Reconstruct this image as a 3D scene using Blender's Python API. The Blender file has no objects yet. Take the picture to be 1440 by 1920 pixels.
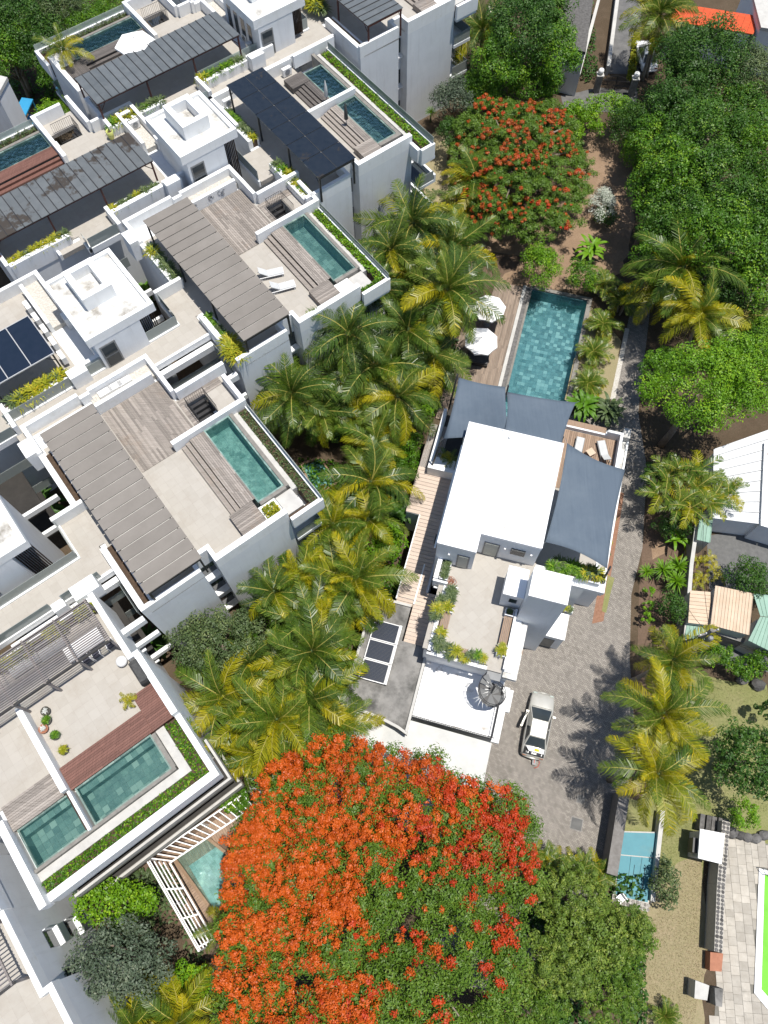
import bpy, math, random
import numpy as np
from mathutils import Matrix, Vector
R_ = math.radians
rnd = random.Random(7)
SC = bpy.context.scene
COL = SC.collection

# ------------------------------------------------------------------ camera
CAM_H = 56.0
FOC = 1450.0                     # focal length, in pixels of a 1440 x 1920 picture
dn = Vector((15, -640, -FOC)).normalized()      # straight down, seen from the camera
up = -dn
ay = (Vector((0, 1, 0)) - up * up.y).normalized()
ax = ay.cross(up)
CR = Matrix((ax, ay, up))        # camera -> world rotation
cd = bpy.data.cameras.new('camera')
cam = bpy.data.objects.new('camera', cd)
COL.objects.link(cam)
cd.sensor_fit = 'VERTICAL'
cd.sensor_height = 24
cd.lens = 24 * FOC / 1920
cd.clip_start = 1
cd.clip_end = 900
cam.matrix_world = Matrix.Translation((0, 0, CAM_H)) @ CR.to_4x4()
SC.camera = cam

# ------------------------------------------------------------------ light
SUN = Vector((0.20, -0.03, 1.0)).normalized()   # towards the sun
world = bpy.data.worlds.new('World')
SC.world = world
world.use_nodes = True
wn = world.node_tree.nodes
bg = wn['Background']
sky = wn.new('ShaderNodeTexSky')
sky.sky_type = 'NISHITA'
sky.sun_disc = False
sky.sun_elevation = math.asin(SUN.z)
sky.sun_rotation = math.atan2(SUN.x, SUN.y)
sky.air_density = 1.0
sky.dust_density = 0.6
world.node_tree.links.new(sky.outputs[0], bg.inputs[0])
bg.inputs[1].default_value = 0.098
sl = bpy.data.lights.new('sun', 'SUN')
sl.energy = 4.7
sl.angle = R_(0.53)
sl.color = (1.0, 0.955, 0.88)
so = bpy.data.objects.new('sun', sl)
COL.objects.link(so)
so.location = (30, 0, 90)
so.rotation_euler = SUN.to_track_quat('Z', 'Y').to_euler()
SC.view_settings.view_transform = 'Standard'
SC.view_settings.look = 'None'
SC.view_settings.exposure = 0.28
SC.view_settings.gamma = 1.0
SC.view_settings.use_curve_mapping = False
SC.render.engine = 'CYCLES'
cy = SC.cycles
cy.use_denoising = True
cy.use_adaptive_sampling = True
cy.adaptive_threshold = 0.02
cy.max_bounces = 8
cy.transparent_max_bounces = 16
cy.caustics_reflective = False
cy.caustics_refractive = False

# ------------------------------------------------------------------ helpers
def at(px, py, z=0.0):
    """the point at height z that the photograph shows at px, py"""
    r = CR @ Vector((px - 720, 960 - py, -FOC))
    t = (z - CAM_H) / r.z
    return (r.x * t, r.y * t)

class Frame:
    """a set of rotated ground axes; mirrored=True for the row that faces the other way"""
    def __init__(s, deg, u0=0, v0=0, mirrored=False):
        a = R_(deg)
        U = (math.cos(a), math.sin(a)); V = (-math.sin(a), math.cos(a))
        s.o = (U[0]*u0 + V[0]*v0, U[1]*u0 + V[1]*v0)
        if mirrored:             # first axis runs along -V, second along -U
            s.A = (-V[0], -V[1]); s.B = (-U[0], -U[1])
        else:
            s.A = U; s.B = V
        s.rot = math.atan2(s.A[1], s.A[0])
        s.flip = mirrored
    def __call__(s, a, b):
        return (s.o[0] + s.A[0]*a + s.B[0]*b, s.o[1] + s.A[1]*a + s.B[1]*b)
    def inv(s, p):
        d = (p[0]-s.o[0], p[1]-s.o[1])
        return (d[0]*s.A[0]+d[1]*s.A[1], d[0]*s.B[0]+d[1]*s.B[1])
WORLD = Frame(0)
AP = -52.4                       # axes of the apartment rows
HOUSE = Frame(-15.2)             # axes of the white villa

WP = {}                          # world position of every empty / mesh
def wpos(o):
    return WP.get(o.name, (0, 0, 0)) if o else (0, 0, 0)

def tag(o, label=None, cat=None, group=None, kind=None):
    if label: o['label'] = label
    if cat: o['category'] = cat
    if group: o['group'] = group
    if kind: o['kind'] = kind
    return o

def thing(name, label, cat, loc, group=None):
    o = bpy.data.objects.new(name, None)
    o.empty_display_size = 0.3
    COL.objects.link(o)
    o.location = loc
    WP[o.name] = tuple(loc)
    return tag(o, label, cat, group)

def link(name, me, parent, loc, rot=(0, 0, 0), scale=None, kind=None):
    o = bpy.data.objects.new(name, me)
    COL.objects.link(o)
    WP[o.name] = tuple(loc)
    if parent:
        o.parent = parent
        p = wpos(parent)
        o.location = (loc[0]-p[0], loc[1]-p[1], loc[2]-p[2])
    else:
        o.location = loc
    o.rotation_euler = rot
    if scale: o.scale = scale
    if kind: o['kind'] = kind
    return o

class MB:
    def __init__(s): s.v = []; s.f = []; s.t = []; s.m = []
    def face(s, idx, t=0.5, m=0): s.f.append(idx); s.t.append(t); s.m.append(m)
    def box(s, F, a0, a1, b0, b1, z0, z1, t=0.5, m=0):
        k = len(s.v)
        for z in (z0, z1):
            for a, b in ((a0, b0), (a1, b0), (a1, b1), (a0, b1)):
                x, y = F(a, b); s.v.append((x, y, z))
        for q in ((0,3,2,1), (4,5,6,7), (0,1,5,4), (1,2,6,5), (2,3,7,6), (3,0,4,7)):
            q = tuple(k+i for i in q)
            s.face(q[::-1] if F.flip else q, t, m)
        return s
    def prism(s, pts, z0, z1, t=0.5, F=WORLD, m=0):
        k = len(s.v); n = len(pts)
        q = [F(*p) for p in pts]
        ar = sum(q[i][0]*q[(i+1) % n][1] - q[(i+1) % n][0]*q[i][1] for i in range(n))
        if ar < 0: q = q[::-1]
        for z in (z0, z1):
            for x, y in q: s.v.append((x, y, z))
        s.face(tuple(range(k+n-1, k-1, -1)), t, m)
        s.face(tuple(range(k+n, k+2*n)), t, m)
        for i in range(n):
            j = (i+1) % n
            s.face((k+i, k+j, k+n+j, k+n+i), t, m)
        return s
    def sheet(s, pts, z, t=0.5, F=WORLD, m=0):
        k = len(s.v); q = [F(*p) for p in pts]; n = len(q)
        ar = sum(q[i][0]*q[(i+1) % n][1] - q[(i+1) % n][0]*q[i][1] for i in range(n))
        if ar < 0: q = q[::-1]
        for x, y in q: s.v.append((x, y, z))
        s.face(tuple(range(k, k+n)), t, m)
        return s
    def quad(s, a, b, c, d, t=0.5, m=0):
        k = len(s.v); s.v += [a, b, c, d]; s.face((k, k+1, k+2, k+3), t, m); return s
    def ring(s, rings, caps=True, t=0.5, m=0):
        """loft closed rings (lists of 3-D points, same count)"""
        k = len(s.v); n = len(rings[0])
        for r in rings: s.v += [tuple(p) for p in r]
        for j in range(len(rings)-1):
            for i in range(n):
                i2 = (i+1) % n
                s.face((k+j*n+i, k+j*n+i2, k+(j+1)*n+i2, k+(j+1)*n+i), t, m)
        if caps:
            s.face(tuple(range(k+n-1, k-1, -1)), t, m)
            e = k+(len(rings)-1)*n
            s.face(tuple(range(e, e+n)), t, m)
        return s
    def tube(s, pts, rad, n=6, t=0.5, m=0):
        pts = [Vector(p) for p in pts]
        if not isinstance(rad, (list, tuple)): rad = [rad]*len(pts)
        rings = []
        for i, p in enumerate(pts):
            d = (pts[min(i+1, len(pts)-1)] - pts[max(i-1, 0)]).normalized()
            ref = Vector((0, 0, 1)) if abs(d.z) < 0.95 else Vector((1, 0, 0))
            x = d.cross(ref).normalized(); y = d.cross(x)
            rings.append([p + (x*math.cos(2*math.pi*j/n) - y*math.sin(2*math.pi*j/n))*-rad[i] for j in range(n)])
        return s.ring(rings, True, t, m)
    def lathe(s, cx, cy, prof, n=16, t=0.5, m=0):
        return s.ring([[(cx+r*math.cos(2*math.pi*j/n), cy+r*math.sin(2*math.pi*j/n), z) for j in range(n)] for r, z in prof], True, t, m)
    def build(s, name, mats, parent=None, smooth=False, kind=None, loc=None):
        if not isinstance(mats, (list, tuple)): mats = [mats]
        V = np.array(s.v, float)
        if loc is None:
            loc = (float((V[:, 0].min()+V[:, 0].max())/2), float((V[:, 1].min()+V[:, 1].max())/2), float(V[:, 2].min()))
        V = V - np.array(loc)
        me = bpy.data.meshes.new(name)
        me.from_pydata(V.tolist(), [], s.f)
        for m in mats: me.materials.append(m)
        if len(mats) > 1: me.polygons.foreach_set('material_index', s.m)
        at_ = me.attributes.new('tint', 'FLOAT', 'FACE')
        at_.data.foreach_set('value', s.t)
        if smooth: me.polygons.foreach_set('use_smooth', [True]*len(s.f))
        me.update()
        return link(name, me, parent, loc, kind=kind)

_bm = {}
def pbox(name, F, a0, a1, b0, b1, z0, z1, mat, parent=None, tilt=0, kind=None):
    """a box part; boxes of one size and material share their mesh"""
    d = (round(abs(a1-a0), 3), round(abs(b1-b0), 3), round(abs(z1-z0), 3))
    key = d + (mat.name,)
    if key not in _bm:
        me = bpy.data.meshes.new(name)
        x, y, z = d[0]/2, d[1]/2, d[2]
        me.from_pydata([(-x,-y,0),(x,-y,0),(x,y,0),(-x,y,0),(-x,-y,z),(x,-y,z),(x,y,z),(-x,y,z)], [],
                       [(0,3,2,1),(4,5,6,7),(0,1,5,4),(1,2,6,5),(2,3,7,6),(3,0,4,7)])
        me.materials.append(mat)
        a_ = me.attributes.new('tint', 'FLOAT', 'FACE'); a_.data.foreach_set('value', [0.5]*6)
        _bm[key] = me
    c = F((a0+a1)/2, (b0+b1)/2)
    return link(name, _bm[key], parent, (c[0], c[1], min(z0, z1)), (0, tilt, F.rot), kind=kind)

def np_mesh(name, V, faces_n, idx, mats, tint=None, mi=None, smooth=False):
    """fast mesh from arrays; every face has faces_n corners"""
    me = bpy.data.meshes.new(name)
    nf = len(idx)//faces_n
    me.vertices.add(len(V)); me.vertices.foreach_set('co', np.asarray(V, np.float32).ravel())
    me.loops.add(len(idx)); me.loops.foreach_set('vertex_index', np.asarray(idx, np.int32))
    me.polygons.add(nf)
    me.polygons.foreach_set('loop_start', np.arange(0, nf*faces_n, faces_n, dtype=np.int32))
    for m in mats: me.materials.append(m)
    if mi is not None: me.polygons.foreach_set('material_index', np.asarray(mi, np.int32))
    me.update(calc_edges=True)
    if tint is not None:
        a_ = me.attributes.new('tint', 'FLOAT', 'FACE'); a_.data.foreach_set('value', np.asarray(tint, np.float32))
    return me

# ------------------------------------------------------------------ materials
def _nt(name):
    m = bpy.data.materials.new(name); m.use_nodes = True
    nt = m.node_tree; nt.nodes.clear()
    out = nt.nodes.new('ShaderNodeOutputMaterial')
    return m, nt, out
def N(nt, kind, **kw):
    n = nt.nodes.new(kind)
    for k, v in kw.items():
        if k.startswith('i_'): n.inputs[int(k[2:])].default_value = v
        else: setattr(n, k, v)
    return n
def mixc(nt, fac, a, b, mode='MIX'):
    n = nt.nodes.new('ShaderNodeMix'); n.data_type = 'RGBA'; n.blend_type = mode
    for i, v in ((0, fac), (6, a), (7, b)):
        if hasattr(v, 'links') or isinstance(v, bpy.types.NodeSocket): nt.links.new(v, n.inputs[i])
        elif i == 0: n.inputs[0].default_value = v
        else: n.inputs[i].default_value = (*v, 1) if len(v) == 3 else v
    return n.outputs[2]
def ramp(nt, src, lo, hi, a=0.0, b=1.0):
    n = nt.nodes.new('ShaderNodeMapRange'); n.clamp = True
    nt.links.new(src, n.inputs[0])
    for i, v in ((1, lo), (2, hi), (3, a), (4, b)): n.inputs[i].default_value = v
    return n.outputs[0]
def pos(nt, rot=0.0, scale=(1, 1, 1)):
    g = nt.nodes.new('ShaderNodeNewGeometry'); m = nt.nodes.new('ShaderNodeMapping')
    m.inputs['Rotation'].default_value = (0, 0, rot); m.inputs['Scale'].default_value = scale
    nt.links.new(g.outputs['Position'], m.inputs['Vector']); return m.outputs[0]
def noise(nt, vec, scale, detail=4, rough=0.6):
    n = nt.nodes.new('ShaderNodeTexNoise')
    n.inputs['Scale'].default_value = scale; n.inputs['Detail'].default_value = detail; n.inputs['Roughness'].default_value = rough
    if vec is not None: nt.links.new(vec, n.inputs['Vector'])
    return n.outputs[0]
def bump(nt, h, strength, dist):
    b = nt.nodes.new('ShaderNodeBump'); b.inputs['Strength'].default_value = strength; b.inputs['Distance'].default_value = dist
    nt.links.new(h, b.inputs['Height']); return b.outputs[0]
def pbsdf(nt, out, col, rough=0.8, metal=0.0, nrm=None, spec=0.3):
    p = nt.nodes.new('ShaderNodeBsdfPrincipled')
    if isinstance(col, bpy.types.NodeSocket): nt.links.new(col, p.inputs['Base Color'])
    else: p.inputs['Base Color'].default_value = (*col, 1)
    if isinstance(rough, bpy.types.NodeSocket): nt.links.new(rough, p.inputs['Roughness'])
    else: p.inputs['Roughness'].default_value = rough
    p.inputs['Metallic'].default_value = metal
    p.inputs['Specular IOR Level'].default_value = spec
    if nrm is not None: nt.links.new(nrm, p.inputs['Normal'])
    if out is not None: nt.links.new(p.outputs[0], out.inputs[0])
    return p
def attr(nt, name='tint'):
    a = nt.nodes.new('ShaderNodeAttribute'); a.attribute_name = name; return a.outputs['Fac']
def orand(nt):
    return nt.nodes.new('ShaderNodeObjectInfo').outputs['Random']
def mult(nt, a, b):
    m = nt.nodes.new('ShaderNodeMath'); m.operation = 'MULTIPLY'
    for i, v in ((0, a), (1, b)):
        if isinstance(v, bpy.types.NodeSocket): nt.links.new(v, m.inputs[i])
        else: m.inputs[i].default_value = v
    return m.outputs[0]

def surf(name, c0, c1, scale=1.5, rough=0.8, bscale=None, bstr=0.3, stretch=None, rot=0.0, tint=None, stain=None, stain_s=0.35,
         stain_lo=0.55, stain_hi=0.75, metal=0.0, spec=0.3, objrand=None, streak=None):
    """matte surface: two colours mixed by noise, optional stains, optional per-piece colour shift"""
    m, nt, out = _nt(name)
    v = pos(nt, rot, stretch or (1, 1, 1))
    c = mixc(nt, ramp(nt, noise(nt, v, scale, 6, 0.65), 0.3, 0.7), c0, c1)
    if tint: c = mixc(nt, attr(nt), mixc(nt, 1.0, c, (1-tint,)*3, 'MULTIPLY'), mixc(nt, 1.0, c, (1+tint,)*3, 'MULTIPLY'))
    if objrand: c = mixc(nt, orand(nt), mixc(nt, 1.0, c, (1-objrand,)*3, 'MULTIPLY'), mixc(nt, 1.0, c, (1+objrand,)*3, 'MULTIPLY'))
    if stain: c = mixc(nt, ramp(nt, noise(nt, pos(nt), stain_s, 8, 0.7), stain_lo, stain_hi), c, stain)
    if streak:                           # rain runs: noise drawn out along the vertical
        c = mixc(nt, ramp(nt, noise(nt, pos(nt, 0, (1, 1, 0.09)), 2.6, 8, 0.7), 0.52, 0.86, 0, 0.55), c, streak)
        c = mixc(nt, ramp(nt, noise(nt, pos(nt), 0.13, 4, 0.6), 0.5, 0.75, 0, 0.35), c, streak)
    nrm = bump(nt, noise(nt, v, bscale, 4), bstr, 0.02) if bscale else None
    pbsdf(nt, out, c, rough, metal, nrm, spec)
    return m

M = {}
M['white'] = surf('white_render', (0.70, 0.72, 0.745), (0.76, 0.78, 0.80), 0.9, 0.85, 9, 0.12, stain=(0.62, 0.61, 0.58), stain_s=0.22, stain_lo=0.56, stain_hi=0.9, streak=(0.50, 0.505, 0.505))  # cool tint puts the blue skylight of shaded walls into the white
M['parapet'] = surf('parapet_paint', (0.76, 0.77, 0.775), (0.82, 0.83, 0.835), 1.5, 0.8, 7, 0.08, stain=(0.60, 0.585, 0.54), stain_s=0.9, stain_lo=0.56, stain_hi=0.82, streak=(0.60, 0.59, 0.56))
M['roof_white'] = surf('white_roof_coating', (0.83, 0.83, 0.83), (0.87, 0.87, 0.87), 1.2, 0.75, stain=(0.40, 0.365, 0.33), stain_s=0.8, stain_lo=0.565, stain_hi=0.70)
M['roof_dirty'] = surf('weathered_roof_membrane', (0.74, 0.74, 0.72), (0.62, 0.61, 0.58), 1.1, 0.9, 12, 0.3, stain=(0.24, 0.22, 0.19), stain_s=0.6, stain_lo=0.47, stain_hi=0.68)
M['slab'] = surf('weathered_white_slab', (0.50, 0.50, 0.485), (0.58, 0.58, 0.565), 0.8, 0.9, 10, 0.15, stain=(0.42, 0.43, 0.42), stain_s=0.45, stain_lo=0.48, stain_hi=0.8)
M['concrete'] = surf('stained_grey_concrete', (0.165, 0.16, 0.152), (0.30, 0.29, 0.275), 0.8, 0.95, 9, 0.4, stain=(0.075, 0.074, 0.07), stain_s=0.6, stain_lo=0.45, stain_hi=0.68)
M['concrete_lt'] = surf('pale_concrete', (0.42, 0.41, 0.39), (0.54, 0.53, 0.5), 1.6, 0.9, 9, 0.2, stain=(0.28, 0.27, 0.25), stain_s=0.8, stain_lo=0.55, stain_hi=0.8)
M['stone_rim'] = surf('pool_rim_stone', (0.16, 0.15, 0.135), (0.25, 0.235, 0.21), 3, 0.7, 9, 0.2)
M['panel_grey'] = surf('grey_roof_board', (0.185, 0.168, 0.15), (0.225, 0.205, 0.185), 0.6, 0.75, 30, 0.05, objrand=0.07)
M['panel_zinc'] = surf('zinc_roof_sheet', (0.085, 0.097, 0.105), (0.125, 0.137, 0.145), 1.2, 0.45, 20, 0.05, objrand=0.1, spec=0.5)
M['panel_zinc_st'] = surf('stained_zinc_sheet', (0.10, 0.11, 0.115), (0.13, 0.14, 0.145), 1.2, 0.4, 20, 0.05, objrand=0.08, stain=(0.05, 0.04, 0.03), stain_s=0.2, stain_lo=0.50, stain_hi=0.53, spec=0.6)
M['panel_black'] = surf('dark_glass_roof', (0.012, 0.018, 0.028), (0.02, 0.026, 0.036), 2.0, 0.12, stain=(0.035, 0.032, 0.03), stain_s=0.45, stain_lo=0.60, stain_hi=0.62, spec=0.5)
M['solar'] = surf('solar_cell', (0.010, 0.018, 0.034), (0.014, 0.022, 0.04), 2.0, 0.22, spec=0.5)
M['frame_alu'] = surf('aluminium_frame', (0.5, 0.5, 0.5), (0.58, 0.58, 0.58), 3, 0.4, metal=0.3)
M['wood_grey'] = surf('weathered_grey_timber', (0.20, 0.175, 0.155), (0.33, 0.295, 0.265), 2.2, 0.85, 14, 0.2, (0.5, 7, 1), -R_(AP), tint=0.28, stain=(0.30, 0.215, 0.155), stain_s=0.3, stain_lo=0.55, stain_hi=0.85)
M['wood_red'] = surf('red_brown_timber', (0.13, 0.062, 0.048), (0.19, 0.095, 0.075), 2.2, 0.7, 14, 0.2, (7, 0.5, 1), -R_(AP), tint=0.16)
M['wood_dark'] = surf('dark_grey_timber', (0.085, 0.075, 0.07), (0.145, 0.13, 0.12), 2.2, 0.8, 14, 0.2, (0.5, 7, 1), -R_(AP), tint=0.2)
M['wood_brown'] = surf('brown_deck_timber', (0.24, 0.165, 0.115), (0.33, 0.235, 0.17), 2.4, 0.8, 14, 0.2, (7, 0.6, 1), R_(15.2), tint=0.2)
M['wood_pool'] = surf('faded_brown_deck', (0.20, 0.15, 0.115), (0.29, 0.23, 0.18), 2.4, 0.85, 14, 0.2, (7, 0.6, 1), R_(15.2), tint=0.2)
M['wood_beige'] = surf('beige_decking', (0.49, 0.395, 0.325), (0.56, 0.465, 0.39), 2.0, 0.8, 14, 0.1, (0.6, 7, 1), R_(15.2), tint=0.08, objrand=0.06)
M['slat_grey'] = surf('grey_pergola_slat', (0.20, 0.18, 0.175), (0.27, 0.245, 0.235), 2.0, 0.8, 14, 0.2, objrand=0.15)
M['metal_dark'] = surf('dark_steel', (0.022, 0.022, 0.025), (0.04, 0.04, 0.042), 3, 0.5, spec=0.4)
M['metal_red'] = surf('dark_red_steel', (0.075, 0.028, 0.025), (0.1, 0.04, 0.034), 3, 0.6)
M['metal_grey'] = surf('grey_steel', (0.16, 0.165, 0.17), (0.22, 0.225, 0.23), 3, 0.5, spec=0.4)
M['tread_steel'] = surf('tread_plate', (0.075, 0.08, 0.085), (0.11, 0.115, 0.12), 3, 0.5, spec=0.4)
M['louvre'] = surf('dark_timber_louvre', (0.035, 0.022, 0.016), (0.07, 0.045, 0.032), 3, 0.8, objrand=0.3)
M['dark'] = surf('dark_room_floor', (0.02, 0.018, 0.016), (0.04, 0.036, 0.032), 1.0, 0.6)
M['window'] = surf('dark_window_glass', (0.024, 0.032, 0.038), (0.045, 0.055, 0.062), 0.7, 0.06, spec=0.5)
M['door_grey'] = surf('grey_door', (0.16, 0.16, 0.155), (0.2, 0.2, 0.19), 2, 0.5)
M['door_pale'] = surf('pale_green_grey_door', (0.36, 0.37, 0.33), (0.4, 0.41, 0.37), 2, 0.5)
M['soil'] = surf('planter_soil', (0.055, 0.035, 0.024), (0.10, 0.068, 0.045), 5, 0.95, 12, 0.6)
M['pebble'] = surf('pale_pebbles', (0.36, 0.33, 0.28), (0.6, 0.58, 0.54), 9, 0.9, 16, 0.8)
M['ac_white'] = surf('white_plastic_casing', (0.72, 0.72, 0.71), (0.8, 0.8, 0.79), 2, 0.5)
M['plastic_white'] = surf('white_resin', (0.78, 0.78, 0.78), (0.83, 0.83, 0.83), 2, 0.45)
M['fabric_white'] = surf('white_canvas', (0.80, 0.80, 0.80), (0.84, 0.84, 0.83), 1.2, 0.9, 30, 0.1)
M['fabric_grey'] = surf('pale_grey_cushion', (0.46, 0.47, 0.47), (0.54, 0.55, 0.55), 2, 0.9)
M['fabric_navy'] = surf('dark_sling_fabric', (0.05, 0.05, 0.07), (0.08, 0.08, 0.1), 2, 0.9)
M['sail'] = surf('slate_blue_shade_cloth', (0.082, 0.108, 0.142), (0.098, 0.128, 0.165), 0.7, 0.85, 40, 0.05, (9, .25, 1), R_(15.2), stain=(0.12, 0.15, 0.185), stain_s=0.28, stain_lo=0.45, stain_hi=0.75)
M['clay'] = surf('terracotta', (0.30, 0.13, 0.08), (0.40, 0.18, 0.11), 3, 0.85)
M['pot_green'] = surf('yellow_green_glaze', (0.42, 0.45, 0.12), (0.5, 0.52, 0.18), 3, 0.4)
M['pot_dark'] = surf('dark_pot', (0.05, 0.05, 0.04), (0.09, 0.085, 0.07), 3, 0.6)
M['bark'] = surf('grey_brown_bark', (0.16, 0.125, 0.095), (0.27, 0.225, 0.18), 5, 0.95, 10, 0.8)
M['palm_bark'] = surf('palm_trunk_bark', (0.20, 0.165, 0.13), (0.32, 0.28, 0.23), 6, 0.95, 9, 0.8)
M['stone_dark'] = surf('dark_basalt', (0.065, 0.062, 0.06), (0.15, 0.145, 0.14), 4, 0.9, 9, 0.5, objrand=0.3)
M['stone_wall'] = surf('grey_rubble_stone', (0.16, 0.145, 0.13), (0.30, 0.28, 0.25), 3, 0.9, 9, 0.5, objrand=0.3)
M['mortar'] = surf('pale_mortar', (0.36, 0.34, 0.31), (0.46, 0.44, 0.4), 6, 0.95)
M['paver_tile'] = surf('beige_paving_stone', (0.34, 0.31, 0.265), (0.43, 0.40, 0.35), 2, 0.9, 12, 0.25, objrand=0.16, stain=(0.20, 0.19, 0.165), stain_s=0.8, stain_lo=0.55, stain_hi=0.85)
M['grout'] = surf('paving_joint', (0.15, 0.14, 0.12), (0.2, 0.19, 0.165), 4, 0.95)
M['turf'] = surf('bright_pool_cover', (0.12, 0.42, 0.02), (0.15, 0.50, 0.03), 0.8, 0.6)
M['roof_sheet'] = surf('white_roof_sheeting', (0.56, 0.57, 0.58), (0.62, 0.63, 0.64), 0.8, 0.6, objrand=0.07)
M['sheet_beige'] = surf('beige_corrugated_sheet', (0.50, 0.38, 0.27), (0.58, 0.46, 0.35), 1.0, 0.7, objrand=0.06)
M['sheet_green'] = surf('pale_green_sheet', (0.20, 0.33, 0.26), (0.26, 0.39, 0.32), 1.0, 0.6, objrand=0.08)
M['tile_red'] = surf('orange_red_roof', (0.48, 0.07, 0.025), (0.58, 0.10, 0.035), 2.5, 0.8, 9, 0.3)
M['blue'] = surf('bright_blue_sheet', (0.03, 0.24, 0.46), (0.04, 0.29, 0.52), 1.5, 0.6)
M['rubber'] = surf('black_rubber', (0.012, 0.012, 0.012), (0.025, 0.025, 0.025), 5, 0.8)
M['seat'] = surf('dark_upholstery', (0.05, 0.05, 0.05), (0.09, 0.09, 0.088), 5, 0.9)
M['chrome'] = surf('chrome', (0.6, 0.6, 0.6), (0.7, 0.7, 0.7), 3, 0.2, metal=0.9)
M['yellow'] = surf('yellow_paper', (0.75, 0.55, 0.03), (0.8, 0.6, 0.05), 6, 0.8)
M['red'] = surf('red_plastic', (0.4, 0.05, 0.03), (0.5, 0.08, 0.05), 6, 0.5)
M['ochre'] = surf('rust_border_gravel', (0.20, 0.10, 0.062), (0.30, 0.17, 0.115), 6, 0.95, 14, 0.6)
M['road'] = surf('worn_asphalt', (0.10, 0.10, 0.10), (0.165, 0.162, 0.158), 1.3, 0.95, 20, 0.4, stain=(0.06, 0.06, 0.06), stain_s=0.5, stain_lo=0.55, stain_hi=0.8)
M['yard'] = surf('dark_yard_paving', (0.105, 0.105, 0.105), (0.155, 0.155, 0.152), 2.5, 0.95, 16, 0.5)
M['pole'] = surf('weathered_pole', (0.15, 0.14, 0.13), (0.22, 0.21, 0.2), 4, 0.9)

def car_paint():
    m, nt, out = _nt('silver_white_car_paint')
    c = mixc(nt, ramp(nt, noise(nt, pos(nt), 2.0), 0.3, 0.7), (0.47, 0.46, 0.42), (0.53, 0.52, 0.48))
    p = pbsdf(nt, out, c, 0.35, 0.25, None, 0.5)
    p.inputs['Coat Weight'].default_value = 0.6; p.inputs['Coat Roughness'].default_value = 0.08
    return m
M['car'] = car_paint()

def terrace_tile():
    m, nt, out = _nt('beige_terrace_tile')
    v = pos(nt, -R_(AP))
    br = N(nt, 'ShaderNodeTexBrick'); nt.links.new(v, br.inputs['Vector'])
    br.offset = 0.0; br.inputs['Scale'].default_value = 1.0
    br.inputs['Brick Width'].default_value = 0.6; br.inputs['Row Height'].default_value = 0.6; br.inputs['Mortar Size'].default_value = 0.006
    br.inputs['Color1'].default_value = (0.365, 0.338, 0.30, 1); br.inputs['Color2'].default_value = (0.405, 0.378, 0.34, 1)
    br.inputs['Mortar'].default_value = (0.31, 0.28, 0.245, 1)
    c = mixc(nt, ramp(nt, noise(nt, pos(nt), 0.5, 8, 0.7), 0.5, 0.8), br.outputs[0], (0.325, 0.288, 0.245))
    c = mixc(nt, ramp(nt, noise(nt, pos(nt), 3.0, 6, 0.7), 0.35, 0.75, 0, 0.5), c, (0.43, 0.408, 0.372))
    pbsdf(nt, out, c, 0.75, 0, bump(nt, noise(nt, pos(nt), 25), 0.1, 0.01))
    return m
M['tile'] = terrace_tile()

def glassy(name, tintc, rough=0.02, ior=1.45, opac=0.06, opc=(0.6, 0.75, 0.7)):
    m, nt, out = _nt(name)
    tr = N(nt, 'ShaderNodeBsdfTransparent'); tr.inputs[0].default_value = (*tintc, 1)
    gl = N(nt, 'ShaderNodeBsdfGlossy'); gl.inputs['Roughness'].default_value = rough
    df = N(nt, 'ShaderNodeBsdfDiffuse'); df.inputs[0].default_value = (*opc, 1)
    fr = N(nt, 'ShaderNodeFresnel'); fr.inputs[0].default_value = ior
    m1 = N(nt, 'ShaderNodeMixShader'); m1.inputs[0].default_value = opac
    nt.links.new(tr.outputs[0], m1.inputs[1]); nt.links.new(df.outputs[0], m1.inputs[2])
    m2 = N(nt, 'ShaderNodeMixShader')
    nt.links.new(fr.outputs[0], m2.inputs[0]); nt.links.new(m1.outputs[0], m2.inputs[1]); nt.links.new(gl.outputs[0], m2.inputs[2])
    nt.links.new(m2.outputs[0], out.inputs[0])
    return m, nt, gl, fr, tr
M['glass'] = glassy('hazed_glass_panel', (0.86, 0.93, 0.90), opac=0.36, opc=(0.78, 0.86, 0.82))[0]  # pale diffuse share paints reflected sky and dusty haze into the glass
M['car_glass'] = glassy('tinted_car_glass', (0.30, 0.40, 0.40), opac=0.02)[0]
def water(name, tintc, scale, strength, sparkle=0.0):
    m, nt, gl, fr, tr = glassy(name, tintc, 0.03, 1.33, 0.03, (0.10, 0.45, 0.45))
    b = bump(nt, noise(nt, pos(nt), scale, 5, 0.6), strength, 0.05)
    nt.links.new(b, gl.inputs['Normal']); nt.links.new(b, fr.inputs['Normal'])
    if sparkle:
        c = mixc(nt, ramp(nt, noise(nt, pos(nt), 2.2, 6, 0.75), 0.42, 0.75), tintc, (0.93, 1.0, 1.0))
        nt.links.new(c, tr.inputs[0])
    return m
M['water'] = water('clear_pool_water', (0.84, 0.92, 0.925), 3.2, 0.6)
M['water_rough'] = water('rippled_pool_water', (0.78, 0.88, 0.87), 5.0, 0.9, 1)
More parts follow.
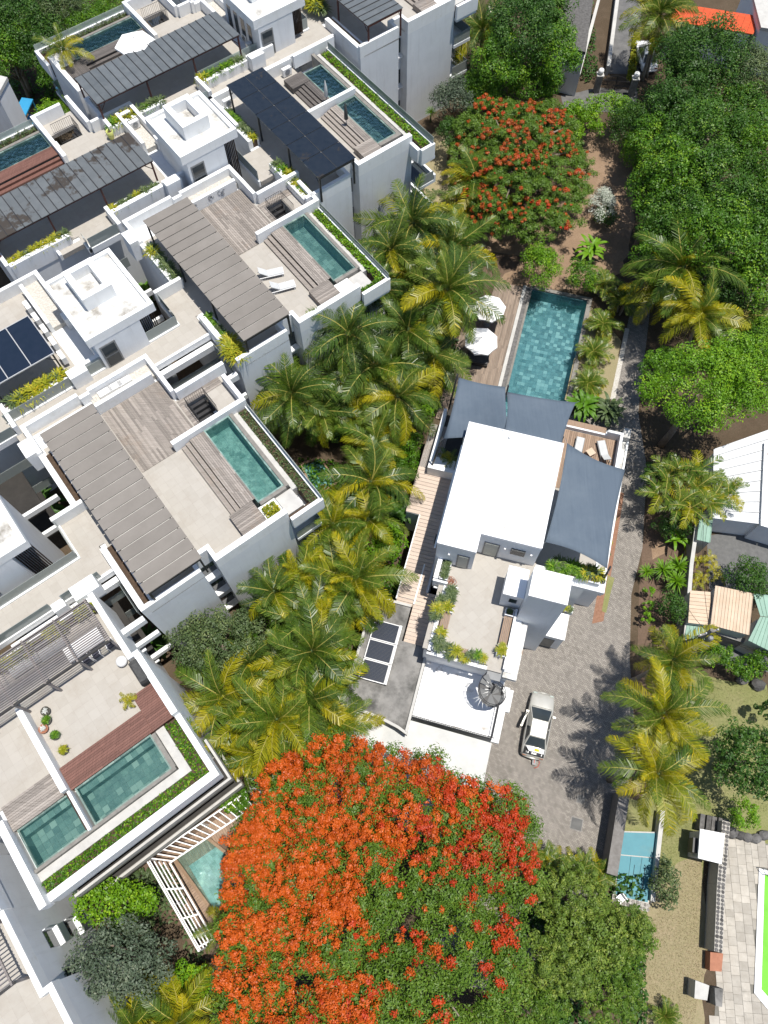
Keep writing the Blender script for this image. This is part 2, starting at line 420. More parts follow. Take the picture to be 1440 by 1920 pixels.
def pool_tile(name, cs, grid=None, painted_glints=0.0, rot=0):
    """green-grey stone tiles; colour per piece, or a small grid where the pieces cannot be told apart"""
    m, nt, out = _nt(name)
    if grid == 'tint':
        f = attr(nt); c = mixc(nt, ramp(nt, f, 0.0, 0.6), cs[0], cs[1]); c = mixc(nt, ramp(nt, f, 0.6, 1.0), c, cs[2])
    elif grid:
        br = N(nt, 'ShaderNodeTexBrick'); nt.links.new(pos(nt, rot), br.inputs['Vector'])
        br.offset = 0.5; br.inputs['Scale'].default_value = 1.0
        br.inputs['Brick Width'].default_value = grid*1.4; br.inputs['Row Height'].default_value = grid; br.inputs['Mortar Size'].default_value = 0.008
        br.inputs['Color1'].default_value = (*cs[0], 1); br.inputs['Color2'].default_value = (*cs[2], 1); br.inputs['Mortar'].default_value = (*cs[1], 1)
        c = br.outputs[0]
    else:
        f = orand(nt)
        c = mixc(nt, ramp(nt, f, 0.0, 0.6), cs[0], cs[1])
        c = mixc(nt, ramp(nt, f, 0.6, 1.0), c, cs[2])
    c = mixc(nt, ramp(nt, noise(nt, pos(nt), 3.5, 6, 0.7), 0.4, 0.75, 0, 0.45), c, cs[2])
    if painted_glints: c = mixc(nt, ramp(nt, noise(nt, pos(nt), 1.4, 8, 0.75), 0.45, 0.7, 0, painted_glints), c, (0.42, 0.55, 0.5))  # pale patches paint the water's sparkle into the stone colour
    pbsdf(nt, out, c, 0.6)
    return m
M['ptile_villa'] = pool_tile('blue_green_pool_tile', ((0.06, 0.135, 0.16), (0.125, 0.245, 0.275), (0.33, 0.47, 0.48)))
M['ptile_villa_mesh'] = pool_tile('blue_green_pool_tiles', ((0.06, 0.135, 0.16), (0.125, 0.245, 0.275), (0.33, 0.47, 0.48)), 'tint')
M['ptile_green'] = pool_tile('green_stone_pool_tile', ((0.085, 0.13, 0.12), (0.13, 0.19, 0.165), (0.29, 0.34, 0.29)))
M['ptile_dark'] = pool_tile('dark_green_pool_stone', ((0.055, 0.10, 0.09), (0.04, 0.075, 0.068), (0.22, 0.30, 0.265)), 0.4, 0.0, -R_(AP))
M['ptile_spark'] = pool_tile('glint_painted_pool_stone', ((0.075, 0.14, 0.13), (0.055, 0.105, 0.10), (0.18, 0.28, 0.255)), 0.4, 0.75, -R_(AP))
M['ptile_pale'] = pool_tile('pale_glint_painted_pool_stone', ((0.20, 0.30, 0.29), (0.13, 0.22, 0.21), (0.36, 0.47, 0.45)), 0.4, 0.9, -R_(AP))
M['ptile_blue'] = surf('blue_pool_cover', (0.05, 0.20, 0.25), (0.065, 0.24, 0.29), 1.6, 0.55, stain=(0.11, 0.22, 0.23), stain_s=0.7, stain_lo=0.55, stain_hi=0.8)

def paving():
    """small interlocking pavers, far below the size of a picture element pair"""
    m, nt, out = _nt('interlocking_pavers')
    v = pos(nt, R_(15.2+45))
    br = N(nt, 'ShaderNodeTexBrick'); nt.links.new(v, br.inputs['Vector'])
    br.offset = 0.5; br.inputs['Scale'].default_value = 1.0
    br.inputs['Brick Width'].default_value = 0.24; br.inputs['Row Height'].default_value = 0.12; br.inputs['Mortar Size'].default_value = 0.011
    br.inputs['Mortar Smooth'].default_value = 0.3
    br.inputs['Color1'].default_value = (0.17, 0.155, 0.138, 1); br.inputs['Color2'].default_value = (0.325, 0.298, 0.265, 1)
    br.inputs['Mortar'].default_value = (0.085, 0.078, 0.07, 1)
    v2 = pos(nt, R_(15.2-45))
    b2 = N(nt, 'ShaderNodeTexBrick'); nt.links.new(v2, b2.inputs['Vector'])
    b2.offset = 0.5; b2.inputs['Scale'].default_value = 1.0
    b2.inputs['Brick Width'].default_value = 0.24; b2.inputs['Row Height'].default_value = 0.12; b2.inputs['Mortar Size'].default_value = 0.011
    b2.inputs['Color1'].default_value = (0.185, 0.168, 0.15, 1); b2.inputs['Color2'].default_value = (0.31, 0.283, 0.252, 1); b2.inputs['Mortar'].default_value = (0.085, 0.078, 0.07, 1)
    c = mixc(nt, 0.35, br.outputs[0], b2.outputs[0])
    c = mixc(nt, ramp(nt, noise(nt, pos(nt), 0.35, 8, 0.7), 0.42, 0.72, 0, 0.3), c, (0.28, 0.255, 0.23))
    c = mixc(nt, ramp(nt, noise(nt, pos(nt), 0.9, 8, 0.75), 0.55, 0.8, 0, 0.35), c, (0.15, 0.138, 0.125))
    pbsdf(nt, out, c, 0.9, 0, bump(nt, noise(nt, pos(nt), 20), 0.3, 0.01))
    return m
M['paver'] = paving()

def ground(name, cols, s1=0.4, s2=6.0, hi=(0.45, 0.65)):
    m, nt, out = _nt(name)
    a = mixc(nt, ramp(nt, noise(nt, pos(nt), s1, 8, 0.7), *hi), cols[0], cols[1])
    b = mixc(nt, ramp(nt, noise(nt, pos(nt), s2, 6, 0.75), 0.4, 0.7), a, cols[2])
    c = mixc(nt, ramp(nt, noise(nt, pos(nt), 22, 3, 0.7), 0.35, 0.75, 0, 0.6), b, cols[3])
    pbsdf(nt, out, c, 0.95, 0, bump(nt, noise(nt, pos(nt), 16, 6, 0.7), 0.8, 0.06), 0.1)
    return m
M['earth'] = ground('leaf_strewn_earth', ((0.075, 0.05, 0.033), (0.12, 0.085, 0.06), (0.05, 0.045, 0.025), (0.16, 0.12, 0.085)))
M['dirt'] = ground('bare_reddish_dirt', ((0.235, 0.16, 0.10), (0.32, 0.225, 0.15), (0.19, 0.12, 0.078), (0.36, 0.265, 0.19)))
M['dry'] = ground('dry_lawn', ((0.28, 0.235, 0.135), (0.34, 0.265, 0.175), (0.21, 0.20, 0.095), (0.38, 0.325, 0.22)))
M['lawn'] = ground('patchy_green_lawn', ((0.20, 0.215, 0.075), (0.27, 0.25, 0.12), (0.14, 0.17, 0.05), (0.33, 0.295, 0.17)))
M['brown_soil'] = ground('brown_garden_soil', ((0.13, 0.085, 0.06), (0.17, 0.115, 0.08), (0.095, 0.065, 0.045), (0.2, 0.15, 0.115)))

def leafmat(name, dark, mid, light, trans=0.2, rough=0.5, objshift=0.0, lightfrac=0.75):
    m, nt, out = _nt(name)
    t = attr(nt)
    c = mixc(nt, ramp(nt, t, 0.0, lightfrac), dark, mid)
    c = mixc(nt, ramp(nt, t, lightfrac, 1.0), c, light)
    if objshift: c = mixc(nt, ramp(nt, orand(nt), 0.0, 1.0, 0, objshift), c, light)
    p = pbsdf(nt, None, c, rough, 0, None, 0.35)
    tl = N(nt, 'ShaderNodeBsdfTranslucent'); nt.links.new(c, tl.inputs[0])
    mx = N(nt, 'ShaderNodeMixShader'); mx.inputs[0].default_value = trans
    nt.links.new(p.outputs[0], mx.inputs[1]); nt.links.new(tl.outputs[0], mx.inputs[2]); nt.links.new(mx.outputs[0], out.inputs[0])
    return m
M['leaf_green'] = leafmat('broadleaf_green', (0.032, 0.10, 0.005), (0.085, 0.20, 0.007), (0.23, 0.37, 0.018))
M['leaf_mid'] = leafmat('deep_leaf_green', (0.024, 0.075, 0.006), (0.060, 0.15, 0.010), (0.17, 0.29, 0.025))
M['leaf_bright'] = leafmat('bright_leaf_green', (0.065, 0.17, 0.005), (0.14, 0.29, 0.007), (0.28, 0.43, 0.02))
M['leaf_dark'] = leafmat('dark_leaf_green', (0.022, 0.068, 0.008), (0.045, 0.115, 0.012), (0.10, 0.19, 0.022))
M['leaf_olive'] = leafmat('olive_leaf', (0.05, 0.085, 0.03), (0.095, 0.14, 0.05), (0.18, 0.22, 0.08))
M['leaf_grey'] = leafmat('grey_green_leaf', (0.055, 0.085, 0.05), (0.10, 0.135, 0.085), (0.17, 0.20, 0.13))
M['leaf_fine'] = leafmat('feathery_leaf_green', (0.05, 0.11, 0.010), (0.11, 0.20, 0.016), (0.22, 0.29, 0.04))
M['leaf_feather'] = leafmat('feathery_olive_leaf', (0.065, 0.125, 0.016), (0.15, 0.225, 0.03), (0.29, 0.35, 0.06))
M['leaf_yel'] = leafmat('yellow_green_leaf', (0.15, 0.19, 0.010), (0.28, 0.30, 0.015), (0.50, 0.40, 0.025))
M['blossom'] = leafmat('flame_orange_petal', (0.36, 0.052, 0.005), (0.60, 0.118, 0.009), (0.72, 0.19, 0.016), 0.2)
M['blossom_red'] = leafmat('flame_red_petal', (0.34, 0.028, 0.007), (0.55, 0.062, 0.010), (0.65, 0.11, 0.018), 0.2)
M['blossom_dull'] = leafmat('faded_orange_petal', (0.28, 0.06, 0.010), (0.46, 0.10, 0.014), (0.58, 0.15, 0.025), 0.2)
M['bloom_white'] = leafmat('white_bloom', (0.4, 0.45, 0.36), (0.55, 0.58, 0.5), (0.72, 0.72, 0.68), 0.2)
M['silver'] = leafmat('silver_leaf', (0.45, 0.47, 0.45), (0.58, 0.6, 0.58), (0.7, 0.7, 0.68), 0.15)
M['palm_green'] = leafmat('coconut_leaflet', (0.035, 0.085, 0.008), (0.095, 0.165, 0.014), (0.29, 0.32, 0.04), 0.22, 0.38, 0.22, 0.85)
M['palm_dark'] = leafmat('dark_coconut_leaflet', (0.030, 0.072, 0.010), (0.075, 0.135, 0.02), (0.21, 0.25, 0.05), 0.2, 0.33, 0.15, 0.85)  # leaflets of the dark green palms, mainly in the upper grove
M['palm_yellow'] = leafmat('yellow_coconut_leaflet', (0.10, 0.15, 0.006), (0.27, 0.28, 0.008), (0.70, 0.49, 0.012), 0.22, 0.38, 0.3, 0.8)  # leaflets of the yellow-green palms
M['rachis'] = surf('yellow_frond_rib', (0.24, 0.22, 0.05), (0.34, 0.29, 0.07), 3, 0.6)
M['dead'] = leafmat('dry_frond', (0.18, 0.11, 0.06), (0.26, 0.17, 0.1), (0.34, 0.25, 0.16), 0.15)
# ------------------------------------------------------------------ setting: ground, drive, roads, lawns
def wob(pts, amp=0.35, step=1.2, seed=1, F=WORLD):
    """a closed outline whose edges wander a little, as soil and lawn edges do"""
    r = random.Random(seed); out = []
    q = [F(*p) for p in pts]
    for i in range(len(q)):
        a, b = q[i], q[(i+1) % len(q)]
        n = max(1, int(math.dist(a, b)/step))
        for k in range(n):
            t = k/n
            out.append((a[0]+(b[0]-a[0])*t + r.uniform(-amp, amp), a[1]+(b[1]-a[1])*t + r.uniform(-amp, amp)))
    return out
def patch(name, px, z, mat, amp=0.3, seed=1, kind='structure'):
    pts = [at(*p) for p in px]
    if amp: pts = wob(pts, amp, 1.0, seed)
    o = MB().sheet(pts, z).build(name, M[mat])
    return tag(o, kind=kind)

g = MB()                                 # one sheet with an opening where the garden pool is sunk
_ou = [(-260, -160, 0), (260, -160, 0), (260, 330, 0), (-260, 330, 0)]
_in = [(*HOUSE(*p), 0) for p in ((-.1, 33.5), (5.1, 33.5), (5.1, 48.5), (-.1, 48.5))]
for _k in range(4): g.quad(_ou[_k], _ou[(_k+1) % 4], _in[(_k+1) % 4], _in[_k])
tag(g.build('ground', M['earth'], loc=(0, 0, 0)), kind='structure')
patch('garden_soil', [(850, 520), (905, 430), (1010, 420), (1095, 300), (1090, 250), (1150, 235), (1190, 250), (1185, 440), (1165, 520), (1110, 545), (985, 542), (930, 530)], 0.004, 'dirt', 0.4, 3)
patch('shade_soil', [(1195, 170), (1450, 60), (1470, 640), (1250, 640), (1195, 560)], 0.006, 'earth', 0.4, 41)
patch('red_soil', [(790, 560), (800, 500), (930, 470), (975, 485), (930, 530), (860, 560)], 0.008, 'brown_soil', 0.4, 4)
patch('rear_lawn', [(790, 320), (800, 250), (870, 225), (860, 330), (845, 420), (800, 420)], 0.004, 'dry', 0.3, 5)
patch('far_yard', [(860, 110), (930, 60), (1060, 100), (1060, 190), (900, 190)], 0.004, 'earth', 0.4, 6)
patch('lawn', [(1150, 1600), (1195, 1430), (1215, 1290), (1300, 1262), (1440, 1285), (1470, 1640), (1320, 1600), (1310, 1680), (1300, 1990), (1190, 1990), (1210, 1760)], 0.004, 'lawn', 0.2, 7)
patch('dry_lawn', [(1215, 1700), (1262, 1610), (1310, 1600), (1332, 1700), (1322, 1990), (1190, 1990)], 0.008, 'dry', 0.35, 8)
patch('pool_side_lawn', [(1105, 570), (1165, 640), (1150, 745), (1110, 770), (1058, 750)], 0.004, 'dry', 0.1, 9)
patch('border_bed', [(1215, 900), (1310, 960), (1300, 1180), (1230, 1210), (1195, 1230), (1200, 1060)], 0.004, 'brown_soil', 0.15, 10)
patch('palm_bed', [(1195, 1225), (1240, 1200), (1270, 1300), (1235, 1420), (1200, 1500), (1165, 1490), (1185, 1330)], 0.006, 'brown_soil', 0.15, 11)
# paved drive (villa axes): it wraps the house and runs up the east side of the garden
drive = [HOUSE(*p) for p in ((4.3, -6), (4.3, 36), (8.6, 37.2), (8.9, 49), (10.5, 50), (11.0, 38), (12.4, 33), (13.0, 26), (12.7, 22), (13.3, 17), (14.6, 11), (14.3, 7), (14.0, 2), (13.2, -2), (8, -6))]
tag(MB().sheet(drive, 0.010).build('paved_driveway', M['paver']), kind='structure')
tag(MB().sheet([HOUSE(*p) for p in ((10.22, 19.0), (11.0, 19.4), (10.95, 30.3), (10.2, 30.3))], 0.014).build('gravel_border', M['ochre']), kind='structure')
patch('grass_strip', [(1140, 1080), (1152, 1083), (1137, 1150), (1128, 1146)], 0.018, 'lawn', 0.04, 12)
patch('sand_patch', [(1222, 1025), (1248, 1018), (1250, 1035), (1225, 1048)], 0.014, 'dirt', 0.1, 13)
patch('side_yard', [(1325, 1005), (1440, 985), (1500, 1100), (1440, 1130), (1330, 1105)], 0.010, 'yard', 0.0)
patch('shed_yard', [(1290, 1190), (1440, 1200), (1440, 1260), (1300, 1240)], 0.006, 'yard', 0.1, 14)
tag(MB().sheet([at(*p) for p in ((1172, 615), (1180, 617), (1153, 750), (1144, 748))], 0.016).build('pebble_strip', M['pebble']), kind='structure')
# lane and gate forecourt at the far end
patch('lane', [(1137, 138), (1205, 140), (1200, -120), (1163, -120)], 0.012, 'road', 0.0)
patch('forecourt', [(1050, 178), (1120, 165), (1195, 168), (1190, 215), (1060, 205)], 0.010, 'road', 0.1, 15)

# ------------------------------------------------------------------ apartments
T = 9.9                                  # roof terrace level
def planks(name, F, a0, a1, b0, b1, z, mat, parent, w=0.16, along='a', seed=1, th=0.04):
    """a boarded floor; boards are far too thin in the picture to pick apart, so they are joined"""
    r = random.Random(seed); m = MB()
    lo, hi = (b0, b1) if along == 'a' else (a0, a1)
    n = max(1, round((hi-lo)/w)); w = (hi-lo)/n
    for i in range(n):
        p, q = lo+i*w+0.008, lo+(i+1)*w-0.008
        L0, L1 = (a0, a1) if along == 'a' else (b0, b1)
        cuts = [L0]
        while cuts[-1] < L1-2.5: cuts.append(cuts[-1]+r.uniform(1.6, 3.2))
        cuts = [L0] + [c for c in cuts[1:] if c < L1-0.6] + [L1]
        for c0, c1 in zip(cuts, cuts[1:]):
            zz = z + r.uniform(-0.004, 0.004)
            if along == 'a': m.box(F, c0+.004, c1-.004, p, q, z-th, zz, r.random())
            else: m.box(F, p, q, c0+.004, c1-.004, z-th, zz, r.random())
    o = m.build(name, M[mat], parent, kind='stuff')
    return o

def glass_run(F, pts, z0, h, parent, name='glass_balustrade'):
    for p, q in zip(pts, pts[1:]):
        a0, a1 = sorted((p[0], q[0])); b0, b1 = sorted((p[1], q[1]))
        if a1-a0 < .01: a0 -= .012; a1 += .012
        if b1-b0 < .01: b0 -= .012; b1 += .012
        pbox(name, F, a0, a1, b0, b1, z0, z0+h, M['glass'], parent)

def ac_unit(F, a, b, z, label, turned=False, grp='air conditioning units on the flat roofs'):
    x, y = F(a, b)
    t = thing('ac_unit', label, 'air conditioner', (x, y, z), grp)
    w, d = (0.42, 0.17) if not turned else (0.17, 0.42)
    pbox('casing', F, a-w, a+w, b-d, b+d, z+.06, z+.72, M['ac_white'], t)
    m = MB()
    for q in (-.3, .3):
        if turned: m.box(F, a-d*.35, a+d*.35, b+q-.03, b+q+.03, z, z+.058)
        else: m.box(F, a+q-.03, a+q+.03, b-d, b+d, z, z+.058)
    m.build('foot', M['metal_grey'], t)
    # fan grille on the front face
    g = MB(); k = 12
    for rr in (.24, .16, .08):
        pts = []
        for i in range(k+1):
            th = 2*math.pi*i/k
            s, zz = math.cos(th)*rr, .39+math.sin(th)*rr
            if turned: X, Y = F(a+w+.012, b+s)
            else: X, Y = F(a+s, b-d-.012)
            pts.append((X, Y, z+zz))
        g.tube(pts, .014, 4)
    g.build('fan_grille', M['metal_dark'], t)

def roof_pergola(F, a0, a1, b0, b1, z, style, label, name='pergola'):
    x, y = F((a0+a1)/2, (b0+b1)/2)
    t = thing(name, label, 'pergola', (x, y, T), 'roofed pergolas on the terraces')
    mat = {'grey': 'panel_grey', 'zinc': 'panel_zinc', 'stained': 'panel_zinc_st', 'glass': 'panel_black', 'solar': 'solar'}[style]
    steel = {'grey': 'metal_dark', 'zinc': 'metal_red', 'stained': 'metal_red', 'glass': 'metal_dark', 'solar': 'metal_dark'}[style]
    n = {'grey': 16, 'zinc': 20, 'stained': 20, 'glass': 6, 'solar': 8}[style]
    w = (a1-a0)/n; gap = {'grey': .036, 'zinc': .02, 'stained': .02, 'glass': .03, 'solar': .04}[style]
    for i in range(n):
        lift = rnd.uniform(-.006, .006)
        if style == 'glass':
            pbox('roof_panel', F, a0+i*w+gap, a0+(i+1)*w-gap, b0, (b0+b1)/2-.02, z+lift, z+.05+lift, M[mat], t)
            pbox('roof_panel', F, a0+i*w+gap, a0+(i+1)*w-gap, (b0+b1)/2+.02, b1, z+lift, z+.05+lift, M[mat], t)
        else:
            pbox('roof_panel', F, a0+i*w+gap, a0+(i+1)*w-gap, b0, b1, z+lift, z+.05+lift, M[mat], t)
        if style in ('zinc', 'stained') and i:
            pbox('seam', F, a0+i*w-.03, a0+i*w+.03, b0, b1, z+.02, z+.095, M['metal_dark'], t)
        if style == 'solar':
            pbox('panel_frame', F, a0+i*w-.03, a0+i*w+.03, b0, b1, z+.01, z+.07, M['frame_alu'], t)
    if style == 'solar':
        pbox('panel_frame', F, a0, a1, b0-.06, b0-.002, z-.01, z+.068, M['frame_alu'], t)
        pbox('panel_frame', F, a0, a1, b1+.002, b1+.06, z-.01, z+.068, M['frame_alu'], t)
    # carrying steel: two edge beams, end beams, purlins, posts with braces
    for b in (b0+.12, b1-.2): pbox('edge_beam', F, a0, a1, b, b+.08, z-.2, z-.02, M[steel], t)
    for a in (a0+.02, a1-.10): pbox('end_beam', F, a, a+.08, b0+.2, b1-.2, z-.18, z-.021, M[steel], t)
    pbox('bounce_board', F, a0+.12, a1-.12, b0+.22, b1-.22, z-.05, z-.022, M['concrete_lt'], t)  # unseen board, kept pale to bounce light onto the terrace floor
    for i in range(4):
        a = a0+.1+(a1-a0-.3)*i/3
        for b in (b0+.1, b1-.22):
            pbox('post', F, a, a+.12, b, b+.12, T+.01, z-.201, M[steel], t)
    for b in (b0+.16, b1-.16):
        m = MB()
        for a, s in ((a0+.16, 1), (a1-.14, -1)):
            x0, y0 = F(a, b); x1, y1 = F(a+s*.6, b)
            m.tube([(x0, y0, z-.85), (x1, y1, z-.2)], .035, 4)
        m.build('brace', M[steel], t)
    return t

def stair_tower(F, a0, a1, b0, b1, label, zr=13.4, door=True):
    x, y = F((a0+a1)/2, (b0+b1)/2)
    t = thing('stair_tower', label, 'stair tower', (x, y, 0), 'stair and lift towers between the blocks')
    bs = b0+(b1-b0)*.74                  # timber screen fills the rest of the front
    m = MB()
    m.box(F, a0+.5, a1-.02, b0+.35, bs, 0, zr-.75)
    m.box(F, a0+.5, a1-1.3, bs, b1-.3, 0, zr-.75)
    m.build('wall', M['white'], t)
    m = MB(); m.box(F, a0+.3, a1-.3, b0+.3, b1-.3, zr-.45, zr-.22); m.build('roof_deck', M['roof_dirty'], t)
    # deep fascia ring
    for q in ((a0, a0+.3, b0, b1), (a1-.3, a1, b0, b1), (a0+.3, a1-.3, b0, b0+.3), (a0+.3, a1-.3, b1-.3, b1)):
        pbox('roof_parapet', F, *q, zr-.75, zr+.02, M['parapet'], t)
    pbox('soffit', F, a0+.3, a1-.3, b0+.3, b1-.3, zr-.749, zr-.7, M['white'], t)
    # vent upstand: a square ring with an open well
    c0, c1, d0, d1 = a0+.9, a0+3.9, b0+1.4, b0+3.65
    for q in ((c0, c0+.45, d0, d1), (c1-.45, c1, d0, d1), (c0+.45, c1-.45, d0, d0+.45), (c0+.45, c1-.45, d1-.45, d1)):
        pbox('upstand_wall', F, *q, zr-.219, zr+.95, M['parapet'], t)
    pbox('well_floor', F, c0+.45, c1-.45, d0+.45, d1-.45, zr-.219, zr+.1, M['roof_dirty'], t)
    # slatted screen
    n = 9; w = (b1-.05-bs)/n
    for i in range(n):
        pbox('screen_slat', F, a1-.75, a1-.62, bs+i*w+.02, bs+(i+1)*w-.07, T-3, zr-.76, M['louvre'], t)
    if True:
        p = MB(); p.box(F, a1-.019, a1+.03, b0+.55, b0+1.75, T+.02, T+2.3); fr = p.build('door', M['metal_grey'], t)
        pbox('pane', F, a1+.0305, a1+.045, b0+.66, b0+1.64, T+.15, T+1.05, M['window'], fr)
        pbox('pane', F, a1+.0305, a1+.045, b0+.66, b0+1.64, T+1.2, T+2.15, M['window'], fr)
    for i in range(4 if not door else 0):                    # tall narrow windows on the side wall
        pbox('window', F, a0+1.0+i*1.1, a0+1.6+i*1.1, b0+.33, b0+.349, T+.3, T+2.4, M['window'], t)
    return t

def pool_in_roof(F, a0, a1, b0, b1, zt, parent, tile, wat, depth=1.15):
    """rim, floor, side walls and water of a roof pool that is open at the top"""
    zf = zt-depth
    pbox('pool_floor', F, a0-.1, a1+.1, b0-.1, b1+.1, zf-.1, zf, M[tile], parent)
    for q in ((a0-.12, a0-.002, b0-.12, b1+.12), (a1+.002, a1+.12, b0-.12, b1+.12), (a0, a1, b0-.12, b0-.002), (a0, a1, b1+.002, b1+.12)):
        pbox('pool_wall', F, *q, zf, zt-.03, M[tile], parent)
    pbox('pool_water', F, a0, a1, b0, b1, zt-.14, zt-.10, M[wat], parent)

def apartment(F, label, opt):
    """one stepped block: front edge at a=0, back at a=-16; b runs from the planters (-4) to the pool edge (9.3)"""
    x, y = F(-8, 2)
    t = thing('apartment_building', label, 'apartment building', (x, y, 0), 'terraced apartment blocks')
    m = MB()
    m.box(F, -16.2, -12.25, -3.9, 5.75, 0, T-.12)
    m.box(F, -12.25, 0, -3.9, .36, 0, T-.12)
    m.box(F, -12.25, -1.0, .36, 1.39, 0, T-.12)
    m.box(F, -12.25, 0, 1.39, 5.6, 0, T-.12)
    m.box(F, -12.25, -11.5, 5.6, 6.9, 0, T-.12)
    m.box(F, -9.4, -8.85, 5.6, 6.9, 0, T-.12)
    m.box(F, -1.85, 0, 5.6, 6.84, 0, T-.12)
    m.box(F, -8.85, -1.85, 5.6, 6.9, 0, T-1.0)
    m.box(F, -11.5, -9.4, 5.6, 7.6, 0, T-3.2)
    m.build('wall', M['white'], t)
    # terrace floor
    m = MB()
    for q in ((-14.45, -12.25, -3.5, 5.6), (-12.25, 0, -3.5, .36), (-12.25, -1.3, .36, 1.39), (-12.25, -.4, 1.39, 3.95), (-12.25, -8.7, 3.95, 5.6)):
        m.box(F, *q, T-.119, T)
    m.build('terrace_floor', M['tile'], t)
    dk = opt.get('deck', 'wood_grey')
    if opt.get('updeck', True):
        planks('wood_deck', F, -14.4, -8.75, .95, 5.5, T+.05, 'wood_grey', t, seed=3)
        planks('wood_deck', F, -12.1, -11.45, 5.62, 9.0, T+.05, 'wood_grey', t, along='b', seed=4)
        planks('wood_deck', F, -11.45, -9.06, 5.62, 6.05, T+.05, 'wood_grey', t, along='b', seed=5)
    m = MB(); m.box(F, -12.25, -11.46, 5.6, 9.2, T-.3, T); m.box(F, -11.46, -9.06, 5.6, 6.04, T-.3, T); m.box(F, -11.46, -9.06, 7.5, 9.05, T-.3, T)
    m.build('landing', M['tile'], t)
    # stair well with its flight and railing
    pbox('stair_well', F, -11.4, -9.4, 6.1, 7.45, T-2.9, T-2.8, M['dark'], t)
    st = MB()
    for i in range(8): st.box(F, -11.4+i*.24, -11.16+i*.24, 6.1, 7.4, T-2.8, T-.25-i*.32)
    st.build('stair', M['metal_dark'], t)
    m = MB()
    def rail(p, q):
        n = max(2, round(math.dist(p, q)/.16))
        for zz in (T+.12, T+.95):
            a = F(*p); b = F(*q); m.tube([(*a, zz), (*b, zz)], .022, 4)
        for i in range(n+1):
            c = F(p[0]+(q[0]-p[0])*i/n, p[1]+(q[1]-p[1])*i/n); m.tube([(*c, T+.06), (*c, T+.95)], .013, 4)
    rail((-11.42, 6.07), (-9.6, 6.07)); rail((-11.42, 6.07), (-11.42, 7.5)); rail((-11.42, 7.5), (-9.6, 7.5))
    m.build('railing', M['metal_dark'], t)
    # parapet walls round the terrace
    P = T+1.0
    par = [(-.3, 0, -3.9, .36, P), (-1.0, -.3, .08, .36, P), (-1.3, -1.0, .08, 1.67, P), (-1.0, 0, 1.39, 1.67, P), (-.4, 0, 1.67, 6.84, P),
           (-9.05, -8.72, 3.56, 9.35, P), (-12.4, -12.1, 5.86, 9.75, P), (-16.2, -12.4, 5.58, 5.86, P), (-16.3, -16.0, -3.9, .38, P),
           (-15.95, -15.67, .38, 1.12, P), (-16.2, -15.9, 1.12, 5.58, P), (-14.75, -14.47, .92, 5.3, P), (-16.0, -13.6, -3.9, -3.6, P),
           (-14.95, -13.6, -4.62, -3.9, T+1.25), (-8.97, -8.67, -5.45, -3.2, P), (-11.4, -9.05, 9.06, 9.36, P)]
    for q in par:
        pbox('parapet_wall', F, *q[:4], T-.12 if q[4] == P else T-.6, q[4], M['parapet'], t)
    # service trough with pale stones behind the deck
    pbox('trough_floor', F, -15.9, -14.75, .92, 5.58, T-.118, T+.3, M['pebble'], t)
    # planters along the entrance side
    for a0, a1 in ((-13.58, -8.98), (-5.25, -.3)):
        pbox('planter_rim', F, a0, a1, -3.95, -3.56, T-.6, T+.78, M['parapet'], t)
        pbox('planter_soil', F, a0+.05, a1-.05, -3.555, -3.17, T-.1, T+.5, M['soil'], t)
        pbox('planter_back', F, a0, a1, -3.165, -3.02, T-.1, T+.62, M['parapet'], t)
    # entrance terrace and the walkway that runs on from it
    W = opt.get('walk', 18)
    m = MB(); m.box(F, -8.66, -5.9, -5.25, -3.55, T-.4, T-.004)
    m.box(F, -5.9, -4.0, -W, -3.96, T-.4, T-.002); m.box(F, -8.66, -5.26, -3.55, -3.5, T-.4, T-.006)
    m.build('walkway', M['tile'], t)
    pbox('walkway_kerb', F, -6.12, -5.86, -W, -5.25, T-.45, T+.12, M['parapet'], t)
    pbox('walkway_kerb', F, -8.66, -6.12, -5.42, -5.24, T-.45, T+.12, M['parapet'], t)
    pbox('walkway_kerb', F, -4.0, -3.8, -W, -3.96, T-.45, T+.12, M['parapet'], t)
    glass_run(F, [(-6.0, -W), (-6.0, -5.33)], T+.121, .95, t)
    glass_run(F, [(-8.6, -5.33), (-6.1, -5.33)], T+.121, .95, t)
    if opt.get('front_glass'):
        glass_run(F, [(-3.9, -W), (-3.9, -8.2)], T+.121, .95, t)
        glass_run(F, [(-3.9, -7.4), (-3.9, -4.8)], T+.121, .95, t)
        pbox('walkway_pier', F, -4.0, -3.4, -8.2, -7.4, T-.6, T+.5, M['parapet'], t)
    # timber steps up to the pool, bench block, pool, rims, planting trough
    dz = T+.5
    pbox('deck_step', F, -8.68, -2.35, 3.98, 4.3, T+.001, T+.16, M[dk], t)
    pbox('deck_step', F, -8.68, -2.35, 4.34, 4.64, T+.001, T+.33, M[dk], t)
    pbox('deck_base', F, -8.68, -2.35, 4.68, 5.58, T-.1, dz-.045, M['metal_dark'], t)
    planks('pool_deck', F, -8.68, -2.35, 4.68, 5.84, dz, dk, t, seed=6, w=.15)
    pbox('bench_block', F, -2.33, -.45, 3.78, 5.55, T+.001, dz-.045, M[dk], t)
    planks('bench_top', F, -2.33, -.45, 3.76, 5.55, dz+.02, dk, t, along='b', seed=7, w=.15)
    pbox('end_ledge', F, -1.75, -.4, 5.6, 6.84, T-.118, T+.3, M['parapet'], t)
    pool_in_roof(F, -8.6, -2.1, 5.92, 7.72, dz, t, opt.get('ptile', 'ptile_dark'), opt.get('water', 'water'))
    for q in ((-8.7, -1.85, 7.86, 8.12), (-1.98, -1.72, 5.86, 7.86)):
        pbox('pool_rim', F, *q, T-.9, dz, M['stone_rim'], t)
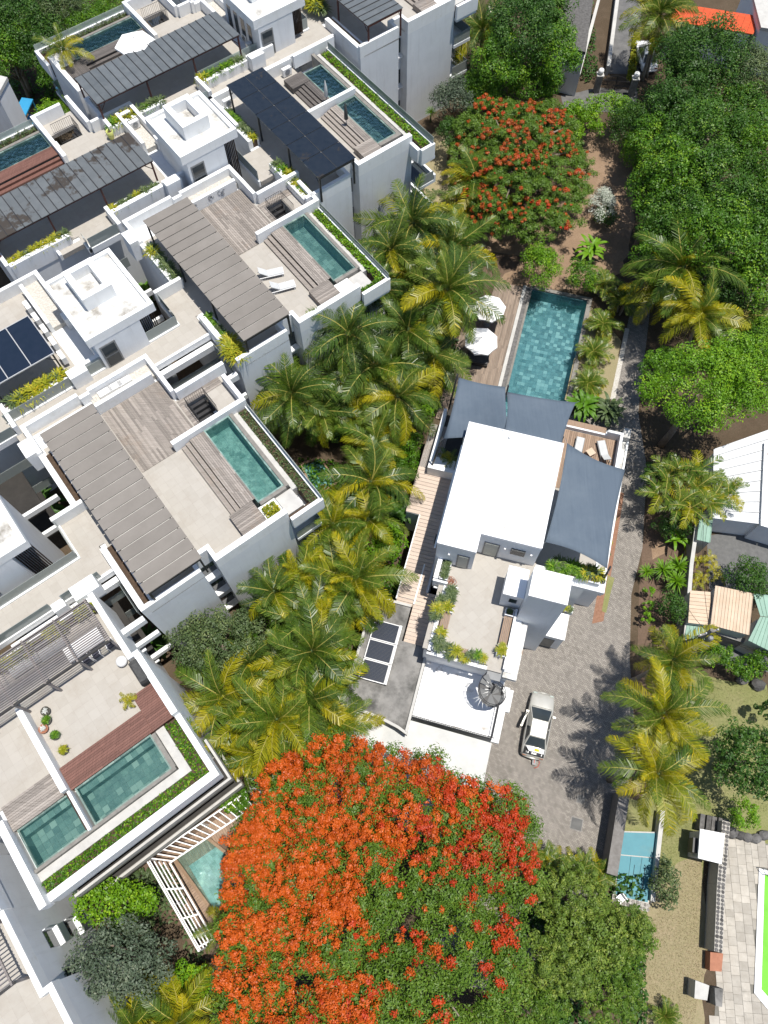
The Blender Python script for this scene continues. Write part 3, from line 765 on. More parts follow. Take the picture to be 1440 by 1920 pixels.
    pbox('pool_gutter', F, -8.7, -1.5, 8.14, 8.5, T-.9, T+.22, M['concrete_lt'], t)
    pbox('pool_gutter', F, -1.7, -.2, 6.9, 8.13, T-.9, T+.18, M['concrete_lt'], t)
    pbox('cantilever_slab', F, -8.7, .3, 6.92, 9.28, T-1.15, T-.905, M['white'], t)
    pbox('trough_soil', F, -8.7, .05, 8.52, 9.1, T-.9, T+.1, M['soil'], t)
    pbox('trough_soil', F, -.15, .05, 6.9, 8.5, T-.9, T+.1, M['soil'], t)
    pbox('edge_wall', F, -8.7, .35, 9.12, 9.34, T-.9, T+.34, M['parapet'], t)
    pbox('edge_wall', F, .08, .35, 6.86, 9.12, T-.9, T+.34, M['parapet'], t)
    glass_run(F, [(-8.65, 9.27), (.25, 9.27)], T+.341, .5, t)
    # pool-side facade: glass behind projecting slabs
    for z in (0.15, 3.4, 6.7):
        pbox('window', F, -8.6, -.6, 6.92, 6.96, z+.1, z+2.3, M['window'], t)
    for z in (3.05, 6.35):
        pbox('balcony_slab', F, -8.9, .1, 6.97, 9.0, z-.3, z, M['white'], t)
        glass_run(F, [(-8.8, 8.95), (.05, 8.95), (.05, 7.0)], z+.001, 1.0, t)
    # tall slot in the front with its windows and ledges
    for z in (1.2, 4.5, 7.6):
        pbox('window', F, -.998, -.96, .42, 1.33, z, z+1.4, M['window'], t)
        pbox('sill', F, -.998, -.55, .38, 1.37, z-.25, z-.1, M['parapet'], t)
    if opt.get('pergola'):
        roof_pergola(F, -13.75, -.02, -3.0, .84, 12.38, opt['pergola'], opt['plabel'])
    return t

BLK = {}
E4 = Frame(AP, -19.8, 0); E3 = Frame(AP, -31.5, 14.5); E2 = Frame(AP, -41.25, 27.0); E1 = Frame(AP, -52.4, 40.75)
W2 = Frame(AP, -53.1, 1.5, True); W1 = Frame(AP, -61.25, 14.8, True); W3 = Frame(AP, -41.7, -13.0, True); W0 = Frame(AP, -70.5, 28.4, True)
apartment(E4, 'nearest white apartment block, with a grey board pergola and a sparkling green roof pool',
          dict(pergola='grey', plabel='long grey board pergola on the nearest white block, beside the sparkling roof pool', ptile='ptile_spark', water='water_rough', walk=19, front_glass=True))
apartment(E3, 'white apartment block with two white loungers between its grey pergola and green pool',
          dict(pergola='grey', plabel='long grey board pergola beside the two white loungers', walk=19))
apartment(E1, 'apartment block cut by the top edge, its tall side wall near the smaller flame tree',
          dict(pergola='zinc', plabel='small dark roofed pergola at the top edge of the picture', walk=17, updeck=False))
apartment(W2, 'left-hand apartment block with a stained dark metal pergola and red-brown pool steps',
          dict(pergola='stained', plabel='stained dark sheet-metal pergola with red steel edge at the left', deck='wood_red', walk=4.5, updeck=False))
apartment(W1, 'upper left apartment block with a long dark sheet-metal pergola and a white parasol',
          dict(pergola='zinc', plabel='long dark sheet-metal pergola beside the white parasol', deck='wood_dark', walk=4.5, updeck=False))
apartment(W3, 'white apartment block at the left edge with solar panels on its pergola',
          dict(pergola='solar', plabel='pergola covered in framed solar panels at the left edge', walk=4.5, updeck=False))
apartment(W0, 'white apartment block behind the upper left pool, cut by the top edge', dict(walk=4.5, updeck=False))

# the block with two small pools and the black glass roof
def twin_block(F):
    x, y = F(-8, 2)
    t = thing('apartment_building', 'apartment block with a black glass pergola and two small pools split by a wall', 'apartment building', (x, y, 0), 'terraced apartment blocks')
    m = MB()
    m.box(F, -14.0, 0.35, -3.9, .36, 0, T-.12); m.box(F, -14.0, -1.0, .36, 1.39, 0, T-.12); m.box(F, -14.0, 0, 1.39, 4.4, 0, T-.12)
    m.box(F, -.9, 0, 4.4, 6.84, 0, T-.12); m.box(F, -14.0, -.9, 4.4, 6.84, 0, T-1.0)
    m.build('wall', M['white'], t)
    m = MB()
    for q in ((-13.9, .05, -2.9, .36), (-13.9, -1.3, .36, 1.39), (-13.9, -.4, 1.39, 4.4)): m.box(F, *q, T-.119, T)
    m.build('terrace_floor', M['tile'], t)
    P = T+1.0
    for q in ((.05, .35, -3.9, .36), (-1.0, .05, .08, .36), (-1.3, -1.0, .08, 1.67), (-1.0, 0, 1.39, 1.67), (-.4, 0, 1.67, 6.84),
              (-7.6, -7.3, .3, 6.5), (-14.0, -13.7, -3.9, 4.3), (-14.0, -13.7, 4.6, 8.9), (-14.0, -9.8, -3.9, -3.6)):
        pbox('parapet_wall', F, *q, T-.12, P, M['parapet'], t)
    for a0, a1 in ((-12.6, -7.9), (-4.9, 0)):
        pbox('planter_rim', F, a0, a1, -3.95, -3.56, T-.6, T+.7, M['parapet'], t)
        pbox('planter_soil', F, a0+.05, a1-.05, -3.555, -3.1, T-.1, T+.45, M['soil'], t)
        pbox('planter_back', F, a0, a1, -3.095, -2.95, T-.1, T+.55, M['parapet'], t)
    m = MB(); m.box(F, -7.6, -4.9, -5.25, -3.55, T-.4, T-.004); m.box(F, -5.9, -4.3, -5.2, -3.96, T-.4, T-.002); m.box(F, -7.6, -4.95, -3.55, -2.9, T-.4, T-.006)
    m.build('walkway', M['tile'], t)
    pbox('walkway_kerb', F, -7.6, -4.3, -5.42, -5.26, T-.45, T+.12, M['parapet'], t)
    glass_run(F, [(-7.5, -5.34), (-4.4, -5.34)], T+.121, .95, t)
    dz = T+.5
    for a0, a1, dk, e0, e1 in ((-12.4, -7.7, 'wood_dark', -12.4, -11.0), (-7.2, -.5, 'wood_grey', -2.3, -.5)):
        s0, s1 = (e1+.03, a1) if a0 < -8 else (a0, e0-.03)
        for i, (b0, b1, h) in enumerate(((2.75, 3.05, .15), (3.09, 3.38, .27), (3.42, 3.7, .38))):
            pbox('deck_step', F, s0, s1, b0, b1, T+.001, T+h, M[dk], t)
        planks('pool_deck', F, s0, s1, 3.74, 4.42, dz, dk, t, seed=9, th=.3)
        planks('bench_top', F, e0, e1, 2.6, 4.4, dz+.02, dk, t, along='b', seed=8, th=.5)
    for a0, a1 in ((-12.0, -7.75), (-7.1, -1.6)):
        pool_in_roof(F, a0, a1, 4.52, 6.2, dz, t, 'ptile_dark', 'water')
    pbox('pool_rim', F, -13.6, -1.1, 6.34, 6.62, T-.9, dz, M['stone_rim'], t)
    pbox('pool_rim', F, -1.46, -1.1, 4.45, 6.34, T-.9, dz, M['stone_rim'], t)
    pbox('pool_gutter', F, -13.6, -.5, 6.9, 7.2, T-.9, T+.2, M['concrete_lt'], t)
    pbox('cantilever_slab', F, -13.7, 1.3, 6.86, 8.3, T-1.15, T-.905, M['white'], t)
    pbox('trough_soil', F, -13.6, 1.0, 7.22, 7.95, T-.9, T+.1, M['soil'], t)
    pbox('edge_wall', F, -13.7, 1.3, 7.97, 8.25, T-.9, T+.34, M['parapet'], t)
    pbox('edge_wall', F, 1.05, 1.3, 6.86, 7.97, T-.9, T+.34, M['parapet'], t)
    pbox('edge_wall', F, .002, 1.05, 6.6, 6.9, T-.9, T+.34, M['parapet'], t)
    glass_run(F, [(-13.6, 8.12), (1.2, 8.12)], T+.341, .6, t)
    for z in (0.15, 3.4, 6.7):
        pbox('window', F, -12, -.3, 6.85, 6.89, z+.1, z+2.3, M['window'], t)
    for z in (3.05, 6.35):
        pbox('balcony_slab', F, -12, 1.2, 6.9, 8.6, z-.3, z, M['white'], t)
        pbox('balcony_front', F, -12, 1.2, 8.4, 8.6, z+.001, z+.5, M['white'], t)
        glass_run(F, [(1.15, 6.95), (1.15, 8.35)], z+.001, 1.0, t)
        pbox('balcony_floor', F, -1.5, 1.1, 6.91, 8.39, z+.001, z+.02, M['window'], t)
    for z in (4.5, 7.6):
        pbox('window', F, -.998, -.96, .42, 1.33, z, z+1.4, M['window'], t)
    roof_pergola(F, -12.45, .6, -2.75, .78, 12.38, 'glass', 'long pergola with a black glass roof')
    # small plunge pool on the ground at its foot
    x, y = F(2.2, 10.2)
    p = thing('plunge_pool', 'small ground pool with a tan rim below the black glass pergola block', 'pool', (x, y, 0))
    for q in ((-1, 2.6, 11.0, 11.35), (2.6, 2.95, 9.0, 11.35), (-1, 2.6, 8.7, 9.0)): pbox('rim', F, *q, 0, .45, M['dirt'], p)
    pbox('pool_water', F, -1, 2.6, 9.0, 11.0, .02, .3, M['ptile_blue'], p)
twin_block(E2)

# towers that hold the stairs and lifts
stair_tower(Frame(AP, -31.5, 14.5), -12.0, -5.8, -11.7, -6.45, 'white stair tower between the solar panels and the pergola of the loungers block')
stair_tower(E2, -12.05, -6.65, -10.35, -5.3, 'white stair tower between the stained pergola and the black glass pergola')
stair_tower(E4, -13.1, -6.85, -12.1, -6.95, 'white stair tower cut by the left edge, above the slatted pergola')
stair_tower(E1, -11.4, -5.2, -11.1, -5.85, 'white stair tower at the top edge with dark windows down its side', door=False)
# ---- the long end block with the slatted pergola
AF = Frame(AP)
def slat_pergola(F, u0, u1, v0, v1, z, nslat, nbeam, label):
    x, y = F((u0+u1)/2, (v0+v1)/2)
    t = thing('slatted_pergola', label, 'pergola', (x, y, T), 'open slatted pergolas')
    for i in range(nslat):
        u = u0+.12+(u1-u0-.3)*i/(nslat-1)
        pbox('slat', F, u, u+.05, v0, v1, z+.0, z+.09, M['slat_grey'], t)
    for j in range(nbeam):
        v = v1-.1-(v1-v0-.2)*j/(nbeam-1)
        pbox('cross_beam', F, u0, u1, v-.05, v+.05, z-.13, z-.002, M['slat_grey'], t)
        for u in (u0+.05, u1-.17):
            pbox('post', F, u, u+.12, v-.06, v+.06, T+.005, z-.301, M['slat_grey'], t)
    for u in (u0, u1-.12): pbox('edge_beam', F, u, u+.12, v0, v1, z-.3, z-.132, M['metal_dark'], t)
    return t

def end_block():
    x, y = AF(-16, -11)
    t = thing('apartment_building', 'end block with twin tiled pools split by a wall and an open slatted pergola', 'apartment building', (x, y, 0), 'terraced apartment blocks')
    m = MB()
    m.box(AF, -22.7, -17.72, -21, -5.65, 0, T-.12); m.box(AF, -17.72, -13.35, -16.2, -5.25, 0, T-.12)
    m.box(AF, -17.72, -15, -21, -16.2, 0, T-.12)
    m.box(AF, -13.35, -11.0, -16.0, -6.4, 0, T-1.2)
    m.box(AF, -13.35, -9.7, -16.2, -15.75, 0, T-.12)
    m.box(AF, -13.35, -9.9, -6.4, -5.6, 0, T-.9)
    m.build('wall', M['white'], t)
    m = MB()
    for q in ((-22.35, -17.72, -21, -6.0), (-17.72, -13.4, -15.85, -5.6), (-17.72, -15, -21, -15.85)): m.box(AF, *q, T-.119, T)
    m.build('terrace_floor', M['tile'], t)
    P = T+1.0
    for q in ((-22.7, -17.72, -6.0, -5.65, P), (-17.95, -17.7, -5.65, -5.25, P), (-17.7, -13.4, -5.62, -5.22, P), (-23.7, -22.7, -6.7, -5.1, T+1.2),
              (-19.2, -13.5, -12.66, -12.3, P), (-13.85, -9.0, -16.28, -15.86, P), (-22.72, -22.36, -21, -6.0, T+.7), (-14.2, -13.85, -17.8, -15.86, P)):
        pbox('parapet_wall', AF, *q[:4], T-.12, q[4], M['parapet'], t)
    pbox('planter_soil', AF, -22.35, -21.95, -20, -6.1, T-.1, T+.45, M['soil'], t)
    dz = T+.5
    # red-brown deck with its higher bench end, grey deck beyond the dividing wall
    pbox('deck_base', AF, -14.85, -13.42, -12.28, -5.7, T+.001, dz-.05, M['wood_red'], t)
    planks('pool_deck', AF, -14.87, -13.4, -12.25, -7.0, dz, 'wood_red', t, along='b', seed=11, w=.14)
    pbox('bench_block', AF, -15.85, -13.42, -6.96, -5.68, T+.002, dz-.03, M['wood_red'], t)
    planks('bench_top', AF, -15.88, -13.4, -6.97, -5.66, dz+.02, 'wood_red', t, along='b', seed=12, w=.14)
    pbox('deck_base', AF, -14.95, -13.42, -15.8, -12.72, T+.001, dz-.05, M['wood_grey'], t)
    planks('pool_deck', AF, -14.97, -13.4, -15.82, -12.7, dz, 'wood_grey', t, along='b', seed=13, w=.14)
    for v0, v1 in ((-12.0, -7.3), (-15.55, -12.55)):
        u0, u1 = -13.28, -11.1; zf = dz-1.1
        nu, nv = 6, round((v1-v0)/.37)
        for i in range(nu):
            for j in range(nv):
                du, dv = (u1-u0)/nu, (v1-v0)/nv
                z = dz-.45 if i == 0 else zf
                pbox('pool_tile', AF, u0+i*du+.006, u0+(i+1)*du-.006, v0+j*dv+.006, v0+(j+1)*dv-.006, z-.03, z, M['ptile_green'], t)
        pbox('pool_bed', AF, u0, u1, v0, v1, zf-.2, zf-.031, M['ptile_dark'], t)
        pbox('shallow_step', AF, u0, u0+.363, v0, v1, zf, dz-.482, M['ptile_dark'], t)
        for q in ((u0-.1, u0-.002, v0-.1, v1+.1), (u1+.002, u1+.1, v0-.1, v1+.1), (u0, u1, v0-.1, v0-.002), (u0, u1, v1+.002, v1+.1)):
            pbox('pool_wall', AF, *q, zf-.2, dz-.05, M['ptile_dark'], t)
        pbox('pool_water', AF, u0, u1, v0, v1, dz-.16, dz-.12, M['water'], t)
    pbox('pool_rim', AF, -11.0, -10.82, -15.8, -7.0, T-.9, dz, M['stone_rim'], t)
    pbox('pool_rim', AF, -13.3, -11.0, -7.2, -6.95, T-.9, dz, M['stone_rim'], t)
    pbox('pool_divider', AF, -13.4, -10.9, -12.45, -12.28, T-.9, dz+.3, M['parapet'], t)
    pbox('timber_screen', AF, -13.4, -11.0, -12.52, -12.453, T-.2, dz+.34, M['louvre'], t)
    pbox('pool_gutter', AF, -10.8, -10.3, -15.85, -6.4, T-.9, T+.2, M['concrete_lt'], t)
    pbox('pool_gutter', AF, -13.4, -10.8, -6.93, -6.4, T-.9, T+.2, M['concrete_lt'], t)
    pbox('trough_soil', AF, -10.28, -9.6, -15.85, -5.62, T-.9, T+.1, M['soil'], t)
    pbox('trough_soil', AF, -13.4, -10.28, -6.38, -5.62, T-.9, T+.1, M['soil'], t)
    pbox('edge_wall', AF, -9.58, -9.12, -15.85, -5.25, T-.9, T+.36, M['parapet'], t)
    pbox('edge_wall', AF, -13.4, -9.58, -5.6, -5.25, T-.9, T+.36, M['parapet'], t)
    pbox('cantilever_slab', AF, -13.3, -9.15, -15.8, -5.3, T-1.2, T-.905, M['white'], t)
    # lower floors: grey ledges, dark glass and louvres
    for z in (3.2, 6.4):
        pbox('balcony_slab', AF, -10.98, -9.1 if z > 5 else -8.95, -15.7, -5.15, z-.35, z, M['stone_rim'], t)
        pbox('balcony_front', AF, -9.25 if z > 5 else -9.1, -9.1 if z > 5 else -8.95, -15.7, -5.15, z+.001, z+.75, M['concrete_lt'], t)
        pbox('balcony_side', AF, -12, -9.26, -5.3, -5.15, z+.001, z+.75, M['concrete_lt'], t)
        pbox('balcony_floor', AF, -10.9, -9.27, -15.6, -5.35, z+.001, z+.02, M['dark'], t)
        for v0 in (-13.6, -8.4):
            for k in range(12):
                pbox('louvre', AF, -9.8, -9.74, v0+k*.16, v0+k*.16+.06, z-2.6, z-.36, M['louvre'], t)
    for z in (.3, 3.5, 6.7):
        pbox('window', AF, -10.99, -10.95, -15.4, -6.6, z, z+2.2, M['window'], t)
    for v, z in ((-5.62, 6.0), (-5.62, 2.9)):
        pbox('window', AF, -20.3, -19.6, -5.648, -5.61, z, z+.9, M['window'], t)
        pbox('sill', AF, -20.4, -19.5, -5.648, -5.35, z-.16, z-.02, M['parapet'], t)
end_block()
slat_pergola(AF, -21.9, -18.8, -20.5, -6.0, 12.4, 21, 8, 'open grey slatted pergola over the dining furniture of the end block')

def corner_block():
    x, y = AF(-6, -22)
    t = thing('apartment_building', 'white corner block at lower left with small square windows in its tall side wall', 'apartment building', (x, y, 0), 'terraced apartment blocks')
    m = MB(); m.box(AF, -13.5, -5.7, -27, -17.8, 0, T-.12); m.box(AF, -5.7, 8, -27, -17.3, 0, T-.12)
    m.build('wall', M['white'], t)
    m = MB(); m.box(AF, -13.2, -5.7, -27, -18.1, T-.119, T); m.box(AF, -5.7, 8, -27, -17.6, T-.119, T)
    m.build('terrace_floor', M['tile'], t)
    for q in ((-13.5, -5.45, -18.1, -17.8), (-5.75, -5.45, -17.8, -17.3), (-5.45, 8, -17.62, -17.3)):
        pbox('parapet_wall', AF, *q, T-.12, T+.9, M['parapet'], t)
    pbox('back_block', AF, -13.6, -10.2, -19.8, -17.75, T-.1, T+1.3, M['parapet'], t)
    for u, z in ((-8.6, 6.4), (-8.9, 3.0), (-6.3, 6.1), (-6.6, 2.8)):
        w = MB(); w.box(AF, u, u+1.0, -17.799, -17.76, z, z+1.3); fr = w.build('window', M['window'], t)
        pbox('sill', AF, u-.05, u+1.05, -17.759, -17.45, z-.14, z, M['parapet'], fr)
        pbox('window_reveal', AF, u-.06, u-.01, -17.759, -17.6, z, z+1.3, M['white'], fr)
corner_block()
slat_pergola(AF, -10.0, -6.6, -25, -18.3, 12.2, 16, 4, 'brown slatted pergola on the corner block at the lower left edge')

# glass guards and dark lower galleries that fill the light wells between blocks
for F, lab in ((E4, 'dark gallery floors in the light well beside the nearest grey pergola'), (E3, 'dark gallery floors in the light well below the stair tower with the dirty roof'), (E2, 'dark gallery floors in the light well beside the clean-roofed stair tower')):
    x, y = F(-8, -8)
    t = thing('light_well', lab, 'gallery', (x, y, 0), 'galleries in the light wells')
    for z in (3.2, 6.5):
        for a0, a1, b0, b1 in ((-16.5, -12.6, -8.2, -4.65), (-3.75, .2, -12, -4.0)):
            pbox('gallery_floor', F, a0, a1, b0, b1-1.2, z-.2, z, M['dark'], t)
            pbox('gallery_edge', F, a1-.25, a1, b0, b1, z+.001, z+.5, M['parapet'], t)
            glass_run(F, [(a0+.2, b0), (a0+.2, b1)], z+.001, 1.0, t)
    pbox('white_beam', F, -3.7, -3.3, -11.5, -4.1, T-1.1, T-.5, M['parapet'], t)
    pbox('white_beam', F, -.4, -.05, -11.5, -4.1, T-1.1, T-.5, M['parapet'], t)
    glass_run(F, [(-3.2, -4.2), (-.6, -4.2)], T-1.1, 1.1, t)
# ------------------------------------------------------------------ the white villa
def villa():
    H = HOUSE
    x, y = H(1.5, 18)
    t = thing('villa', 'white flat-roofed villa with blinding white roofs, a paved roof terrace and a spiral stair', 'house', (x, y, 0))
    m = MB()
    m.box(H, -1.97, 4.54, 19.7, 27.5, 3.4, 9.62)                    # upper block
    m.box(H, -1.97, .56, 18.35, 19.7, 3.4, 9.62)
    m.box(H, -1.2, 3.95, 12.3, 18.35, 0, 6.35); m.box(H, .56, 3.95, 18.35, 19.7, 0, 6.35)
    m.box(H, -1.9, 4.5, 18.4, 32.6, 0, 3.3)
    m.box(H, -.9, 4.6, 8.45, 12.3, 0, 3.1)
    m.box(H, -5.5, -.95, 7.6, 13.0, 0, 3.55); m.box(H, -5.4, -2.9, 13.0, 15.6, 0, 3.55)
    m.box(H, -4.05, -1.95, 16.2, 22.7, 0, 3.2); m.box(H, -5.1, -1.95, 22.7, 27.7, 0, 3.2); m.box(H, -2.75, -1.2, 13.1, 16.2, 0, 3.2)
    m.box(H, 4.5, 9.75, 20.2, 33.6, 0, 3.2)
    m.box(H, 3.95, 4.6, 12.3, 19.7, 0, 6.1)
    m.build('wall', M['white'], t)
    pbox('main_roof', H, -2.0, 4.57, 19.67, 27.55, 9.621, 9.9, M['roof_white'], t)
    pbox('main_roof', H, -2.0, .59, 18.32, 19.669, 9.621, 9.9, M['roof_white'], t)
    for q in ((-2.0, -1.92, 18.32, 27.55), (4.49, 4.57, 19.67, 27.55), (-1.92, 4.49, 27.47, 27.55)):
        pbox('roof_lip', H, *q, 9.901, 9.96, M['parapet'], t)
    # doors, grille window, wall lamps on the terrace face
    def door(a0, a1, b, name='door'):
        f = MB(); f.box(H, a0, a1, b-.05, b+.001, 6.62, 8.75); fr = f.build(name, M['metal_grey'], t)
        pbox('door_leaf', H, a0+.1, a1-.1, b-.075, b-.051, 6.66, 8.65, M['door_pale'], fr)
    door(.95, 2.0, 19.7); door(-.55, .28, 18.35)
    g = MB(); g.box(H, 2.75, 3.7, 19.62, 19.701, 7.9, 8.75); gr = g.build('grille_window', M['window'], t)
    for k in range(11): pbox('bar', H, 2.8+k*.085, 2.83+k*.085, 19.58, 19.619, 7.92, 8.73, M['metal_grey'], gr)
    for a, b in ((2.35, 19.7), (4.1, 19.7), (-1.1, 18.35)):
        pbox('wall_lamp', H, a-.06, a+.06, b-.16, b-.001, 8.4, 8.62, M['ac_white'], t)
    # terrace
    m = MB()
    m.box(H, -1.3, 3.95, 12.3, 18.35, 6.351, 6.6); m.box(H, .56, 3.95, 18.35, 19.7, 6.351, 6.6); m.box(H, 3.951, 4.7, 18.5, 19.95, 6.351, 6.6); m.box(H, 3.0, 3.95, 12.0, 12.3, 6.3, 6.6)
    m.build('terrace_floor', M['tile'], t)
    for q in ((-1.75, -1.45, 16.9, 18.7, 7.3), (-1.75, -.75, 16.75, 16.9, 7.1), (-.95, -.7, 12.1, 16.75, 6.72), (-.95, 3.0, 11.95, 12.2, 6.72), (3.97, 4.12, 12.2, 16.3, 7.05)):
        pbox('terrace_kerb', H, *q[:4], 6.0, q[4], M['parapet'], t)
    pbox('side_ledge', H, 4.13, 5.05, 11.95, 17.4, 5.5, 5.95, M['roof_dirty'], t)
    pbox('side_ledge', H, 4.5, 5.0, 8.2, 11.94, 3.1, 3.5, M['parapet'], t)
    pbox('side_ledge', H, 5.02, 5.3, 10.4, 11.9, 2.9, 3.2, M['parapet'], t)
    # planters and slatted benches round the terrace
    for q in ((-.68, .02, 14.9, 16.7), (-.68, .0, 12.25, 13.7), (0.02, 1.0, 12.25, 12.85), (1.6, 2.75, 12.25, 12.85), (3.35, 3.92, 12.95, 13.75), (3.35, 3.92, 15.7, 16.2), (-1.4, -.8, 17.0, 18.3)):
        pbox('planter', H, *q, 6.601, 7.1, M['white'], t)
        pbox('planter_soil', H, q[0]+.07, q[1]-.07, q[2]+.07, q[3]-.07, 7.101, 7.12, M['soil'], t)
    for q in ((-.6, -.02, 13.8, 14.85), (3.35, 3.9, 13.8, 15.65), (1.02, 1.58, 12.3, 12.85)):
        b = MB(); b.box(H, q[0]+.05, q[1]-.05, q[2]+.1, q[3]-.1, 6.601, 6.95); bo = b.build('bench', M['metal_grey'], t)
        n = 5; w = (q[1]-q[0])/n
        for k in range(n): pbox('bench_slat', H, q[0]+k*w+.012, q[0]+(k+1)*w-.012, q[2], q[3], 6.951, 7.0, M['wood_brown'], bo)
    # hut, stair tower and low annexe
    m = MB(); m.box(H, 2.87, 4.18, 16.45, 18.36, 6.601, 8.8); m.build('roof_hut', M['white'], t)
    pbox('hut_roof', H, 2.83, 4.18, 16.41, 18.4, 8.801, 9.0, M['roof_white'], t)
    pbox('hut_window', H, 3.35, 3.85, 16.4, 16.449, 7.7, 8.3, M['window'], t)
    m = MB(); m.box(H, 4.2, 6.53, 15.88, 17.7, 0, 11.2); m.box(H, 4.6, 6.5, 17.7, 19.9, 0, 6.5); m.build('tower_wall', M['white'], t)
    pbox('tower_roof', H, 4.18, 6.55, 15.86, 17.72, 11.201, 11.42, M['roof_white'], t)
    m = MB(); m.box(H, 6.531, 8.02, 16.4, 18.2, 0, 2.7); m.build('annexe_wall', M['white'], t)
    pbox('annexe_roof', H, 6.531, 8.06, 16.34, 18.24, 2.701, 2.85, M['roof_white'], t)
    pbox('annexe_door', H, 6.6, 7.5, 16.36, 16.399, .05, 2.1, M['door_grey'], t)
    pbox('door_mat', H, 5.2, 5.7, 15.3, 15.7, .012, .03, M['wood_brown'], t)
    # low roof with its railing, and the slab beyond
    pbox('low_roof', H, -.9, 4.5, 8.45, 12.3, 3.101, 3.3, M['roof_white'], t)
    m = MB()
    for zz in (3.42, 4.15):
        a = H(-.9, 8.36); b = H(4.6, 8.36); m.tube([(*a, zz), (*b, zz)], .025, 4)
        a = H(4.46, 8.4); b = H(4.46, 11.9); m.tube([(*a, zz), (*b, zz)], .025, 4)
    for k in range(40):
        c = H(-.9+k*5.5/39, 8.36); m.tube([(*c, 3.3), (*c, 4.15)], .014, 4)
    for k in range(26):
        c = H(4.46, 8.4+k*3.5/25); m.tube([(*c, 3.3), (*c, 4.15)], .014, 4)
    m.build('roof_railing', M['metal_dark'], t)
    pbox('carport_roof', H, -5.0, 4.62, 1.5, 8.2, 2.7, 2.95, M['slab'], t)
    for a in (-4.6, 0, 4.2):
        pbox('carport_post', H, a, a+.25, 1.8, 2.05, 0, 2.699, M['white'], t)
    # grey concrete roof with a curved front edge
    arc = [(-5.6, 7.75), (-4.9, 7.72), (-4.1, 7.68), (-3.2, 7.6), (-2.4, 7.47), (-1.6, 7.3), (-.92, 7.05)]
    m = MB(); m.prism(arc + [(-.92, 13.05), (-2.85, 13.05), (-2.85, 15.65), (-5.4, 15.65)], 3.551, 3.9, F=H)
    m.build('concrete_roof', M['concrete'], t)
    up = MB()
    inner = [(a, b+.18) for a, b in arc]
    k = [(p, q) for p, q in zip(arc, inner)]
    for (p, q), (p2, q2) in zip(k, k[1:]): up.prism([p, p2, q2, q], 3.901, 4.12, F=H)
    up.box(H, -1.1, -.92, 7.25, 13.05, 3.902, 4.12); up.box(H, -5.6, -5.42, 7.95, 15.65, 3.902, 4.1); up.box(H, -5.42, -2.85, 15.47, 15.65, 3.902, 4.1)
    up.build('roof_kerb', M['concrete_lt'], t)
    # beige boarded walkway in three levels: every board a piece
    def boards(a0, a1, b0, b1, z):
        n = round((b1-b0)/.29); w = (b1-b0)/n
        for i in range(n): pbox('walkway_board', H, a0, a1, b0+i*w+.012, b0+(i+1)*w-.012, z-.04, z, M['wood_beige'], t)
    boards(-5.1, -2.15, 22.7, 26.6, 3.5); boards(-4.0, -2.15, 16.2, 22.7, 3.5); boards(-2.75, -1.0, 13.1, 16.2, 3.45); boards(-4.0, -2.8, 15.7, 16.2, 3.4); boards(-2.15, -1.0, 16.2, 17.0, 3.46)
    pbox('walkway_bed', H, -5.1, -1.98, 22.7, 27.0, 3.21, 3.4, M['white'], t)
    pbox('walkway_bed', H, -4.0, -1.98, 16.2, 22.69, 3.21, 3.4, M['white'], t)
    pbox('walkway_bed', H, -2.75, -1.0, 13.1, 16.2, 3.2, 3.38, M['white'], t)
    pbox('walkway_rim', H, -2.78, -2.68, 15.9, 19.0, 3.45, 3.56, M['parapet'], t)
    pbox('walkway_rim', H, -4.08, -4.0, 16.0, 22.7, 3.1, 3.52, M['parapet'], t)
    planks('grey_walkway', H, -5.1, -3.6, 26.6, 30.5, 3.45, 'wood_grey', t, along='b', seed=21, w=.14)
    pbox('walkway_bed', H, -5.1, -3.6, 27.01, 30.5, 0, 3.4, M['white'], t)
    # west planter box and the shaded court behind it
    for q in ((-4.35, -4.1, 26.1, 31.4), (-4.1, -2.4, 26.1, 26.4), (-2.4, -2.2, 24.4, 26.4)):
        pbox('court_wall', H, *q, 3.3, 4.6, M['parapet'], t)
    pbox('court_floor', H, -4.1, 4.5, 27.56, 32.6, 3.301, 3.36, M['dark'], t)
    pbox('planter', H, -4.05, -2.45, 26.45, 27.3, 3.361, 4.3, M['parapet'], t)
    pbox('pergola_post', H, -2.2, -2.05, 27.4, 27.55, 3.36, 8.3, M['parapet'], t)
    # east terrace boarded in brown, low walls, outer ledge
    planks('east_deck', H, 4.6, 9.1, 27.6, 32.75, 3.4, 'wood_brown', t, along='b', seed=22, w=.15)
    pbox('deck_bed', H, 4.55, 9.15, 20.3, 32.8, 3.201, 3.35, M['tile'], t)
    for q in ((9.15, 9.35, 24.5, 33.0, 4.3), (8.2, 9.15, 32.8, 33.0, 4.3), (4.6, 8.2, 32.8, 32.95, 3.75), (4.55, 9.35, 20.2, 20.4, 4.2)):
        pbox('deck_wall', H, *q[:4], 3.2, q[4], M['white'], t)
    pbox('deck_bench', H, 4.7, 8.15, 33.0, 33.55, 3.2, 3.6, M['wood_brown'], t)
    pbox('outer_ledge', H, 9.36, 9.85, 20.3, 33.7, 2.6, 3.25, M['roof_dirty'], t)
    pbox('outer_rim', H, 9.86, 10.0, 20.3, 33.7, 2.6, 3.4, M['parapet'], t)
    pbox('corner_pier', H, 9.4, 9.95, 32.9, 33.75, 3.41, 3.9, M['concrete_lt'], t)
    pbox('planter', H, 5.6, 9.1, 19.6, 20.7, 5.9, 6.5, M['white'], t)
    pbox('planter_soil', H, 5.7, 9.0, 19.7, 20.6, 6.501, 6.52, M['soil'], t)
    pbox('planter_slab', H, 6.5, 9.6, 19.3, 20.9, 5.5, 5.899, M['white'], t)
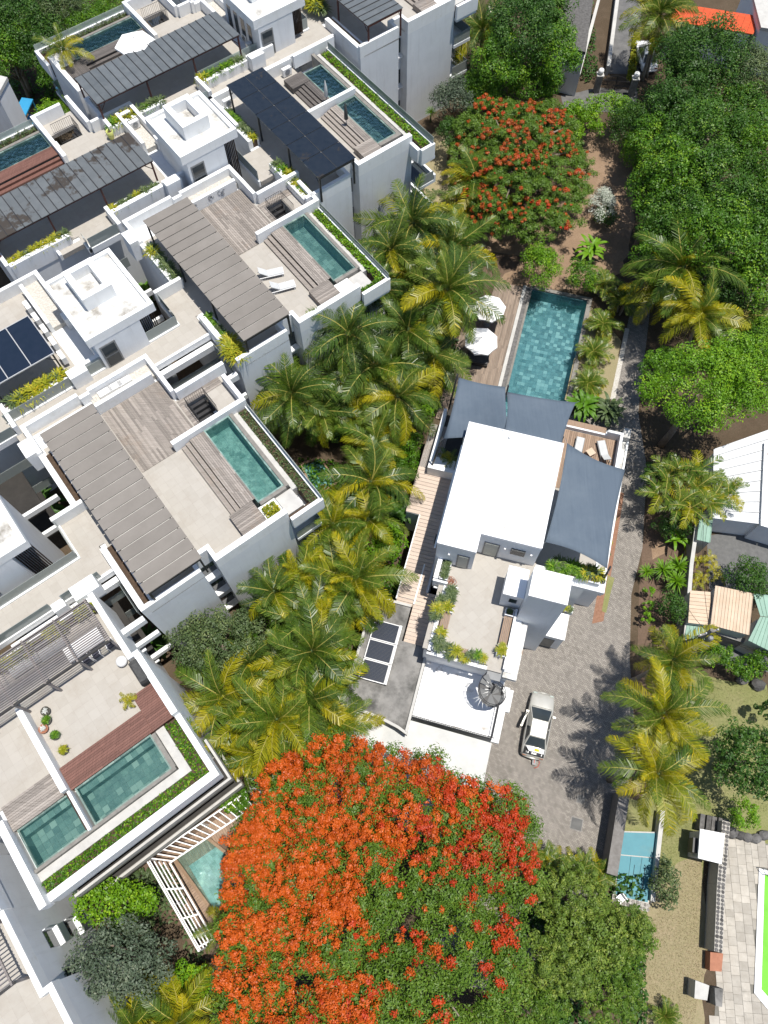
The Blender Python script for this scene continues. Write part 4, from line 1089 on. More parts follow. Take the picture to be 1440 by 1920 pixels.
    pbox('planter_pier', H, 6.55, 8.4, 19.5, 20.15, 0, 5.499, M['white'], t)
    pbox('small_planter', H, 7.2, 8.3, 18.5, 19.0, 2.1, 2.6, M['white'], t)
    # rain pipes
    m = MB()
    m.tube([(*H(-1.6, 16.6), 6.3), (*H(-.9, 16.55), 6.3), (*H(-.85, 16.3), 6.2), (*H(-.85, 16.25), 3.6)], .06, 6)
    m.tube([(*H(-2.1, 26.2), 8.9), (*H(-2.1, 18.4), 8.7)], .06, 6)
    m.build('rain_pipe', M['parapet'], t)
    # utility shelf boxes on the west wall
    pbox('meter_box', H, -2.35, -1.98, 19.6, 20.1, 6.3, 6.9, M['metal_dark'], t)
    # steps down to the pool at the garden end
    for k in range(4): pbox('garden_step', H, -.7, .6, 32.7+k*.4, 33.1+k*.4, 0, 2.6-k*.62, M['stone_rim'], t)
    return t
villa()

# spiral stair
def spiral():
    cx, cy_ = HOUSE(3.72, 11.0)
    t = thing('spiral_stair', 'dark steel spiral stair rising from the low white roof to the terrace', 'spiral stair', (cx, cy_, 3.3))
    MB().lathe(cx, cy_, [(.07, 3.302), (.07, 7.5)], 8).build('newel', M['metal_dark'], t)
    n = 15; a0 = R_(70)
    pts = []
    for i in range(n):
        th = a0 - 2*math.pi*.86*i/(n-1); z = 3.45+i*.21
        d0, d1 = th-.215, th+.215
        m = MB(); k = [(cx+.08*math.cos(th), cy_+.08*math.sin(th)), (cx+.95*math.cos(d0), cy_+.95*math.sin(d0)), (cx+.97*math.cos(th), cy_+.97*math.sin(th)), (cx+.95*math.cos(d1), cy_+.95*math.sin(d1))]
        m.prism(k, z, z+.04).build('tread', M['tread_steel' if i % 3 else 'metal_dark'], t)
        pts.append((cx+.96*math.cos(th), cy_+.96*math.sin(th), z))
    m = MB()
    for h in (.5, 1.0): m.tube([(p[0], p[1], p[2]+h) for p in pts], .022, 5)
    for p in pts: m.tube([p, (p[0], p[1], p[2]+1.0)], .014, 4)
    m.build('handrail', M['metal_dark'], t)
    pbox('landing', HOUSE, 3.1, 4.0, 11.5, 12.28, 6.3, 6.4, M['metal_grey'], t)
spiral()

# solar water heaters on the grey roof
for k, (lab, b) in enumerate((('solar collector nearest the walkway, first of three on the grey concrete roof', 13.27), ('middle one of three solar collectors on the grey concrete roof', 11.87), ('solar collector nearest the curved edge, last of three on the grey roof', 10.47))):
    x, y = HOUSE(-4, b)
    t = thing('solar_collector', lab, 'solar panel', (x, y, 3.9), 'solar collectors on the concrete roof')
    tl = 0
    pbox('frame', HOUSE, -5.0, -3.05, b-.68, b+.68, 4.16, 4.24, M['frame_alu'], t)
    pbox('absorber', HOUSE, -4.93, -3.25, b-.62, b+.62, 4.241, 4.25, M['solar'], t)
    for q in range(14): pbox('fin', HOUSE, -4.93, -3.25, b-.58+q*.088, b-.56+q*.088, 4.2505, 4.262, M['metal_dark'], t)
    pbox('header_rail', HOUSE, -3.2, -3.06, b-.68, b+.68, 4.241, 4.33, M['ac_white'], t)
    for a in (-4.9, -3.2):
        for q in (b-.6, b+.54): pbox('leg', HOUSE, a, a+.06, q, q+.06, 3.901, 4.159, M['frame_alu'], t)

# shade sails: sagging cloth between corner points
def sail(label, corners, sag, dip):
    n = 14; V = []; idx = []
    P = [Vector(c) for c in corners]
    c = sum(P, Vector())/4
    x, y = c.x, c.y
    t = thing('shade_sail', label, 'shade sail', (x, y, min(p.z for p in P)-.6), 'slate-blue shade sails')
    m = MB()
    for i in range(n+1):
        for j in range(n+1):
            u, v = i/n, j/n
            # edges curve inwards, the middle hangs
            p = (P[0]*(1-u)*(1-v) + P[1]*u*(1-v) + P[2]*u*v + P[3]*(1-u)*v)
            eu = 4*u*(1-u); ev = 4*v*(1-v)
            pull = sag*(eu*abs(2*v-1)**3 + ev*abs(2*u-1)**3)
            p = p + (c-p)*pull
            p = p - Vector((0, 0, dip*eu*ev*(.6+.4*math.sin(3*u+2*v))))
            m.v.append(tuple(p))
    for i in range(n):
        for j in range(n):
            a = i*(n+1)+j; m.face((a, a+n+1, a+n+2, a+1), .5)
    cl = m.build('cloth', M['sail'], t, smooth=True)
    sd = cl.modifiers.new('thickness', 'SOLIDIFY'); sd.thickness = .012
    r = MB()
    for p in P:
        d = (p-c).normalized(); r.tube([p-d*.05, p+d*.35], .012, 4)
    r.build('corner_cable', M['chrome'], t)
    return t
def hs(a, b, z): return (*HOUSE(a, b), z)
sail('slate-blue shade sail at the garden corner of the villa, left of the slit', [hs(-3.62, 31.8, 8.5), hs(-.18, 31.9, 8.5), hs(.95, 26.95, 9.95), hs(-3.5, 26.7, 8.3)], .05, .25)
sail('slate-blue shade sail overlapping the end of the large pool', [hs(.0, 31.65, 8.3), hs(4.95, 32.05, 8.3), hs(4.5, 27.9, 8.9), hs(.5, 27.6, 9.9)], .045, .2)
sail('largest slate-blue shade sail, on the drive side of the villa', [hs(4.8, 27.9, 9.5), hs(9.15, 27.65, 8.2), hs(9.05, 20.1, 8.3), hs(4.72, 20.35, 9.5)], .07, .3)
for lab, a, b, z0, z1, ta, tb in (('dark steel sail mast at the drive side of the villa, beside the loungers', 9.6, 28.0, 3.3, 8.6, 9.15, 27.75), ('dark steel sail mast rising from the planter at the drive corner', 9.35, 20.1, 5.9, 8.5, 9.2, 20.2),
                                  ('dark steel sail mast over the pool steps between two sails', .0, 32.3, 3.3, 8.6, .0, 32.0), ('dark steel sail mast by the boarded walkway', -4.2, 26.3, 3.4, 8.4, -3.6, 26.7), ('dark steel sail mast by the palms at the corner of the pool deck', -4.3, 32.4, 0, 8.7, -3.75, 31.9)):
    x, y = HOUSE(a, b)
    t = thing('sail_mast', lab, 'mast', (x, y, z0), 'masts holding the shade sails')
    x1, y1 = HOUSE(ta, tb)
    MB().tube([(x, y, z0), ((x+x1)/2, (y+y1)/2, (z0+z1)/2), (x1, y1, z1)], [.08, .075, .065], 8).build('pole', M['metal_dark'], t, smooth=True)
    MB().lathe(x, y, [(.2, z0+.002), (.2, z0+.03), (.09, z0+.06)], 10).build('base_plate', M['metal_dark'], t)

# large garden pool
def big_pool():
    H = HOUSE
    x, y = H(2.5, 43)
    t = thing('swimming_pool', 'long blue-green tiled pool in the garden beside a brown deck', 'pool', (x, y, 0))
    a0, a1, b0, b1 = 0, 5.0, 33.6, 48.4
    zf = -1.25
    nx, ny = 15, 44; done = 0; rest = MB()
    w, h = (a1-a0)/nx, (b1-b0)/ny
    for j in range(ny):
        for i in range(nx):
            q = (a0+i*w+.005, a0+(i+1)*w-.005, b0+j*h+.005, b0+(j+1)*h-.005)
            if 9 <= j and done < 300: pbox('pool_tile', H, *q, zf-.02, zf+rnd.uniform(0, .006), M['ptile_villa'], t); done += 1
            else: rest.box(H, *q, zf-.02, zf+rnd.uniform(0, .006), rnd.random())
    rest.build('pool_tiling', M['ptile_villa_mesh'], t, kind='stuff')
    pbox('pool_bed', H, a0-.1, a1+.1, b0-.1, b1+.1, zf-.2, zf-.021, M['ptile_villa'], t)
    for q in ((a0-.1, a0-.002, b0, b1), (a1+.002, a1+.1, b0, b1), (a0-.1, a1+.1, b1+.002, b1+.1), (a0-.1, a1+.1, b0-.1, b0-.002)):
        pbox('pool_side', H, *q, zf, .0, M['ptile_villa'], t)
    for q in ((a0-.2, a0-.003, b0, b1+.35), (a1+.003, a1+.4, b0, b1+.35), (a0, a1, b1+.003, b1+.35)):
        pbox('coping', H, *q, .002, .12, M['stone_rim'], t)
    pbox('wet_ledge', H, .003, .36, 37.0, 42.5, zf+.01, -.35, M['ptile_villa'], t)
    pbox('pool_water', H, a0, a1, b0, b1, -.10, -.06, M['water'], t)
    pbox('overflow_channel', H, -.55, -.21, 33.6, 48.6, .002, .05, M['stone_dark'], t)
    pbox('channel_kerb', H, -.85, -.56, 33.6, 48.6, .002, .12, M['concrete_lt'], t)
    planks('pool_deck', H, -3.4, -.87, 36.5, 48.35, .15, 'wood_pool', t, along='b', seed=31, w=.15)
    planks('pool_deck', H, -5.2, -3.4, 33.0, 44.0, .15, 'wood_pool', t, along='b', seed=32, w=.15)
    planks('pool_deck', H, -3.4, -.87, 33.0, 36.5, .15, 'wood_pool', t, along='b', seed=33, w=.15)
    pbox('deck_bed', H, -5.2, -.88, 33.0, 44.0, .012, .1, M['stone_rim'], t)
    pbox('deck_bed', H, -3.4, -.88, 44.0, 48.35, .012, .1, M['stone_rim'], t)
big_pool()
# ------------------------------------------------------------------ furniture and small things
class Local:
    """a frame set down at a point and turned; used to build a thing about its own origin"""
    def __init__(s, x, y, rot): s.x, s.y, s.rot = x, y, rot; s.c, s.s = math.cos(rot), math.sin(rot); s.flip = False
    def __call__(s, a, b): return (s.x+s.c*a-s.s*b, s.y+s.s*a+s.c*b)

def lounger(x, y, z, rot, label, cushion='fabric_grey', frame='metal_grey', back=.45, grp='sun loungers on the villa deck', L=1.95, W=.66):
    """head end at +a"""
    F = Local(x, y, rot); t = thing('sun_lounger', label, 'sun lounger', (x, y, z), grp)
    h = .32
    m = MB()
    for b in (-W/2, W/2-.045): m.box(F, -L/2, L/2, b, b+.045, z+h-.06, z+h)
    m.box(F, -L/2, -L/2+.05, -W/2, W/2, z+h-.061, z+h-.001); m.build('frame', M[frame], t)
    for a in (-L/2+.12, L/2-.2):
        for b in (-W/2+.01, W/2-.05): pbox('leg', F, a, a+.04, b, b+.04, z, z+h-.062, M[frame], t)
    pbox('seat', F, -L/2+.02, L*.14, -W/2+.05, W/2-.05, z+h-.03, z+h+.05, M[cushion], t)
    m = MB(); a0, a1 = L*.145, L/2
    p = [(a0, z+h), (a1-.06, z+h+back), (a1-.06, z+h+back+.08), (a0, z+h+.08)]
    k = len(m.v)
    for b in (-W/2+.05, W/2-.05):
        for a, zz in p: m.v.append((*F(a, b), zz))
    for q in ((0,1,2,3), (7,6,5,4), (0,4,5,1), (1,5,6,2), (2,6,7,3), (3,7,4,0)): m.face(q)
    m.build('backrest', M[cushion], t)
    return t
x, y = at(509, 517, T); lounger(x, y, T, R_(196), 'white resin sun lounger with pale sling, upper of the two on the beige roof tiles', 'fabric_grey', 'plastic_white', .5, 'white loungers on the roof terrace', 1.9, .7)
x, y = at(531, 542, T); lounger(x, y, T, R_(199), 'white resin sun lounger with pale sling, lower of the two on the beige roof tiles', 'fabric_grey', 'plastic_white', .5, 'white loungers on the roof terrace', 1.9, .7)
x, y = at(1086, 838, 3.9); lounger(x, y, 3.4, R_(-106), 'pale grey cushioned lounger left of the little wooden table on the brown deck', back=.12)
x, y = at(1133, 845, 3.9); lounger(x, y, 3.4, R_(-84), 'pale grey cushioned lounger right of the little wooden table, its back raised', back=.42)
x, y = at(1108, 847, 3.8)
F = Local(x, y, R_(30)); t = thing('side_table', 'small square wooden table between the two grey loungers', 'table', (x, y, 3.4))
pbox('table_top', F, -.28, .28, -.28, .28, 3.74, 3.79, M['sheet_beige'], t)
for a in (-.24, .19):
    for b in (-.24, .19): pbox('leg', F, a, a+.05, b, b+.05, 3.4, 3.739, M['sheet_beige'], t)
# low court seat beside the loungers
x, y = HOUSE(4.78, 31.3); t = thing('deck_chair', 'dark metal chair half hidden under the sail edge beside the loungers', 'chair', (x, y, 3.4))
F = Local(x, y, R_(75))
pbox('seat', F, -.25, .25, -.25, .25, 3.8, 3.85, M['seat'], t)
for a in (-.25, .2):
    for b in (-.25, .2): pbox('leg', F, a, a+.05, b, b+.05, 3.4, 3.799, M['metal_dark'], t)
for k in range(4): pbox('back_slat', F, .2, .24, -.25+k*.13, -.17+k*.13, 3.851, 4.3, M['metal_dark'], t)

def parasol(x, y, z, R, h, label, n=8, rot=.2):
    t = thing('parasol', label, 'parasol', (x, y, z), 'open white parasols')
    m = MB(); apex = (x, y, z+h); k = 0
    rim = [(x+R*math.cos(rot+2*math.pi*i/n), y+R*math.sin(rot+2*math.pi*i/n), z+h-.5) for i in range(n)]
    for i in range(n):
        a, b = rim[i], rim[(i+1) % n]
        mid = ((a[0]+b[0])/2*.985+x*.015, (a[1]+b[1])/2*.985+y*.015, a[2]+.05)
        c = len(m.v); m.v += [apex, a, mid, b]; m.face((c, c+1, c+2), .4); m.face((c, c+2, c+3), .6)
        d = len(m.v); m.v += [a, mid, (mid[0], mid[1], mid[2]-.14), (a[0], a[1], a[2]-.16)]; m.face((d, d+3, d+2, d+1))
        d = len(m.v); m.v += [mid, b, (b[0], b[1], b[2]-.16), (mid[0], mid[1], mid[2]-.14)]; m.face((d, d+3, d+2, d+1))
    m.build('canopy', M['fabric_white'], t)
    MB().lathe(x, y, [(.03, z), (.03, z+h-.02)], 8).build('pole', M['metal_grey'], t)
    MB().lathe(x, y, [(.0, z+h+.0), (.05, z+h+.03), (.03, z+h+.1)], 8).build('finial', M['metal_grey'], t)
    MB().lathe(x, y, [(.3, z+.001), (.3, z+.06), (.05, z+.1)], 12).build('base', M['concrete'], t)
    m = MB()
    for p in rim: m.tube([(x, y, z+h-.06), (p[0], p[1], p[2]-.02)], .012, 4)
    m.build('ribs', M['metal_grey'], t)
    return t
x, y = at(903, 636, 2.7); parasol(x, y, .15, 1.45, 2.75, 'white octagonal parasol over the dark daybed on the pool deck', rot=.35)
x, y = at(918, 574, 2.7); parasol(x, y, .15, 1.45, 2.75, 'white octagonal parasol half covered by palm fronds at the top of the pool deck', rot=.1)
x, y = at(252, 78, T+2.6); parasol(x, y, T, 1.75, 2.9, 'white parasol beside the roof pool at the upper left', n=6, rot=.3)
x, y = at(897, 668, .6); F = Local(x, y, R_(-12)); t = thing('daybed', 'dark double daybed in the shade of the lower parasol', 'daybed', (x, y, .15))
pbox('mattress', F, -.85, .85, -.7, .55, .5, .66, M['seat'], t); pbox('base', F, -.9, .9, -.75, .6, .25, .499, M['metal_dark'], t)
pbox('headrest', F, -.9, .9, .56, .7, .25, .95, M['metal_grey'], t)
for a in (-.85, .77):
    for b in (-.7, .5): pbox('leg', F, a, a+.08, b, b+.08, .15, .249, M['metal_dark'], t)
def closed_parasol(px, py, label, mat):
    x, y = at(px, py, T+.2)
    t = thing('closed_parasol', label, 'parasol', (x, y, T), 'closed parasols between the twin pools')
    MB().lathe(x, y, [(.06, T+.9), (.17, T+1.0), (.13, T+1.8), (.04, T+2.35), (.01, T+2.45)], 8).build('folded_canopy', M[mat], t, smooth=True)
    MB().lathe(x, y, [(.025, T+.02), (.025, T+.95)], 6).build('pole', M['metal_grey'], t)
    MB().lathe(x, y, [(.28, T+.002), (.28, T+.07), (.04, T+.1)], 10).build('base', M['concrete'], t)
closed_parasol(613, 196, 'closed pale blue parasol standing on the dark pool steps', 'fabric_grey')
closed_parasol(650, 238, 'closed black parasol standing on the grey pool steps', 'seat')

# terrace of the end block: dining chairs, table, lamp globe, covered grill, sofa
def chair(px, py, rot, label):
    x, y = at(px, py, T+.45); F = Local(x, y, rot); t = thing('dining_chair', label, 'chair', (x, y, T), 'white framed dining chairs under the slatted pergola')
    pbox('seat', F, -.24, .24, -.24, .24, T+.44, T+.48, M['fabric_navy'], t)
    for a in (-.26, .22):
        for b in (-.26, .22): pbox('leg', F, a, a+.04, b, b+.04, T+.001, T+.66 if a < 0 else T+.9, M['plastic_white'], t)
    for b in (-.26, .22): pbox('armrest', F, -.26, .26, b, b+.045, T+.661, T+.69, M['plastic_white'], t)
    pbox('backrest', F, .225, .25, -.215, .215, T+.55, T+.9, M['fabric_navy'], t)
a = R_(AP)
chair(163, 1237, a+.1, 'white framed dining chair with dark sling, leftmost of the three past the pergola edge')
chair(181, 1226, a-.1, 'white framed dining chair with dark sling, middle of the three past the pergola edge')
chair(207, 1208, a+.05, 'white framed dining chair with dark sling, nearest the white ball lamp')
x, y = at(160, 1205, T+.75); F = Local(x, y, a); t = thing('dining_table', 'pale dining table seen between the pergola slats', 'table', (x, y, T))
pbox('table_top', F, -.5, .5, -1.3, 1.0, T+.72, T+.76, M['plastic_white'], t)
for p in (-.44, .38):
    for q in (-1.2, .86): pbox('leg', F, p, p+.06, q, q+.06, T+.001, T+.719, M['plastic_white'], t)
for k, (px, py, lab) in enumerate(((100, 1215, 'dark outdoor sofa under the middle of the slatted pergola'), (45, 1245, 'dark outdoor sofa under the left end of the slatted pergola'))):
    x, y = at(px, py, T+.4); F = Local(x, y, a); t = thing('sofa', lab, 'sofa', (x, y, T), 'outdoor sofas under the slatted pergola')
    pbox('base', F, -.4, .4, -.9, .9, T+.05, T+.35, M['metal_grey'], t)
    for q in (-.88, .02): pbox('cushion', F, -.3, .38, q, q+.86, T+.351, T+.5, M['fabric_grey'], t)
    pbox('back', F, -.52, -.401, -.9, .9, T+.05, T+.8, M['metal_grey'], t)
x, y = at(228, 1240, T+.4); t = thing('ball_lamp', 'large white ball lamp standing by the white wall', 'lamp', (x, y, T))
m = MB(); m.lathe(x, y, [(.0, T+.06)]+[(.34*math.sin(math.pi*i/10), T+.4-.34*math.cos(math.pi*i/10)) for i in range(1, 10)]+[(.0, T+.74)], 18); m.build('globe', M['plastic_white'], t, smooth=True)
MB().lathe(x, y, [(.16, T+.001), (.16, T+.07)], 12).build('foot', M['metal_dark'], t)
x, y = at(262, 1260, T+.6); F = Local(x, y, a); t = thing('covered_grill', 'dark covered barbecue standing against the white wall', 'barbecue', (x, y, T))
m = MB(); m.ring([[(*F(p*s, q*s), z) for p, q in ((-.75, -.3), (.75, -.3), (.8, 0), (.75, .3), (-.75, .3), (-.8, 0))] for s, z in ((1, T+.03), (.98, T+.7), (.9, T+1.0), (.55, T+1.15))]); m.build('cover', M['seat'], t)
pbox('wheel_base', F, -.6, .6, -.2, .2, T+.001, T+.05, M['rubber'], t)

# air conditioning boxes
for F, a, b, tr, lab in ((E4, -14.9, -2.7, True, 'white air conditioner at the corner of the nearest grey pergola'), (W2, -15.2, 4.9, False, 'white air conditioner with its round fan in the trough beside the yellow-green pot'),
                         (W2, -15.25, 3.6, False, 'second white air conditioner in the trough beside the yellow-green pot'), (E2, -13.2, -2.6, True, 'white air conditioner in the back corner of the black glass pergola'),
                         (E2, -13.3, 3.5, True, 'white air conditioner high in the corner behind the potted palm'), (W1, -15.3, -.8, True, 'white air conditioner behind the long dark pergola at top'), (W1, -15.1, -2.0, False, 'white air conditioner by the dark pergola corner at top')):
    ac_unit(F, a, b, T+(.3 if F in (W2,) else .001), lab, tr)
for k in range(5):
    p = [(52, 575), (68, 597), (84, 619), (100, 642), (116, 668)][k]
    x, y = at(*p, T+.8); q = W3.inv((x, y))
    ac_unit(W3, q[0], q[1], T+.3, ['topmost', 'second from the top', 'middle', 'second from the bottom', 'lowest'][k]+' white air conditioner in the row of five beside the solar panels', True, 'row of air conditioners beside the solar panels')
for k, (px, py) in enumerate(((232, 713), (215, 722), (196, 733))):
    x, y = at(px, py, T+.6); q = E4.inv((x, y)); t = thing('roof_slab_block', ['right', 'middle', 'left'][k]+' low white block in the pebble trough above the large timber deck', 'block', (x, y, T+.3), 'white blocks in the pebble trough')
    pbox('block', E4, q[0]-.25, q[0]+.25, q[1]-.5, q[1]+.5, T+.301, T+.55, M['ac_white'], t)

# ---- the parked car with its door and boot open
def car(px, py, rot, label, open_parts=True, mat='car', grp=None, z=0.015):
    x, y = at(px, py, .6); F = Local(x, y, rot)                      # +b is the front
    t = thing('parked_car', label, 'car', (x, y, z), grp)
    def ringpts(b, w, zb, zt, rt):
        pts = []
        for s, zz in ((-.86, zb), (-1, zb+.16), (-1.0, (zb+zt)/2+.08), (-.97, zt-.09), (-.84, zt-rt*.3), (-.4, zt), (.4, zt), (.84, zt-rt*.3), (.97, zt-.09), (1.0, (zb+zt)/2+.08), (1, zb+.16), (.86, zb)):
            pts.append((*F(s*w, b), z+zz))
        return pts
    L = [(-2.26, .62, .36, .60), (-2.2, .74, .28, .80), (-2.0, .82, .22, .90), (-1.5, .85, .2, .93), (-.8, .86, .2, .95), (0, .86, .2, .95), (.75, .86, .2, .94), (1.3, .855, .2, .88), (1.8, .83, .22, .80), (2.08, .76, .26, .70), (2.2, .66, .32, .58), (2.25, .55, .38, .50)]
    m = MB(); m.ring([ringpts(b, w, zb, zt, .1) for b, w, zb, zt in L]); m.build('body', M[mat], t, smooth=True)
    # greenhouse: pillars and roof as one skin, panes set just proud of it
    base = [(-.76, -1.62), (.76, -1.62), (.79, 1.12), (-.79, 1.12)]; top = [(-.56, -.98), (.56, -.98), (.58, .20), (-.58, .20)]
    zb, zt = z+.90, z+1.40
    m = MB()
    r0 = [(*F(a, b), zb) for a, b in base]; r1 = [(*F(a, b), zt-.03) for a, b in top]; r2 = [(*F(a*.9, b*.93-.02), zt+.02) for a, b in top]
    m.ring([r0, r1, r2]); m.build('cabin', M[mat], t)
    def pane(name, i, j, s0=.04, s1=.96, u0=.06, u1=.97):
        A, B, C, D = (Vector(r0[i]), Vector(r0[j]), Vector(r1[j]), Vector(r1[i]))
        P = lambda u, v: (A*(1-u)+B*u)*(1-v)+(D*(1-u)+C*u)*v
        n = (B-A).cross(D-A).normalized()*.012
        q = [P(s0, u0)+n, P(s1, u0)+n, P(s1, u1)+n, P(s0, u1)+n]
        m = MB(); m.quad(*[tuple(v) for v in q]); m.build(name, M['window'], t)
    pane('windscreen', 2, 3); pane('rear_window', 0, 1)
    pane('side_window', 1, 2, .1, .5); pane('side_window', 1, 2, .54, .9); pane('side_window', 3, 0, .5, .9)
    if not open_parts: pane('side_window', 3, 0, .1, .46)
    for a in (-.78, .78):
        for b in (-1.38, 1.36):
            wx, wy = F(a, b); ax_ = Vector((F(1, 0)[0]-x, F(1, 0)[1]-y, 0))
            s = 1 if a > 0 else -1
            c0 = Vector((wx, wy, z+.30)) - ax_*.09; c1 = Vector((wx, wy, z+.30)) + ax_*.095
            w = MB().tube([c0, c1], .30, 16).build('wheel', M['rubber'], t)
            MB().tube([c0+ax_*(.17 if s > 0 else .0)-ax_*.005, c0+ax_*(.195 if s > 0 else -.012)], .19, 12).build('rim', M['chrome'], w)
    for a in (-.58, .58):
        pbox('headlight', F, a-.14, a+.14, 2.1, 2.2, z+.55, z+.66, M['glass'], t)
        pbox('tail_light', F, a-.13, a+.13, -2.245, -2.19, z+.6, z+.74, M['clay'], t)
    for a in (-.93, .93):
        pbox('mirror', F, a-.1, a+.1, .62, .74, z+.9, z+1.03, M[mat], t)
    for e0, e1, nm in ((2.2, 2.27, 'bumper'), (-2.2, -2.28, 'bumper')):
        m = MB(); m.tube([(*F(-.78, e0-.14*(1 if e0 > 0 else -1)), z+.42), (*F(-.6, e0), z+.42), (*F(0, e1), z+.42), (*F(.6, e0), z+.42), (*F(.78, e0-.14*(1 if e0 > 0 else -1)), z+.42)], .09, 8); m.build(nm, M[mat], t, smooth=True)
    for b in (-1.66, 1.16):
        pbox('panel_gap', F, -.72, .72, b-.008, b+.008, z+.9, z+(.953 if b < 0 else .925), M['rubber'], t)
    if open_parts:
        # front left door swung out on its front hinge
        hx, hy = F(-.86, .72); D = Local(hx, hy, rot+R_(180+56))
        # door runs along -b of the car turned outwards
        dv = Local(hx, hy, rot - R_(14))
        m = MB(); m.box(dv, -.09, .04, -1.18, 0, z+.28, z+.90); d = m.build('door', M[mat], t)
        pbox('door_trim', dv, .031, .06, -1.05, -.05, z+.34, z+.86, M['seat'], d)
        m = MB()
        for zz, b0, b1 in ((z+1.32, -.95, -.45),): m.box(dv, -.03, .0, b0, b1, zz, zz+.04)
        m.tube([(*dv(-.02, -1.06), z+.9), (*dv(-.02, -.95), z+1.33)], .025, 4); m.tube([(*dv(-.02, -.03), z+.9), (*dv(-.02, -.47), z+1.33)], .025, 4)
        m.build('door_window_frame', M['metal_dark'], d)
        m = MB(); m.box(F, -.872, -.84, -.38, .7, z+.3, z+.86); m.build('door_opening', M['seat'], t)
        for b in (-.25,): pbox('seat', F, -.83, -.3, b, b+.5, z+.4, z+.6, M['seat'], t)
        # boot well with its lid lifted and clutter inside
        pbox('boot_well', F, -.7, .7, -2.16, -1.7, z+.905, z+.94, M['rubber'], t)
        m = MB(); p = [F(-.62, -1.62), F(.66, -1.62), F(.62, -1.95), F(-.4, -1.95)]
        m.quad((*p[0], z+.97), (*p[3], z+1.22), (*p[2], z+1.22), (*p[1], z+.97)); k = m.build('boot_lid', M['plastic_white'], t)
        sd = k.modifiers.new('thickness', 'SOLIDIFY'); sd.thickness = .04; sd.offset = -1
        m = MB(); q = [F(.0, -1.70), F(.3, -1.70), F(.28, -1.88), F(-.02, -1.88)]
        m.quad((*q[0], z+1.05), (*q[3], z+1.19), (*q[2], z+1.19), (*q[1], z+1.05)); m.build('yellow_sheet', M['yellow'], k)
        r = random.Random(4)
        for i in range(9):
            a = -.55+i*.13; h = r.uniform(.03, .1)
            pbox('boot_item', F, a, a+r.uniform(.06, .11), -2.1, -1.95+r.uniform(-.05, .05), z+.936, z+.936+h, M[r.choice(['chrome', 'metal_grey', 'ac_white', 'metal_dark', 'fabric_navy'])], t)
    return t
car(1009, 1359, R_(-14.6), 'silver-white saloon car on the paved drive with its left front door and boot open')
x, y = at(1001, 1428, .1); F = Local(x, y, R_(-10)); t = thing('tool_box', 'small dark tool box lying on the paving behind the open car boot', 'tool box', (x, y, .012))
pbox('box', F, -.12, .12, -.22, .22, .013, .22, M['metal_dark'], t); pbox('lid', F, -.13, .13, -.23, .23, .221, .26, M['metal_grey'], t); pbox('carry_handle', F, -.02, .02, -.12, .12, .261, .3, M['red'], t)
m = MB(); m.tube([(*F(.25, .25), .03), (*F(.4, 0), .03), (*F(.3, -.3), .03), (*F(.05, -.42), .03)], .025, 5)
tag(m.build('hose', M['red'], smooth=True), 'short orange-red hose lying beside the tool box behind the car', 'hose')
# covers in the paving
for k, (px, py, w, lab) in enumerate(((1081, 1545, .36, 'square dark manhole cover in the paved drive'), (1089, 1499, .22, 'smaller worn manhole cover in the paved drive'))):
    x, y = at(px, py, 0); t = thing('manhole_cover', lab, 'manhole cover', (x, y, .01), 'covers in the paved drive')
    pbox('plate', HOUSE, *[v for v in (HOUSE.inv((x, y))[0]-w, HOUSE.inv((x, y))[0]+w, HOUSE.inv((x, y))[1]-w, HOUSE.inv((x, y))[1]+w)], .012, .022, M['yard'], t)
    pbox('frame', HOUSE, *[v for v in (HOUSE.inv((x, y))[0]-w-.05, HOUSE.inv((x, y))[0]+w+.05, HOUSE.inv((x, y))[1]-w-.05, HOUSE.inv((x, y))[1]+w+.05)], .0115, .018, M['concrete'], t)
# red wire sculpture on the villa terrace
x, y = HOUSE(-.55, 17.1); t = thing('wire_ornament', 'round red wire ornament lying on the villa terrace beside the planter', 'ornament', (x, y, 6.6))
m = MB(); r = random.Random(3)
for k in range(9):
    cx_, cy_, rr = x+r.uniform(-.2, .2), y+r.uniform(-.2, .2), r.uniform(.12, .3)
    m.tube([(cx_+rr*math.cos(i*.7), cy_+rr*math.sin(i*.7), 6.63+.03*k+.05*math.sin(i*.7+k)) for i in range(10)], .014, 4)
m.build('wire', M['clay'], t)

# curly black wall ornaments above the timber deck of the loungers block
for k, (b, lab) in enumerate(((1.35, 'curly black line ornament on the white wall beside the pergola edge'), (3.0, 'row of small black line marks on the white deck wall'), (3.9, 'black line drawing of a rounded figure on the white deck wall'))):
    t = thing('wall_ornament', lab, 'wall ornament', (*E3(-14.44, b), T+.5), 'black line ornaments on the deck wall'); m = MB(); r = random.Random(k)
    for q in range((4, 3, 5)[k]):
        cb, cz, rr = b+r.uniform(-.2, .25), T+.5+r.uniform(-.2, .2), r.uniform(.07, .2)
        m.tube([(*E3(-14.455, cb+rr*math.cos(i*.6+q)), cz+rr*math.sin(i*.6+q)*1.2) for i in range(8)], .013, 4)
    m.build('line', M['metal_dark'], t)

